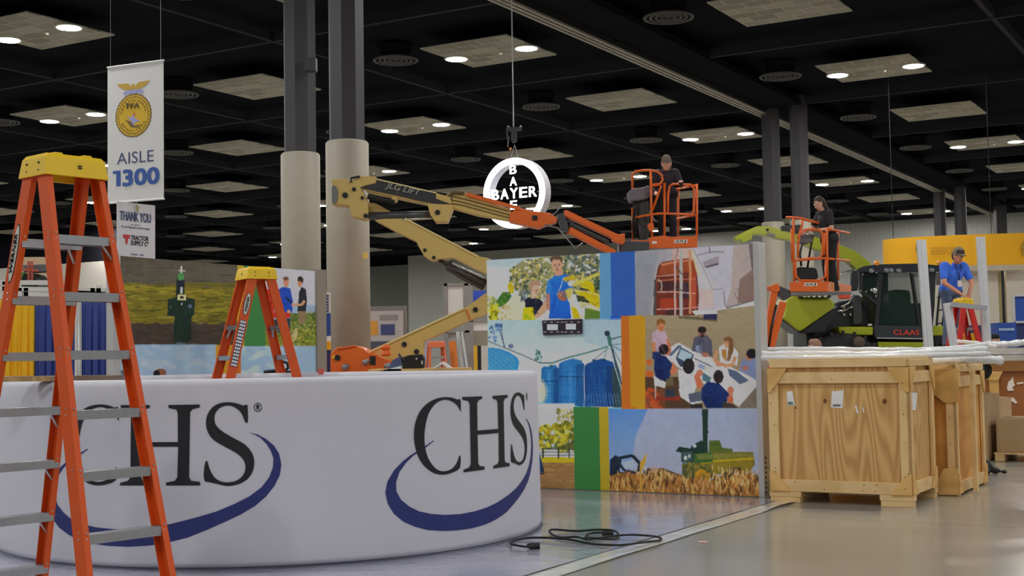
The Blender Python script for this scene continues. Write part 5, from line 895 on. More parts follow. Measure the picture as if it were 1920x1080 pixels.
b = MB(); b.beam(W(*Z5(395, 212), D1-.1), W(*Z5(842, 316), D1-.1), .02, .03, (0, 0, 1)); b.build('boom_highlight', cream_hi, L1)  # painted highlight on top of the main boom
b = MB(); b.tube([W(*Z5(345, 340), D1-.12), W(*Z5(480, 368), D1-.12), W(*Z5(540, 378), D1-.12)], .05, 10); b.build('telescope_cylinder', rub, L1, smooth=True)
ppx(rounded(mp(Z5, [(515, 340), (560, 345), (555, 378), (520, 380)])), D1-.16, .2, 'cylinder_bracket', cream, L1)
b = MB(); b.tube([W(*Z5(350, 480), D1), W(*Z5(820, 472), D1)], .065, 12); b.build('levelling_cylinder', mat('gunmetal', (70, 72, 76), .35, .4), L1, smooth=True)
b = MB(); b.tube([W(*Z5(600, 508), D1), W(*Z5(820, 492), D1)], .03, 10); b.build('levelling_rod', MATS['rod_silver'], L1, smooth=True)
ppx(mp(Z5, [(775, 392), (965, 400), (955, 432), (920, 521), (832, 521), (795, 470)]), D1-.14, .45, 'boom_bracket', cream, L1)
b = MB(); b.lathe(W(*Z5(850, 455), D1-.17), [(.045, 0), (.045, .05)], 12, axis=np.array([0, 1., 0]), ex=Z3); b.build('pivot_pin', rub, L1)
ppx(mp(Z7, [(-20, 715), (-10, 665), (20, 645), (120, 650), (415, 762), (430, 790), (417, 842), (200, 805), (0, 748)]), D1-.02, .26, 'fly_boom', cream, L1, .02)
b = MB()
for o_ in (0, 26, 50): b.tube([W(*Z7(5, 672+o_), D1-.035), W(*Z7(90, 690+o_*.9), D1-.035), W(*Z7(415, 778+o_*.9), D1-.035)], .008, 5)
b.tube([W(*Z7(20, 700), D1-.05), W(*Z7(5, 672), D1-.05), W(*Z7(30, 650), D1-.05), W(*Z7(110, 655), D1-.05)], .03, 8); b.build('tray_and_shadow_lines', mat('cream_shadow_line', (104, 86, 52), .5, k=1.1), L1)  # thin dark tubes draw shadow lines along the fly boom; thick one is the tray
b = MB(); b.beam(W(*Z7(128, 663), D1-.06), W(*Z7(490, 762), D1-.06), .06, .05, (0, 0, 1)); b.build('hose_carrier', lo, L1)
ppx(mp(Z7, [(415, 790), (480, 752), (560, 775), (690, 790), (733, 820), (736, 850), (650, 875), (615, 892), (415, 848)]), D1-.06, .34, 'jib_head', lo, L1)
ppx(mp(Z7, [(570, 805), (604, 808), (604, 838), (570, 836)]), D1-.08, .03, 'access_hole', rub, L1, bevel=0)
ppx(mp(Z7, [(733, 800), (782, 785), (812, 880), (812, 915), (770, 910)]), D1-.02, .25, 'jib_knuckle', mat('gunmetal2', (66, 68, 72), .4, k=1.2), L1)
b = MB(); b.tube([W(*Z7(690, 810), D1-.05), W(*Z7(725, 790), D1-.05), W(*Z7(755, 755), D1-.05)], .012, 6); b.tube([W(*Z7(650, 870), D1-.05), W(*Z7(740, 890), D1-.05), W(*Z7(800, 960), D1-.05), W(*Z7(860, 1030), D1-.05), W(*Z7(910, 990), D1-.05)], .015, 6); b.build('jib_hose', steel, L1, smooth=True)
for a_, q_ in (((785, 790), (1150, 962)), ((815, 905), (1120, 1062))):
    b = MB(); b.beam(W(*Z7(*a_), D1+.02), W(*Z7(*q_), D1+.5), .11, .1, (0, 0, 1)); b.build('jib_bar', lo, L1, bevel=.01)
ppx(mp(Z7, [(1105, 950), (1150, 935), (1195, 925), (1195, 985), (1180, 1000), (1110, 975)]), D1+.4, .25, 'jib_end', lo, L1)
b = MB(); b.tube([W(*Z7(830, 865), D1+.1), W(*Z7(1080, 985), D1+.4)], .035, 10); b.build('jib_cylinder', MATS['gunmetal'], L1)
ppx(mp(Z8, [(650, 960), (700, 925), (960, 935), (960, 1060), (650, 1060)]), D1+.7, .35, 'basket_rotator', MATS['gunmetal2'], L1)
# basket
DF, DB = 23.9, 24.8
def basket(parent, fn, tubes, D0, rad=.022, m=lo):
    for nm, pts in tubes:
        b = MB(); b.tube([W(*fn(q[0], q[1]), D0+q[2]) for q in pts], rad, 8); b.build(nm, m, parent, smooth=True)
basket(L1, Z8, [('post', [(1112, 340, 0), (1112, 900, 0)]), ('post', [(1440, 350, 0), (1440, 900, 0)]), ('post', [(972, 215, 0), (985, 900, 0)]), ('top_loop', [(787, 400, .35), (787, 250, .35), (820, 224, .3), (900, 212, .15), (970, 212, 0), (1040, 225, 0), (1085, 262, 0), (1093, 310, 0), (1070, 350, 0), (985, 360, 0)]),
 ('mid_rail', [(785, 700, .35), (870, 680, .2), (975, 660, 0), (1060, 650, 0), (1150, 650, 0), (1380, 660, 0), (1408, 632, 0), (1412, 500, 0), (1410, 400, 0), (1380, 358, 0), (1195, 352, 0), (1165, 372, 0), (1150, 450, 0), (1145, 650, 0)]),
 ('gate_brace', [(985, 370, 0), (1078, 368, 0), (990, 620, 0)]), ('post', [(787, 590, .35), (795, 935, .35)]), ('rear_rail', [(1245, 400, .9), (1440, 362, 0)]), ('rear_rail', [(1240, 702, .9), (1440, 660, 0)]), ('rear_post', [(1250, 400, .9), (1250, 880, .9)]), ('rear_rail', [(787, 400, .35), (1000, 425, .9), (1245, 400, .9)]), ('toe_rail', [(780, 932, .35), (960, 932, 0)])], DF)
b = MB(); b.prism([W(*Z8(x, y), DF-.03) for x, y in [(945, 905), (985, 888), (1112, 870), (1145, 885), (1400, 880), (1445, 860), (1445, 992), (945, 1006)]], (0, .05, 0)); tb = b.build('toe_board', lo, L1, bevel=.006)
b = MB(); f0_ = W(*Z8(945, 1000), DF-.02); f1_ = W(*Z8(1445, 990), DF-.02); b.add([f0_, f1_, f1_+(.1, .95, 0), f0_+(-.05, .95, 0), f0_+(0, 0, -.05), f1_+(0, 0, -.05), f1_+(.1, .95, -.05), f0_+(-.05, .95, -.05)], [(0, 1, 2, 3), (7, 6, 5, 4), (0, 4, 5, 1), (1, 5, 6, 2), (2, 6, 7, 3), (3, 7, 4, 0)]); b.build('basket_floor', steel, L1)
ppx(mp(Z8, [(1215, 915), (1350, 912), (1342, 948), (1208, 950)]), DF-.036, .008, 'logo_plate', mat('plate_white', (205, 200, 190), .5), tb, bevel=0)
text('JLG', 'plate_lettering', decal, tb, W(*Z8(1225, 943), DF-.04), (1, 0, 0), (.15, 0, 1), .13, .045, bold=.02, n=(0, -1, 0))
ppx(mp(Z8, [(1310, 945), (1326, 915), (1336, 915), (1322, 945)]), DF-.044, .005, 'plate_slash', decal, tb, bevel=0)
ppx(mp(Z8, [(985, 930), (1035, 930), (1035, 955), (985, 955)]), DF-.036, .008, 'small_plate', MATS['plate_white'], tb, bevel=0)
ppx(mp(Z8, [(738, 435), (780, 398), (900, 382), (958, 360), (965, 482), (880, 515), (760, 528)]), DF+.2, .3, 'control_console', mat('console_grey', (96, 94, 102), .6), L1, .03)
ppx(rounded(mp(Z8, [(835, 530), (955, 510), (965, 700), (955, 905), (835, 905), (825, 700)])), DF+.3, .22, 'hose_bundle_cover', mat('cover_grey_green', (62, 66, 66), .7, k=1.2), L1, .03)
b = MB()
for k, x in enumerate((795, 812, 830, 848)): b.tube([W(*Z8(x, 520), DF+.25), W(*Z8(x+8, 620), DF+.25), W(*Z8(x-10, 760), DF+.3), W(*Z8(x+5, 900), DF+.3)], .014, 6)
b.build('control_cables', rub, L1, smooth=True)
ppx(rounded(mp(Z8, [(960, 745), (1000, 745), (1010, 800), (985, 835), (955, 820), (940, 770)])), DF-.12, .1, 'work_light', lo, L1, .02)
b = MB(); b.tube([W(*Z8(780, 600), DF+.5), W(*Z8(900, 540), DF+.5), W(*Z8(1010, 720), DF+.4), W(*Z8(1070, 740), DF+.4), W(*Z8(1075, 800), DF+.4)], .02, 6); b.build('looped_hose', steel, L1, smooth=True)
# ---- second lift
def Y2(x, y): return 1400+x/3.858, 390+y/3.858
D2 = 23.8
L2 = thing('boom_lift', 'orange boom lift basket at right, between the photo wall and the green harvester', 'boom lift', (W(1440, 700, D2)[0], D2, 0))
basket(L2, Y2, [('post', [(338, 72, 0), (340, 300, 0), (345, 540, 0)]), ('post', [(325, 150, .0), (330, 380, .0)]), ('post', [(402, 80, .2), (400, 130, .2), (370, 220, .0)]), ('window_loop', [(370, 360, 0), (372, 250, 0), (385, 190, 0), (415, 160, 0), (450, 155, 0), (520, 158, 0), (545, 180, 0), (552, 260, 0), (545, 340, 0), (525, 362, 0), (440, 366, 0), (390, 374, 0)]), ('top_rail', [(285, 66, .1), (340, 68, 0), (400, 76, 0), (450, 92, 0), (520, 106, .1)]),
 ('post', [(580, 148, 0), (585, 540, 0)]), ('post', [(565, 180, 0), (560, 340, 0)]), ('post', [(660, 175, .6), (662, 525, .6)]), ('top_rail', [(582, 150, 0), (660, 166, .3), (742, 182, .8)]), ('mid_rail', [(322, 382, 0), (440, 372, 0), (580, 362, 0)]), ('mid_rail', [(582, 365, 0), (742, 382, .8)]), ('lower_loop', [(350, 390, 0), (355, 490, 0), (385, 525, 0), (530, 525, 0), (570, 495, 0), (575, 370, 0)]), ('top_rail', [(402, 80, .2), (520, 108, .5), (660, 166, .9)])], D2)
b = MB(); b.prism([W(*Y2(x, y), D2-.03) for x, y in [(312, 536), (585, 530), (587, 605), (318, 606)]], (0, .05, 0)); tb = b.build('toe_board', lo, L2, bevel=.006)
b = MB(); a_, q_ = W(*Y2(587, 531), D2), W(*Y2(587, 605), D2); c0, e0 = W(*Y2(757, 560), D2+.9), W(*Y2(757, 605), D2+.9); b.prism([a_, q_, e0, c0], (0, .03, 0)); b.build('side_toe_board', mat('pale_lift_orange', (214, 126, 86), .5), L2)  # side board in a paler orange than the front toe board
b = MB(); f0_ = W(*Y2(318, 606), D2); f1_ = W(*Y2(587, 606), D2); g_ = W(*Y2(757, 607), D2+.9); b.prism([f0_, f1_, g_, f0_+(0, .9, 0)], (0, 0, -.05)); b.build('basket_floor', steel, L2)
ppx(mp(Y2, [(420, 540), (512, 540), (508, 565), (416, 566)]), D2-.036, .008, 'logo_plate', MATS['plate_white'], tb, bevel=0)
text('JLG', 'plate_lettering', decal, tb, W(*Y2(425, 562), D2-.04), (1, 0, 0), (.15, 0, 1), .13, .045, bold=.02, n=(0, -1, 0))
ppx(mp(Y2, [(486, 562), (496, 541), (504, 541), (496, 562)]), D2-.044, .005, 'plate_slash', decal, tb, bevel=0)
ppx(mp(Y2, [(390, 190), (480, 185), (480, 245), (440, 260), (390, 250)]), D2+.15, .25, 'control_console', MATS['console_grey'], L2, .02)
ppx(rounded(mp(Y2, [(358, 425), (505, 432), (520, 500), (500, 520), (370, 520)])), D2+.15, .3, 'tool_tray', rub, L2, .03)
b = MB(); b.tube([W(*Y2(480, 195), D2+.2), W(*Y2(455, 330), D2+.2), W(*Y2(440, 430), D2+.3)], .02, 6); b.tube([W(*Y2(400, 260), D2+.2), W(*Y2(385, 330), D2+.2), W(*Y2(395, 420), D2+.2)], .02, 6); b.build('control_cables', rub, L2, smooth=True)
ppx(mp(Y2, [(255, 125), (400, 118), (400, 190), (300, 165), (262, 160)]), D2+.5, .2, 'valve_block', MATS['gunmetal2'], L2, .02)
for a_, q_, w_ in (((200, 590), (118, 1090), .115), ((262, 680), (150, 1090), .125)):
    b = MB(); b.beam(W(*Y2(*a_), D2+.1), W(*Y2(*q_), D2+.1), w_, .12, (1, 0, 0)); b.build('jib_bar', lo, L2, bevel=.012)
ppx(mp(Y2, [(160, 568), (225, 542), (240, 565), (240, 600), (215, 612), (178, 600)]), D2+.02, .28, 'jib_end', lo, L2)
ppx(mp(Y2, [(232, 560), (305, 592), (322, 600), (322, 640), (280, 668), (240, 640)]), D2+.04, .25, 'jib_knuckle', MATS['gunmetal2'], L2)
b = MB(); b.tube([W(*Y2(215, 700), D2+.0), W(*Y2(180, 860), D2), W(*Y2(160, 1010), D2)], .02, 8); b.build('jib_hose', rub, L2, smooth=True)
b = MB(); b.box((W(1435, 700, D2)[0], D2+.2, .55), (.9, 1.1, .32)); b.build('chassis', lo, L2, bevel=.04)
for sx_ in (-.85, .85):
    for sy_ in (-.7, 1.2):
        b = MB(); b.lathe((W(1435, 700, D2)[0]+sx_-.12, D2+sy_, .4), [(.2, 0), (.38, .01), (.4, .06), (.4, .2), (.38, .24), (.2, .25)], 24, axis=np.array([1., 0, 0]), ex=Z3); b.build('wheel', rub, L2)
ppx(mp(Y2, [(80, 1040), (210, 1040), (230, 1160), (60, 1160)]), D2-.1, .6, 'turntable', lo, L2, .03)
# ================================================================ HARVESTER
lime = mat('lime_harvester_paint', (150, 158, 24), .35, k=1.35, coat=.5, var=.04); hblk = mat('harvester_black', (34, 38, 40), .4, k=1.1); cabg = mat('cab_glass', (54, 74, 66), .05, k=1.0, alpha=.42, var=.02); pan = mat('cab_panel_grey', (48, 54, 58), .4, k=1.1, coat=.3)
def C4(x, y): return 1560+x/5.686, 470+y/5.686
def C3(x, y): return 1380+x/3.377, 360+y/3.377
DH = 30.0
HV = thing('forage_harvester', 'lime green and black forage harvester with curved discharge spout behind the crates', 'harvester', (W(1660, 690, DH)[0], DH, 0))
b = MB(); sp_ = [(-10, 300, .09), (60, 268, .12), (130, 246, .17), (190, 250, .2), (260, 268, .2), (330, 278, .2), (420, 300, .22), (500, 330, .24), (580, 350, .24), (660, 382, .24), (720, 410, .26), (770, 448, .28), (815, 490, .3)]
V_ = []; F_ = []
for k, (x, y, hh) in enumerate(sp_):
    c0 = W(*C3(x, y), DH+.2); a_ = W(*C3(*sp_[min(k+1, len(sp_)-1)][:2]), DH)-W(*C3(*sp_[max(k-1, 0)][:2]), DH); a_ /= np.linalg.norm(a_); nrm = np.array([-a_[2], 0, a_[0]])
    for sx_, sy_ in ((-1, 1), (1, 1), (1, -1), (-1, -1)): V_.append(c0+nrm*hh*.55*sy_+np.array([0, .16*sx_, 0]))
for k in range(len(sp_)-1): F_ += [(4*k+a, 4*k+(a+1) % 4, 4*k+4+(a+1) % 4, 4*k+4+a) for a in range(4)]
F_ += [(0, 1, 2, 3), tuple(4*(len(sp_)-1)+q for q in (3, 2, 1, 0))]; b.add(V_, F_); spo = b.build('discharge_spout', lime, HV, bevel=.01)
ppx(mp(C3, [(22, 298), (75, 258), (110, 250), (100, 300), (45, 322)]), DH-.05, .5, 'spout_flap', lime, spo)
ppx(mp(C3, [(190, 262), (245, 262), (250, 282), (200, 278)]), DH+.02, .03, 'spout_actuator', steel, spo)
for q in ((200, 238), (560, 325)): b = MB(); b.lathe(W(*C3(*q), DH), [(.03, 0), (.03, .08)], 8, axis=np.array([0, 1., 0]), ex=Z3); b.build('spout_pivot', rub, spo)
ppx(mp(Y2, [(282, 690), (300, 650), (345, 628), (385, 652), (610, 655), (640, 690), (636, 722), (405, 884), (380, 892), (265, 802), (278, 745)]), DH-1.2, 1.2, 'feeder_housing', lime, HV, .04)
ppx(mp(Y2, [(262, 800), (382, 892), (405, 884), (640, 720), (660, 700), (660, 760), (560, 900), (380, 905), (255, 812)]), DH-1.1, 1.0, 'feeder_underside', hblk, HV, .03)
ppx(mp(Y2, [(375, 615), (610, 615), (612, 650), (378, 650)]), DH-1.3, .3, 'light_bar', hblk, HV, .02)
b = MB()
for x in (422, 452, 490, 530, 572): b = MB(); b.lathe(W(*Y2(x, 633), DH-1.36), [(.035, 0), (.045, .06)], 12, axis=np.array([0, 1., 0]), ex=Z3); b.build('headlamp', mat('headlamp_glass', (196, 200, 170), .15), HV)
ppx(mp(Y2, [(560, 740), (650, 690), (760, 660), (880, 680), (880, 880), (640, 880), (560, 1100), (440, 1100), (430, 880)]), DH-.4, 1.4, 'engine_body', hblk, HV, .04)
ppx(mp(Y2, [(680, 625), (755, 625), (750, 655), (690, 655)]), DH-.9, .3, 'marker_lamp', mat('marker_red', (200, 70, 50), .4), HV, .01)
b = MB()
for x, y in ((130, 605), (210, 605), (130, 685), (200, 685), (110, 645)): b.ball(W(*C4(x, y), DH-.5), .035, 8)
b.tube([W(*C4(20, 655), DH-.5), W(*C4(140, 635), DH-.5), W(*C4(230, 590), DH-.5)], .02, 8); b.tube([W(*C4(240, 470), DH-.5), W(*C4(180, 560), DH-.5), W(*C4(100, 600), DH-.5)], .02, 8); b.build('hydraulic_fittings', MATS['rod_silver'], HV, smooth=True)
ppx(rounded(mp(C4, [(235, 470), (310, 480), (330, 780), (225, 790)])), DH-.6, .3, 'exhaust_stack', mat('stack_grey', (62, 64, 66), .5, k=1.2), HV, .03)
ppx(mp(C4, [(310, 490), (480, 520), (470, 720), (420, 780), (330, 640)]), DH-.2, .3, 'side_guard', mat('olive_guard', (66, 72, 34), .5, k=1.2), HV)
# cab
roof = rounded(mp(C4, [(262, 205), (330, 168), (480, 146), (900, 136), (1190, 160), (1190, 225), (1000, 228), (560, 238), (280, 222)]), .15, 3)
ppx(roof, DH-1.0, 2.0, 'cab_roof', mat('cab_roof_black', (46, 50, 56), .2, k=1.2, coat=.6), HV, .05)
b = MB()
for x, y in ((430, 214), (590, 208), (640, 210), (722, 212), (1075, 205)): b = MB(); b.lathe(W(*C4(x, y), DH-1.08), [(.04, 0), (.055, .08)], 12, axis=np.array([0, 1., 0]), ex=Z3); b.build('work_lamp', mat('worklamp_grey', (120, 124, 128), .2), HV)
b = MB(); b.lathe(W(*C4(478, 158), DH-.95), [(.06, 0), (.07, .06), (.05, .1)], 12); b.lathe(W(*C4(1150, 158), DH-.95), [(.06, 0), (.07, .06), (.05, .1)], 12); b.build('amber_beacon', mat('amber_glass', (214, 130, 50), .3), HV)
for pts, nm in (([(290, 225), (330, 225), (330, 430), (480, 540), (470, 580), (300, 440)], 'front_pillar'), ([(500, 232), (548, 232), (500, 800), (455, 800)], 'door_pillar'), ([(1030, 225), (1110, 225), (1095, 600), (1075, 815), (1040, 815), (1060, 600)], 'rear_pillar'), ([(840, 236), (868, 236), (950, 800), (925, 800)], 'door_frame')):
    ppx(mp(C4, pts), DH-.95, .12, nm, hblk, HV, .01)
ppx(mp(C4, [(318, 232), (505, 232), (480, 545), (330, 430)]), DH-.9, .02, 'windscreen', cabg, HV, bevel=0)
ppx(mp(C4, [(545, 236), (842, 236), (928, 800), (500, 800)]), DH-.9, .02, 'door_glass', cabg, HV, bevel=0)
ppx(mp(C4, [(866, 236), (1034, 228), (1060, 600), (1042, 800), (950, 800)]), DH-.88, .02, 'rear_side_glass', cabg, HV, bevel=0)
ppx(mp(C4, [(340, 560), (1045, 560), (1045, 830), (455, 830)]), DH-.1, .1, 'cab_bulkhead', hblk, HV); ppx(mp(C4, [(330, 236), (600, 236), (600, 560), (330, 560)]), DH+.6, .1, 'cab_rear_panel', hblk, HV)
ppx(rounded(mp(C4, [(600, 470), (660, 410), (840, 420), (850, 600), (820, 760), (600, 760)])), DH-.4, .5, 'operator_seat', hblk, HV, .05)
b = MB(); b.tube([W(*C4(520, 520), DH-.75), W(*C4(560, 580), DH-.75), W(*C4(660, 610), DH-.75), W(*C4(730, 570), DH-.75)], .02, 8); b.build('steering_console', MATS['gunmetal2'], HV)
ppx(rounded(mp(C4, [(205, 212), (282, 216), (284, 425), (206, 432)])), DH-1.0, .12, 'mirror', hblk, HV, .02)
b = MB()
for x, y in ((330, 254), (474, 237), (365, 436), (308, 430), (468, 484)): b.ball(W(*C4(x, y), DH-1.0), .022, 8)
b.ball(W(*C4(425, 420), DH-1.0), .04, 8); b.ball(W(*C4(460, 425), DH-1.0), (.06, .04, .07), 8); b.build('mirror_lamps', MATS['rod_silver'], HV, smooth=True)
ppx(mp(C4, [(450, 795), (1065, 805), (1065, 935), (450, 925)]), DH-.95, 1.5, 'side_panel', pan, HV, .02)
b = MB(); b.beam(W(*C4(475, 930), DH-.98), W(*C4(1060, 940), DH-.98), .03, .04, (0, 0, 1)); b.build('chrome_trim', MATS['rod_silver'], HV)
text('CLAAS', 'brand_lettering', mat('panel_red', (196, 60, 40), .4), HV, W(*C4(655, 898), DH-.97), (1, 0, -.02), (0, 0, 1), 265/5.686*DH/FPX, .11, bold=.03, n=(0, -1, 0))
ppx(mp(C4, [(488, 972), (940, 975), (1060, 980), (1060, 1080), (500, 1080)]), DH-.95, 1.2, 'step_panel', lime, HV, .02)
ppx(mp(C4, [(70, 812), (442, 812), (440, 900), (90, 902)]), DH-1.0, 1.4, 'fender', lime, HV, .03)
ppx(mp(C4, [(1065, 800), (1190, 800), (1190, 905), (1065, 905)]), DH-.9, 1.2, 'rear_panel', lime, HV, .03)
ppx(mp(C4, [(440, 900), (1190, 905), (1190, 1100), (-20, 1100), (60, 900)]), DH-.4, 1.6, 'underbody', hblk, HV)
for (x, y, r_, dd) in ((130, 1060, .95, -1.1), (1130, 1130, .8, -.9)):
    b = MB(); c0 = W(*C4(x, y), DH+dd); c0[2] = r_ if r_ < c0[2]+.3 else r_; b.lathe(c0, [(r_*.55, 0), (r_*.9, .02), (r_, .1), (r_, .5), (r_*.9, .6), (r_*.55, .62)], 40, axis=np.array([0, 1., 0]), ex=Z3)
    for k in range(24):
        t = k*2*math.pi/24; b.box(c0+np.array([math.cos(t)*r_, .28, math.sin(t)*r_]), (.05, .24, .03), np.array([math.cos(t), 0, math.sin(t)]), np.array([0, 1., 0]), np.array([-math.sin(t), 0, math.cos(t)]))
    wh = b.build('wheel', mat('tyre_rubber', (44, 44, 48), .8, k=1.1), HV); b = MB(); b.lathe(c0+(0, -.03, 0), [(.1, 0), (r_*.5, .02), (r_*.54, .1)], 24, axis=np.array([0, 1., 0]), ex=Z3); b.build('hub', lime, wh)
b = MB(); c0 = W(*C4(298, 975), DH-1.25); b.lathe(c0, [(.05, 0), (.12, .02), (.13, .1)], 20, axis=np.array([0, 1., 0]), ex=Z3); b.build('final_drive', mat('dusty_brown', (84, 72, 60), .6, k=1.2), HV)
b = MB(); 
for y in (500, 640, 780): b.beam(W(*C4(1120, y), DH-.7), W(*C4(1200, y-12), DH-.7), .03, .03, (0, 0, 1))
b.beam(W(*C4(1150, 400), DH-.7), W(*C4(1110, 850), DH-.7), .04, .04, (1, 0, 0)); b.beam(W(*C4(1215, 500), DH-.7), W(*C4(1170, 850), DH-.7), .04, .04, (1, 0, 0)); b.build('access_ladder', hblk, HV)
# ================================================================ YELLOW RING BANNER AND BACKGROUND, RIGHT
yel = mat('yellow_fabric', (226, 160, 16), .7, k=1.3, var=.03); cxr = W(1988, 495, 45); b = MB(); n = 96
zt, zb = W(1800, 438, 43)[2], W(1800, 495, 43)[2]
yb = thing('ring_banner', 'long curved yellow fabric banner hanging above the harvester cab', 'banner', (cxr[0], 45, zb))
V_ = [(cxr[0]+6*math.cos(t)*rr, 45+2*math.sin(t)*rr, z) for rr, z in ((1, zb), (1, zt), (.985, zt), (.985, zb)) for t in np.linspace(0, 2*math.pi, n, endpoint=False)]
F_ = [(i*n+k, i*n+(k+1) % n, ((i+1) % 4)*n+(k+1) % n, ((i+1) % 4)*n+k) for i in range(4) for k in range(n)]; b.add(V_, F_); b.build('fabric_ring', yel, yb, smooth=False)
def ringpt(px, py):
    best = None
    d = ray(px, py)
    for k in range(2000):
        D = 42.9+k*.0015; p = W(px, py, D)
        if ((p[0]-cxr[0])/6)**2+((p[1]-45)/2)**2 <= 1: return p-np.array([0, .02, 0])
    return W(px, py, 43)
og = mat('banner_ochre_print', (176, 136, 40), .7, k=1.2)
for q in (1727, 1925):
    b = MB(); c0 = ringpt(q, 467); b.add([c0+(.2*math.cos(t), -.01, .3*math.sin(t)) for t in np.linspace(0, 6.283, 24, endpoint=False)], [tuple(range(24))[::-1]]); b.build('faint_emblem', og, yb)
for k, (s, yy) in enumerate((('#xxxxxxxxxxxx', 467), ('#xxxxxxx xx', 472), ('#xxxxxx xxx', 477))):
    a_ = ringpt(1744, yy); e_ = ringpt(1790, yy); dx = e_-a_; L_ = np.linalg.norm(dx); text(s, 'faint_lettering', og, yb, a_+(0, -.02, 0), dx/L_, (0, 0, 1), L_, .055, n=(0, -1, 0))
b = MB(); 
for t in (3.4, 4.2, 5.0, 1.2): q = np.array([cxr[0]+6*math.cos(t), 45+2*math.sin(t), zt]); b.tube([q, (q[0], q[1], CEIL)], .012, 5)
b.build('hanging_wire', mat('dark_wire', (26, 26, 28), .8, k=1), yb)
beige = mat('beige_booth_panel', (196, 186, 170), .7, k=1.35); navyb = mat('navy_booth_panel', (42, 50, 96), .7, k=1.1); blub = mat('blue_booth_panel', (36, 72, 150), .6, k=1.2)
def slab(px0, px1, py0, py1, D, t, nm, m, label, cat, group=None, base=True, bevel=0):
    a_ = W(px0, (py0+py1)/2, D); q_ = W(px1, (py0+py1)/2, D); z1 = W((px0+px1)/2, py0, D)[2]; z0 = 0 if base else W((px0+px1)/2, py1, D)[2]
    b = MB(); b.box(((a_[0]+q_[0])/2, D+t/2, (z0+z1)/2), ((q_[0]-a_[0])/2, t/2, (z1-z0)/2)); o = b.build(nm, m, bevel=bevel); return tag(o, label, cat, group)
slab(1795, 1930, 497, 507, 41, .3, 'header_beam', mat('taupe_header', (178, 166, 146), .7), 'taupe header beam just under the yellow ring banner', 'beam', base=False)
slab(1768, 1873, 507, 640, 41.5, .15, 'display_screen', beige, 'pale beige booth panel behind the man in the blue polo', 'panel')
slab(1888, 1960, 507, 640, 41.5, .15, 'display_screen', beige, 'pale beige booth panel at the right edge above the blue panel', 'panel')
slab(1872, 1879, 507, 640, 41.6, .2, 'booth_post', mat('olive_post', (150, 136, 96), .6), 'olive post between the two pale beige booth panels', 'post')
slab(1876, 1890, 500, 640, 44, .15, 'display_screen', hblk, 'black slab added as the dark gap between beige booth panels', 'panel')  # added black sheet supplies the darkness of the gap
pr = thing('framed_display', 'pale-framed display of blue over navy panels at the right edge', 'display', (W(1925, 650, 36)[0], 36, 0))
def prs(x0, x1, y0, y1, D, t, nm, m): a_, q_ = W(x0, (y0+y1)/2, D), W(x1, (y0+y1)/2, D); z1 = W(x0, y0, D)[2]; z0 = max(0., W(x0, y1, D)[2]); b = MB(); b.box(((a_[0]+q_[0])/2, D+t/2, (z0+z1)/2), ((q_[0]-a_[0])/2, t/2, (z1-z0)/2)); return b.build(nm, m, pr)
prs(1905, 1950, 556, 604, 36, .06, 'upper_panel', blub); prs(1905, 1950, 604, 780, 36, .06, 'lower_panel', navyb); prs(1902, 1906, 552, 780, 35.95, .05, 'upright', alu); prs(1902, 1950, 552, 556, 35.95, .05, 'frame_rail', alu); prs(1902, 1950, 602, 606, 35.95, .05, 'frame_rail', alu)
slab(1782, 1872, 610, 660, 38, .1, 'low_wall', navyb, 'low navy booth wall behind the red stepladder', 'low wall')
slab(1870, 1906, 605, 640, 34, .5, 'blue_case', blub, 'bright blue case with pale lettering standing by the blue panels', 'case')
text('#xxxxxxxxx', 'x', None, (lambda m: m)(MB()), W(1873, 620, 33.98), (1, 0, 0), (0, 0, 1), .4, .06, n=(0, -1, 0)).build('case_lettering', mat('pale_blue_print', (170, 190, 220), .5), bpy.data.objects['blue_case'])
ppx([(1793, 642), (1800, 632), (1815, 625), (1835, 624), (1835, 655), (1793, 655)], 30, .3, 'yellow_cover', yel, None); tag(bpy.data.objects['yellow_cover'], 'curved yellow cover seen beneath the red stepladder', 'cover')
# upright white frames round the man
wf = mat('white_frame_metal', (196, 198, 202), .4, .2, k=1.3)
def upright(x0, y0, x1, y1, D, w, label):
    b = MB(); p = W(x0, y0, D); q = W(x1, y1, D); q = p+(q-p)*(p[2]/(p[2]-q[2])); b.beam(p, q, w, .07, (1, 0, 0)); b.beam(p+(0, -.04, 0), q+(0, -.04, 0), w*.3, .012, (1, 0, 0)); o = b.build('upright_post', wf, bevel=.004); return tag(o, label, 'post')
upright(1727, 450, 1741, 648, 19.5, .13, 'tall white metal post in front of the harvester cab')
upright(1838, 444, 1850, 640, 21, .13, 'tall white metal post just right of the man in the blue polo')
upright(1776, 568, 1787, 640, 20.5, .12, 'short white metal post in front of the legs of the man in blue')
upright(1845, 575, 1849, 640, 20.6, .07, 'thin white post carrying the right end of the crossbar')
b = MB(); b.beam(W(1783, 570, 20.45), W(1850, 577, 20.45), .06, .06, (0, 0, 1)); b.beam(W(1783, 574, 20.42), W(1850, 581, 20.42), .02, .07, (0, 0, 1)); tag(b.build('crossbar', mat('crossbar_grey', (150, 150, 154), .4, .3)), 'grey metal crossbar joining posts under the ladder cap', 'crossbar')
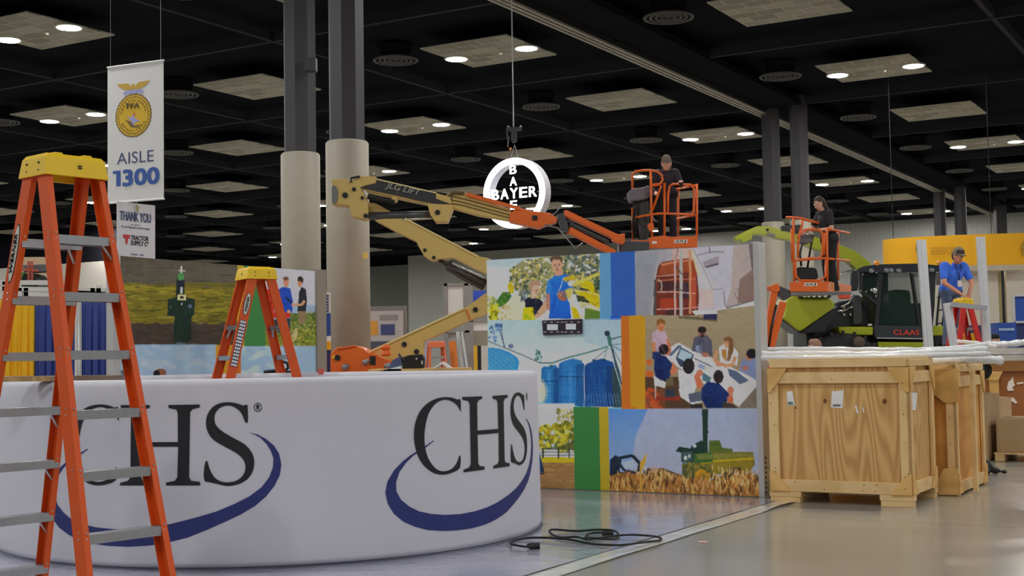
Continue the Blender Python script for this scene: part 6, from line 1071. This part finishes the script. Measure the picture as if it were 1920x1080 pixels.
# ================================================================ CRATES
ply = wood('plywood_grain', (194, 156, 100), (170, 129, 75), (3.4, 3.4, .36), 2.0, 13); pine = wood('pine_board', (206, 176, 126), (196, 164, 112), (1.5, 1.5, 1.5), 4, 2); plyo = wood('orange_plywood', (196, 142, 70), (180, 124, 56), (1, 1, 2.6), 2, 3); plyl = wood('light_plywood', (202, 164, 100), (186, 146, 82), (1, 1, 1.6), 3, 4)
whp = mat('white_label_paper', (206, 208, 206), .6); knot = mat('wood_knot', (110, 62, 30), .6, k=1.2)
def crate(N, w, d, h, label, full=True, skid=.11, pm=None):
    N = np.array([N[0], N[1], 0.]); t = thing('shipping_crate', label, 'crate', N+B3*w/2+A3*d/2); F = lambda u, z, o=0: N+B3*u+Z3*z-A3*o; S = lambda u, z, o=0: N+A3*u+Z3*z-B3*o
    def quad(fn, pts, th, nm, m, o=0, par=t, bev=.003): b = MB(); b.prism([fn(u, z, o) for u, z in pts], (A3 if fn is F else B3)*-th*-1); return b.build(nm, m, par, bevel=bev)
    R4 = lambda u0, u1, z0, z1: [(u0, z0), (u1, z0), (u1, z1), (u0, z1)]
    b = MB(); b.box(N+B3*w/2+A3*d/2+Z3*(skid+(h-skid-.06)/2), (w/2-.035, d/2-.035, (h-skid-.06)/2), B3, A3); b.build('plywood_box', pm or ply, t)
    st = .1
    for fn, W_, nm in ((F, w, 'front'), (S, d, 'side')):
        for u0 in (0, W_-st): quad(fn, R4(u0, u0+st, skid, h-.09), .03, 'corner_board', pine, 0)
        quad(fn, R4(st, W_-st, skid+.0, skid+.115), .03, 'bottom_board', pine, 0); quad(fn, R4(st, W_-st, h-.24, h-.13), .03, 'top_board', pine, 0)
        quad(fn, R4(.02, W_-.02, h-.085, h-.02), .03, 'lid_edge', pine, .006)
        g = .2
        for u0, sg_ in ((0, 1), (W_, -1)):
            quad(fn, [(u0, h-.09), (u0+sg_*g, h-.09), (u0+sg_*(g*.9), h-.13), (u0+sg_*.03, h-.33), (u0, h-.33)], .014, 'corner_gusset', plyl, .016)
            quad(fn, [(u0, skid), (u0+sg_*g, skid), (u0+sg_*(g*.8), skid+.06), (u0+sg_*.04, skid+.2), (u0, skid+.2)], .014, 'corner_gusset', plyl, .016)
    b = MB(); b.box(N+B3*w/2+A3*d/2+Z3*(h-.01), (w/2, d/2, .01), B3, A3); b.build('lid', pine, t)
    for u in (.0, w-.3):
        for z in (0, .055):
            for v in (0, d-.12): b = MB(); b.box(N+B3*(u+.15)+A3*(v+.06)+Z3*(z+.0265), (.15 if z == 0 else .16, .06, .0265), B3, A3); b.build('skid_block', pine, t, bevel=.003)
    b = MB(); rr = random.Random(5)
    for k in range(12): u = rr.choice([.03, .06, w-.03, w-.06]); z = rr.uniform(skid+.05, h-.15); b.ball(F(u, z, .017), .006, 6)
    for k in range(10): b.ball(F(rr.uniform(.1, w-.1), rr.choice([skid+.03, skid+.09, h-.2]), .002), .006, 6)
    b.build('nail_heads', knot, t)
    return t, F, S, quad
CN = G(1712, 952)
t1, F, S, quad = crate(CN[:2], 1.385, .98, 1.405, 'large wooden shipping crate with wavy plywood grain nearest the camera')
def frontuv(x, y): p = V(x, y, CN[:2], B2); return float((p-np.array([CN[0], CN[1], 0]))@B3), float(p[2])
def sideuv(x, y): p = V(x, y, CN[:2], A2); return float((p-np.array([CN[0], CN[1], 0]))@A3), float(p[2])
for pts, nm in (([(1473, 735), (1484, 733), (1488, 760), (1475, 761)], 'paper_label'), ([(1558, 734), (1580, 732), (1578, 766), (1556, 764)], 'paper_label'), ([(1601, 761), (1604, 760), (1608, 775), (1605, 776)], 'paper_scrap'), ([(1615, 764), (1617, 764), (1619, 774), (1617, 774)], 'paper_scrap')):
    quad(F, [frontuv(*q) for q in pts], .001, nm, whp, -.032, bev=0)
u_, z_ = frontuv(1476, 759); text('#xxx', 'label_lettering', mat('label_green', (50, 110, 90), .6, k=1), t1, F(u_-.0, z_, -.029), -B3, Z3, .05, .03, bold=.03, n=-A3)
u_, z_ = frontuv(1560, 762); text('#xxxxxxx', 'label_lettering', decal, t1, F(u_, z_, -.029), -B3, Z3, .075, .018, bold=.02, n=-A3)
for x, y, r_ in ((1545, 752, .022), (1657, 753, .026), (1490, 765, .012)):
    u_, z_ = frontuv(x, y); b = MB(); b.add([F(u_+r_*.8*math.cos(q), z_+r_*math.sin(q), -.033) for q in np.linspace(0, 6.283, 14, endpoint=False)], [tuple(range(14))]); b.build('knot', knot, t1)
for pts in ([(1711, 736), (1726, 736), (1723, 770), (1712, 767)],): quad(S, [sideuv(*q) for q in pts], .001, 'paper_label', whp, -.03, bev=0)
# second crate: its plywood end shows
C2N = G(1798, 930); t2, F2, S2, quad2 = crate(C2N[:2], 1.3, 1.42, 1.33, 'second wooden crate with orange plywood end behind the nearest crate', pm=plyo, skid=.02)
def f2(x, y): p = V(x, y, C2N[:2], B2); return float((p-np.array([C2N[0], C2N[1], 0]))@B3), float(p[2])
quad2(F2, [f2(*q) for q in [(1740, 691), (1798, 691), (1797, 755), (1770, 755), (1755, 742), (1740, 742)]], .012, 'curved_gusset', plyl, .02)
quad2(F2, [f2(*q) for q in [(1740, 905), (1755, 905), (1770, 878), (1797, 878), (1798, 928), (1740, 928)]], .012, 'curved_gusset', plyl, .02)
b = MB(); b.box(np.array([C2N[0], C2N[1], 0])-B3*.1+A3*.35+Z3*.64, (.02, .05, .62), B3, A3); b.build('leaning_batten', pine, t2)
p = np.array([C2N[0], C2N[1], 0])-B3*.03+A3*1.0; 
# third crate under the man
slab(1762, 1812, 652, 660, 21.4, 1.2, 'shipping_crate', plyl, 'tall pale crate that the man in the blue polo stands on', 'crate')
# cardboard and brown crate at right
card = mat('brown_cardboard', (168, 140, 104), .75, k=1.3, var=.05); cardl = mat('pale_cardboard', (178, 150, 116), .75, k=1.3); tape = mat('packing_tape', (150, 126, 92), .4, k=1.2)
def carton(c, w, d, h, m, label, z0=0, dark=None):
    b = MB(); c = np.array([c[0], c[1], 0.]); t = thing('cardboard_box', label, 'box', c+Z3*z0)
    b.box(c+Z3*(z0+h/2), (w/2, d/2, h/2), B3, A3); b.build('carton', m, t, bevel=.008)
    b = MB(); b.box(c+Z3*(z0+h+.001), (w/2+.0, .03, .0015), B3, A3); b.box(c-A3*(d/2+.001)+Z3*(z0+h-.08), (.03, .001, .08), B3, A3); b.build('tape', tape, t); return t
c0 = G(1862, 866); carton(np.array([c0[0], c0[1]])+A2*.45+B2*.36, .6, .9, .88, card, 'tall brown carton standing right of the second crate')
b = MB(); b.box(W(1853, 777, 17.95)+(-.1, 0, 0), (.16, .01, .012)); 
carton(np.array([c0[0], c0[1]])+A2*.5+B2*.42, .36, .4, .46, cardl, 'small upright carton on top of the tall brown carton', z0=.885)
tag(mk('dark_cloth', *(lambda m: (m.v, m.f))((lambda m: m.ball(W(1846, 694, 17.4), (.1, .1, .12), 10))(MB())), rub, smooth=True), 'dark cloth bundle on the upper small carton under the plastic rolls', 'cloth')
c1 = G(1875, 868); cc1 = np.array([c1[0]+.72, c1[1]+.42])
pl = thing('wooden_pallet', 'low wooden pallet on the floor at the right edge', 'pallet', (cc1[0], cc1[1], 0)); P3 = np.array([cc1[0], cc1[1], 0])
for k in range(3): b = MB(); b.box(P3+B3*(.45-.45*k)+Z3*.05, (.06, .5, .045), B3, A3); b.build('stringer', pine, pl)
for k in range(6): b = MB(); b.box(P3+A3*(-.45+.18*k)+Z3*.106, (.52, .06, .01), B3, A3); b.build('deck_board', pine, pl)
carton(cc1, 1.0, .85, .44, card, 'wide carton sitting on the pallet at right edge', z0=.117)
slab(1881, 1897, 745, 800, 19.4, .35, 'cardboard_box', cardl, 'pale carton half hidden behind the wide one on the pallet', 'box')
bc_ = thing('large_crate', 'big brown panelled crate with white scuffs at the right edge', 'crate', W(1900, 800, 20)*[1, 1, 0])
slab_ = lambda x0, x1, y0, y1, D, t, nm, m: (lambda b: b.build(nm, m, bc_))((lambda b: b.box(((W(x0, 700, D)[0]+W(x1, 700, D)[0])/2, D+t/2, (W(x0, y0, D)[2]+max(0.0, W(x0, y1, D)[2]))/2), ((W(x1, 700, D)[0]-W(x0, 700, D)[0])/2, t/2, (W(x0, y0, D)[2]-max(0.0, W(x0, y1, D)[2]))/2)))(MB()))
brn = wood('brown_hardboard', (146, 92, 44), (128, 76, 36), (1, 1, 1), 2, 2); brd = wood('dark_top_board', (150, 106, 52), (124, 84, 40), (1, 1, 1), 2, 2)
slab_(1850, 1960, 684, 900, 20, .8, 'panel', brn); slab_(1846, 1962, 676, 697, 19.95, .9, 'top_beam', brd)
slab_(1856, 1872, 697, 900, 19.93, .1, 'leg_post', plyl)
ppx([(1850, 697), (1881, 697), (1876, 706), (1872, 714), (1856, 714)], 19.9, .1, 'corbel', plyl, bc_)
for pts in ([(1888, 728), (1891, 716), (1896, 712), (1899, 706), (1901, 718), (1903, 722), (1898, 727), (1902, 732), (1890, 733)], [(1884, 746), (1892, 747), (1900, 745), (1908, 755), (1904, 757), (1896, 752), (1886, 749)], [(1906, 718), (1919, 716), (1919, 719), (1908, 721)]):
    ppx(pts, 19.985, .01, 'white_scuff', mat('white_scuff_paint', (206, 196, 184), .7), bc_, bevel=0)
# plastic-wrapped poles over the crates
wrapm = mat('plastic_wrap', (206, 208, 210), .22, k=1.35, bump=.6, bscale=25, var=.1, scale=12, coat=.5)
def roll(pts, r, label, grp=None):
    b = MB(); P_ = spline([W(*q) for q in pts], 8); rr = np.random.default_rng(int(pts[0][1]*7+pts[0][0])); b.tube(P_, [r*(1+.12*math.sin(k*1.7)+rr.uniform(-.07, .07)) for k in range(len(P_))], 12)
    return tag(b.build('wrapped_pole', wrapm, smooth=True), label, 'wrapped pole', grp)
roll([(1427, 656, 13.7), (1520, 655, 13.6), (1640, 656, 13.5), (1760, 655, 13.6), (1852, 646, 13.7)], .028, 'plastic-wrapped pole, highest of the long bundle lying over both crates')
roll([(1424, 665, 13.5), (1520, 664, 13.4), (1640, 665, 13.3), (1760, 660, 13.4), (1850, 654, 13.5)], .036, 'thick white plastic-wrapped pole in the middle of the bundle over the crates')
roll([(1428, 671, 13.25), (1500, 671, 13.1), (1580, 670, 13.1), (1700, 667, 13.15), (1855, 663, 13.4)], .026, 'plastic-wrapped pole at the front of the bundle lying on the nearest crate')
roll([(1700, 675, 13.9), (1760, 676, 13.9), (1820, 673, 13.95), (1879, 676, 14.0)], .045, 'short fat plastic-wrapped roll with blunt end lying on the second crate')
roll([(1428, 680, 14.0), (1440, 680, 14.0), (1465, 679, 14.0)], .03, 'stub of plastic-wrapped roll between the photo wall and the nearest crate')
roll([(1795, 640, 15.0), (1830, 643, 14.8), (1868, 650, 14.6)], .022, 'thin white wrapped rod slanting up behind the bundle below the red ladder')
roll([(1850, 645, 16.5), (1880, 646, 16.6), (1925, 641, 17)], .04, 'crumpled plastic-wrapped roll at far right above the white panels')
slab(1858, 1960, 652, 664, 17.0, 1.5, 'stacked_panel', mat('white_panel_board', (186, 182, 176), .6), 'upper white panel stacked on the brown crate at right edge', 'panel', base=False)
slab(1866, 1960, 665, 676, 17.0, 1.5, 'stacked_panel', mat('offwhite_panel_board', (172, 166, 158), .6), 'lower off-white panel stacked on the brown crate at right edge', 'panel', base=False)
# black bag on the floor
b = MB(); p = G(1848, 890)
for x, y, z, r_ in ((-.12, .0, .12, .1), (-.16, .05, .3, .09), (-.08, .02, .22, .09), (.0, -.02, .1, .08), (.1, -.05, .05, .05), (.2, -.06, .035, .035), (-.02, -.1, .04, .045)): b.ball(p+(x, y, z), r_, 10)
bg = thing('duffel_bag', 'slumped black bag on the floor against the second crate', 'bag', (p[0]-.05, p[1], 0)); blob(b, 'bag_body', rub, bg, .02, 4)
b = MB(); b.ball(p+(-.15, -.13, .05), (.05, .03, .05), 10); b.build('yellow_tag', mat('dull_yellow', (190, 150, 40), .5), bg)
# ================================================================ BACKGROUND, LEFT AND MIDDLE
def drape(x0, x1, D0, D1_, m, label, nm='pipe_drape', top=560):
    a_ = W(x0, top, D0); q_ = W(x1, top+(x1-x0)*.03, D1_); h = 2.44; n = 120; V_ = []
    for j, z in enumerate((0, .6, 1.2, 1.8, 2.3, 2.42, 2.44)):
        for k in range(n+1):
            u = k/n; p = a_+(q_-a_)*u; am = .035 if j < 4 else (.015 if j == 4 else .004); V_.append((p[0], p[1]+am*math.sin(u*(x1-x0)*.42)+am*.5*math.sin(u*(x1-x0)*.97+1), z))
    F_ = [(j*(n+1)+k, j*(n+1)+k+1, (j+1)*(n+1)+k+1, (j+1)*(n+1)+k) for j in range(6) for k in range(n)]
    o = mk(nm, V_, F_, m, smooth=True); s = o.modifiers.new('thick', 'SOLIDIFY'); s.thickness = .006; return tag(o, label, 'drape')
drape(-70, 65, 19.4, 19.5, mat('gold_drape', (222, 172, 30), .8, k=1.25, var=.1), 'gold pipe-and-drape curtain at the far left')
drape(66, 141, 19.5, 19.6, mat('blue_drape', (58, 72, 138), .8, k=1.25, var=.1), 'blue drape between the gold drape and the grey pole')
drape(153, 214, 19.6, 19.7, MATS['blue_drape'], 'blue drape between the grey pole and the left photo wall')
b = MB(); p = W(148, 562, 19.55); b.tube([(p[0], p[1], 0), (p[0], p[1], 2.5)], .03, 10); tag(b.build('drape_pole', alu, smooth=True), 'grey drape upright pole between two blue drapes', 'pole')
b = MB(); b.tube([W(-60, 558, 19.5), W(214, 568, 19.75)], .018, 8); tag(b.build('drape_crossrail', alu, smooth=True), 'thin grey rail along the top of the drapes', 'rail')
# white truss frames behind drapes
b = MB()
for a_, q_ in (((-5, 530), (90, 530)), ((-5, 541), (200, 545)), ((45, 551), (205, 556)), ((10, 528), (10, 575)), ((38, 540), (38, 575)), ((50, 540), (50, 575)), ((125, 548), (205, 552)), ((175, 540), (175, 575)), ((186, 535), (186, 575))): b.beam(W(*a_, 26), W(*q_, 26), .09, .08, (0, 0, 1) if a_[1] == q_[1] or abs(a_[0]-q_[0]) > 20 else (1, 0, 0))
for x in (10, 50, 186): p = W(x, 575, 26); b.beam(p, (p[0], p[1], 0), .08, .08, (1, 0, 0))
tag(b.build('scaffold', mat('grey_white_frame', (178, 176, 172), .6)), 'pale booth framework standing behind the drapes', 'frame')
RL = thing('scissor_lift', 'distant red and dark machine with upright rails beyond the gold drape', 'lift', (W(58, 600, 34)[0], 34, 0)); dred = mat('dusty_red_paint', (164, 74, 56), .6)
b = MB()
for x0, y0, x1, y1 in ((36, 476, 38, 530), (54, 490, 54, 528), (36, 478, 42, 476), (60, 490, 60, 530), (28, 528, 92, 532), (36, 505, 72, 508)): b.tube([W(x0, y0, 34), W(x1, y1, 34)], .03, 6)
b.build('guard_rail', dred, RL)
ppx([(42, 497), (88, 495), (92, 508), (44, 510)], 34.2, .6, 'deck_box', mat('slate_box', (92, 94, 98), .6), RL); ppx([(40, 516), (60, 512), (72, 524), (72, 788), (38, 788)], 34.1, .9, 'machine_body', hblk, RL); ppx([(24, 530), (38, 508), (44, 512), (36, 532)], 34, .3, 'green_arm', mat('green_arm', (84, 120, 66), .6), RL)
ppx([(15, 512), (32, 506), (28, 782), (16, 782)], 36, .3, 'white_block', beige, None); tag(bpy.data.objects['white_block'], 'small pale block beside the distant red machine at left', 'block'); 
ppx([(22, 482), (90, 482), (90, 772), (22, 772)], 40, .2, 'brown_display_board', mat('brown_board', (150, 128, 104), .7), None); tag(bpy.data.objects['brown_display_board'], 'brown board behind the distant red machine at left', 'board')
# wooden board lying on the ring wall
bo = thing('wooden_board', 'long brown board lying along the top of the ring wall, behind the tall ladder', 'board', G(120, 712, 1.36)*[1, 1, 1])
a_ = W(-25, 711, 9.7); q_ = W(243, 708, 10.0); b = MB(); b.beam(a_, q_, .04, .14, (0, 0, 1)); b.build('plank', wood('weathered_board', (128, 110, 92), (104, 86, 70), (1, 1, 1), 2, 3), bo, bevel=.003)
b = MB(); b.beam(a_+(0, -.075, 0), W(100, 710, 9.75)+(0, -.075, 0), .035, .01, (0, 0, 1)); b.build('tan_edge', wood('tan_edge_wood', (170, 140, 92), (146, 118, 76)), bo)
b = MB(); b.beam(W(236, 694, 9.95)+(0, -.08, 0), W(242, 716, 9.95)+(0, -.08, 0), .03, .02, (1, 0, 0)); b.build('end_clip', steel, bo)
tag((lambda b: b.build('red_clamp', mat('clamp_red', (190, 80, 76), .5)))((lambda b: (b.box(W(602, 695, 13.6)-(0, 0, .01), (.025, .03, .03)), b)[1])(MB())), 'small red clamp on the top edge of the white ring wall', 'clamp')
# hose reel next to the middle ladder
b = MB(); b.tube([W(526+x, 690+y, 14.6) for x, y in ((-8, -6), (-4, 2), (6, 6), (14, 0), (13, -9), (5, -12))], .016, 8, closed=True); b.tube([W(495, 698, 14.5), W(520, 695, 14.5), W(548, 699, 14.5)], .02, 8); p = W(520, 697, 14.55)
b.box((p[0], p[1], p[2]/2-.03), (.22, .15, p[2]/2-.05)); tag(b.build('cable_reel_cart', rub), 'black cart with coiled cable beside the foot of the middle ladder', 'cart')
# narrow striped banner between wall and column
pb = W(613, 548, 24.5); pt_ = thing('pencil_banner', 'narrow vertical banner striped white, blue and yellow before the big column', 'banner', (pb[0], 24.5, 0))
for y0, y1, m, nm in ((548, 587, whitev, 'white_top'), (587, 630, blub, 'blue_band'), (630, 640, whitev, 'white_band'), (640, 656, yel, 'yellow_band'), (656, 760, navyb, 'navy_base')):
    z1 = W(613, y0, 24.5)[2]; z0 = max(0.0, W(613, y1, 24.5)[2]); b = MB(); b.box((pb[0], 24.55, (z0+z1)/2), (.055, .03, (z1-z0)/2)); b.build(nm, m, pt_)
text('#xxxxxx', 'x', None, (lambda m: m)(MB()), W(616.5, 586, 24.5), (0, 0, 1), (-1, 0, 0), .34, .05, n=(0, -1, 0)).build('banner_lettering', slate, pt_)
tag((lambda b: b.build('grey_upright', alu))((lambda b: (b.tube([(W(607, 560, 24.4)[0], 24.4, 0), W(607, 548, 24.4)], .03, 8), b)[1])(MB())), 'thin grey upright left of the narrow striped banner', 'pole')
# poster stand behind boom
frm = mat('taupe_frame', (124, 114, 108), .6)
ps = thing('poster_stand', 'taupe-framed poster with orange and navy blocks behind the cream boom', 'poster', (W(725, 690, 38)[0], 38, 0))
def pp(x0, x1, y0, y1, D, t, nm, m, par): 
    a_, q_ = W(x0, (y0+y1)/2, D), W(x1, (y0+y1)/2, D); z1 = W((x0+x1)/2, y0, D)[2]; z0 = max(0.0, W((x0+x1)/2, y1, D)[2]); b = MB(); b.box(((a_[0]+q_[0])/2, D+t/2, (z0+z1)/2), ((q_[0]-a_[0])/2, t/2, (z1-z0)/2)); return b.build(nm, m, par)
pp(680, 763, 574, 775, 38, .15, 'frame', frm, ps); pp(684, 757, 583, 775, 37.98, .02, 'sheet', mat('poster_pale', (176, 166, 162), .6), ps); pp(684, 708, 602, 628, 37.96, .02, 'orange_block', mat('poster_orange', (206, 140, 50), .6), ps); pp(714, 740, 608, 628, 37.96, .02, 'navy_block', mat('poster_navy', (64, 66, 110), .6), ps)
pp(712, 746, 590, 600, 37.96, .02, 'grey_band', mat('poster_grey', (136, 126, 124), .6), ps); pp(684, 735, 640, 655, 37.96, .02, 'slate_block', mat('poster_slate', (72, 72, 84), .6), ps)
# door frames
df = thing('door_frame_display', 'grey metal-framed partition with white panels left of the photo wall', 'partition', (W(875, 690, 32)[0], 32, 0)); gm = mat('warm_grey_frame', (136, 130, 128), .5)
for x0, x1, y0, y1 in ((832, 840, 531, 790), (872, 880, 531, 790), (832, 880, 531, 536), (880, 888, 536, 790), (880, 935, 597, 603), (834, 880, 620, 624)): pp(x0, x1, y0, y1, 32, .12, 'frame_bar', gm, df)
pp(840, 872, 536, 590, 32.05, .03, 'white_panel', mat('partition_white', (206, 200, 196), .6), df); pp(888, 935, 603, 620, 32.05, .03, 'white_panel', MATS['partition_white'], df); pp(840, 872, 622, 790, 32.06, .03, 'grey_panel', mat('partition_grey', (150, 146, 140), .6), df); pp(888, 935, 619, 648, 32.06, .03, 'taupe_panel', mat('partition_taupe', (136, 128, 112), .6), df); pp(887, 912, 545, 566, 32.5, .05, 'blue_sign', mat('sign_royal', (52, 78, 180), .6), df)
pp(889, 896, 648, 790, 31.6, .06, 'yellow_strip', mat('strip_yellow', (214, 156, 40), .6), df); pp(896, 903, 648, 790, 31.6, .06, 'dark_strip', hblk, df); pp(903, 935, 648, 790, 31.6, .06, 'pale_strip', mat('strip_pale', (186, 180, 176), .6), df)
def lean(x0, y0, x1, y1, w, D, m, nm, label, cat):
    p, q = W(x0, y0, D), W(x1, y1, D); q = p+(q-p)*(p[2]/(p[2]-q[2])); b = MB(); b.beam(p, q+(0, -.3, 0), w, .04, (1, 0, 0)); return tag(b.build(nm, m), label, cat)
lean(848, 640, 853, 690, .16, 30.5, mat('leaning_orange', (206, 112, 40), .6), 'leaning_board', 'orange board leaning against the grey partition', 'board')
lean(858, 622, 868, 690, .08, 30.3, wf, 'leaning_pole', 'left white pole leaning in front of the grey partition', 'pole'); lean(866, 622, 876, 690, .05, 30.2, wf, 'leaning_pole', 'right white pole leaning in front of the grey partition', 'pole')
lean(800, 640, 799, 690, .1, 28.5, mat('pale_blue_bar', (130, 150, 196), .5), 'blue_bar', 'pale blue upright bar left of the small orange ladder', 'bar')
# table of gear behind the ring wall
tb_ = thing('plywood_work_table', 'plywood-topped table behind the ring wall carrying a black case', 'table', (W(790, 690, 17)[0], 17.2, 0))
zt_ = W(790, 691, 16.5)[2]; xa, xb = W(690, 690, 16.5)[0], W(880, 690, 16.5)[0]; b = MB(); b.box(((xa+xb)/2, 17.0, zt_-.02), ((xb-xa)/2, .5, .02)); b.build('table_top', plyl, tb_)
for x in (xa+.06, xb-.06):
    for y in (16.58, 17.42): b = MB(); b.box((x, y, (zt_-.04)/2), (.03, .03, (zt_-.04)/2)); b.build('leg', pine, tb_)
x_, z_ = W(775, 680, 16.8)[0], zt_
cs = thing('equipment_case', 'black equipment case standing behind the white ring wall under the cream boom', 'case', (x_, 16.85, z_))
b = MB(); b.prism([W(*q, 16.7) for q in [(752, 695), (754, 670), (766, 666), (791, 664), (795, 672), (795, 690)]], (0, .25, 0)); b.build('case_body', rub, cs, bevel=.012)
b = MB(); b.tube([W(748, 664, 16.75), W(753, 672, 16.72), W(760, 676, 16.7)], .015, 6); b.build('handle', rub, cs); b = MB(); b.ball(W(791, 680, 16.69), (.015, .01, .03), 8); b.ball(W(781, 673, 16.69), (.015, .01, .02), 8); b.build('case_latch', alum, cs)
b = MB(); P_ = [(800, 697), (812, 690), (820, 684), (826, 679), (830, 678), (835, 681), (842, 687), (852, 693)]; b.prism([W(*q, 16.6) for q in P_]+[W(850, 695, 16.6), W(838, 690, 16.6), W(829, 683, 16.6), (W(815, 692, 16.6))], (0, .3, 0)); tag(b.build('folded_paper', mat('white_paper', (200, 202, 210), .6)), 'white sheet folded into a ridge on the plywood table', 'paper')
b = MB(); b.prism([W(*q, 16.7) for q in [(735, 676), (750, 668), (756, 690), (728, 692)]], (0, .3, 0)); tag(b.build('navy_pack', mat('navy_pack', (64, 72, 104), .7)), 'dark navy pack lying left of the black equipment case', 'pack')
b = MB(); b.prism([W(*q, 16.5) for q in [(700, 698), (728, 692), (752, 686), (752, 696)]], (0, .2, 0)); tag(b.build('glossy_sheet', mat('glossy_white', (206, 206, 210), .2)), 'glossy white sheet in front of the black equipment case', 'sheet')
# black plate with two windows on the photo wall
wp = thing('wall_plate', 'black plate with two white windows mounted over the silo picture', 'plate', RO+B3*2.2+Z3*1.8)
def rv(x, y): p = V(x, y, RO-A3*.03, B2); return p
b = MB(); b.prism([rv(1016, 601), rv(1090, 598), rv(1090, 625.5), rv(1018, 628.5)], A3*.028); b.build('plate', mat('plate_black', (44, 36, 44), .5, k=1.1), wp, bevel=.003)
b = MB()
for x0, x1, y0, y1 in ((1026, 1046, 608, 619), (1061, 1080, 607, 618)): b.prism([rv(x0, y0)-A3*.003, rv(x1, y0)-A3*.003, rv(x1, y1)-A3*.003, rv(x0, y1)-A3*.003], A3*.004)
b.build('window_insert', mat('insert_white', (196, 204, 226), .5), wp)
b = MB()
for y in (604, 622.5):
    for x in (1022, 1034, 1046, 1054, 1061, 1072, 1085): b.prism([rv(x-2.5, y-1)-A3*.002, rv(x+2.5, y-1)-A3*.002, rv(x+2.5, y+1)-A3*.002, rv(x-2.5, y+1)-A3*.002], A3*.003)
b.build('plate_marks', mat('mark_grey', (150, 146, 156), .5), wp)
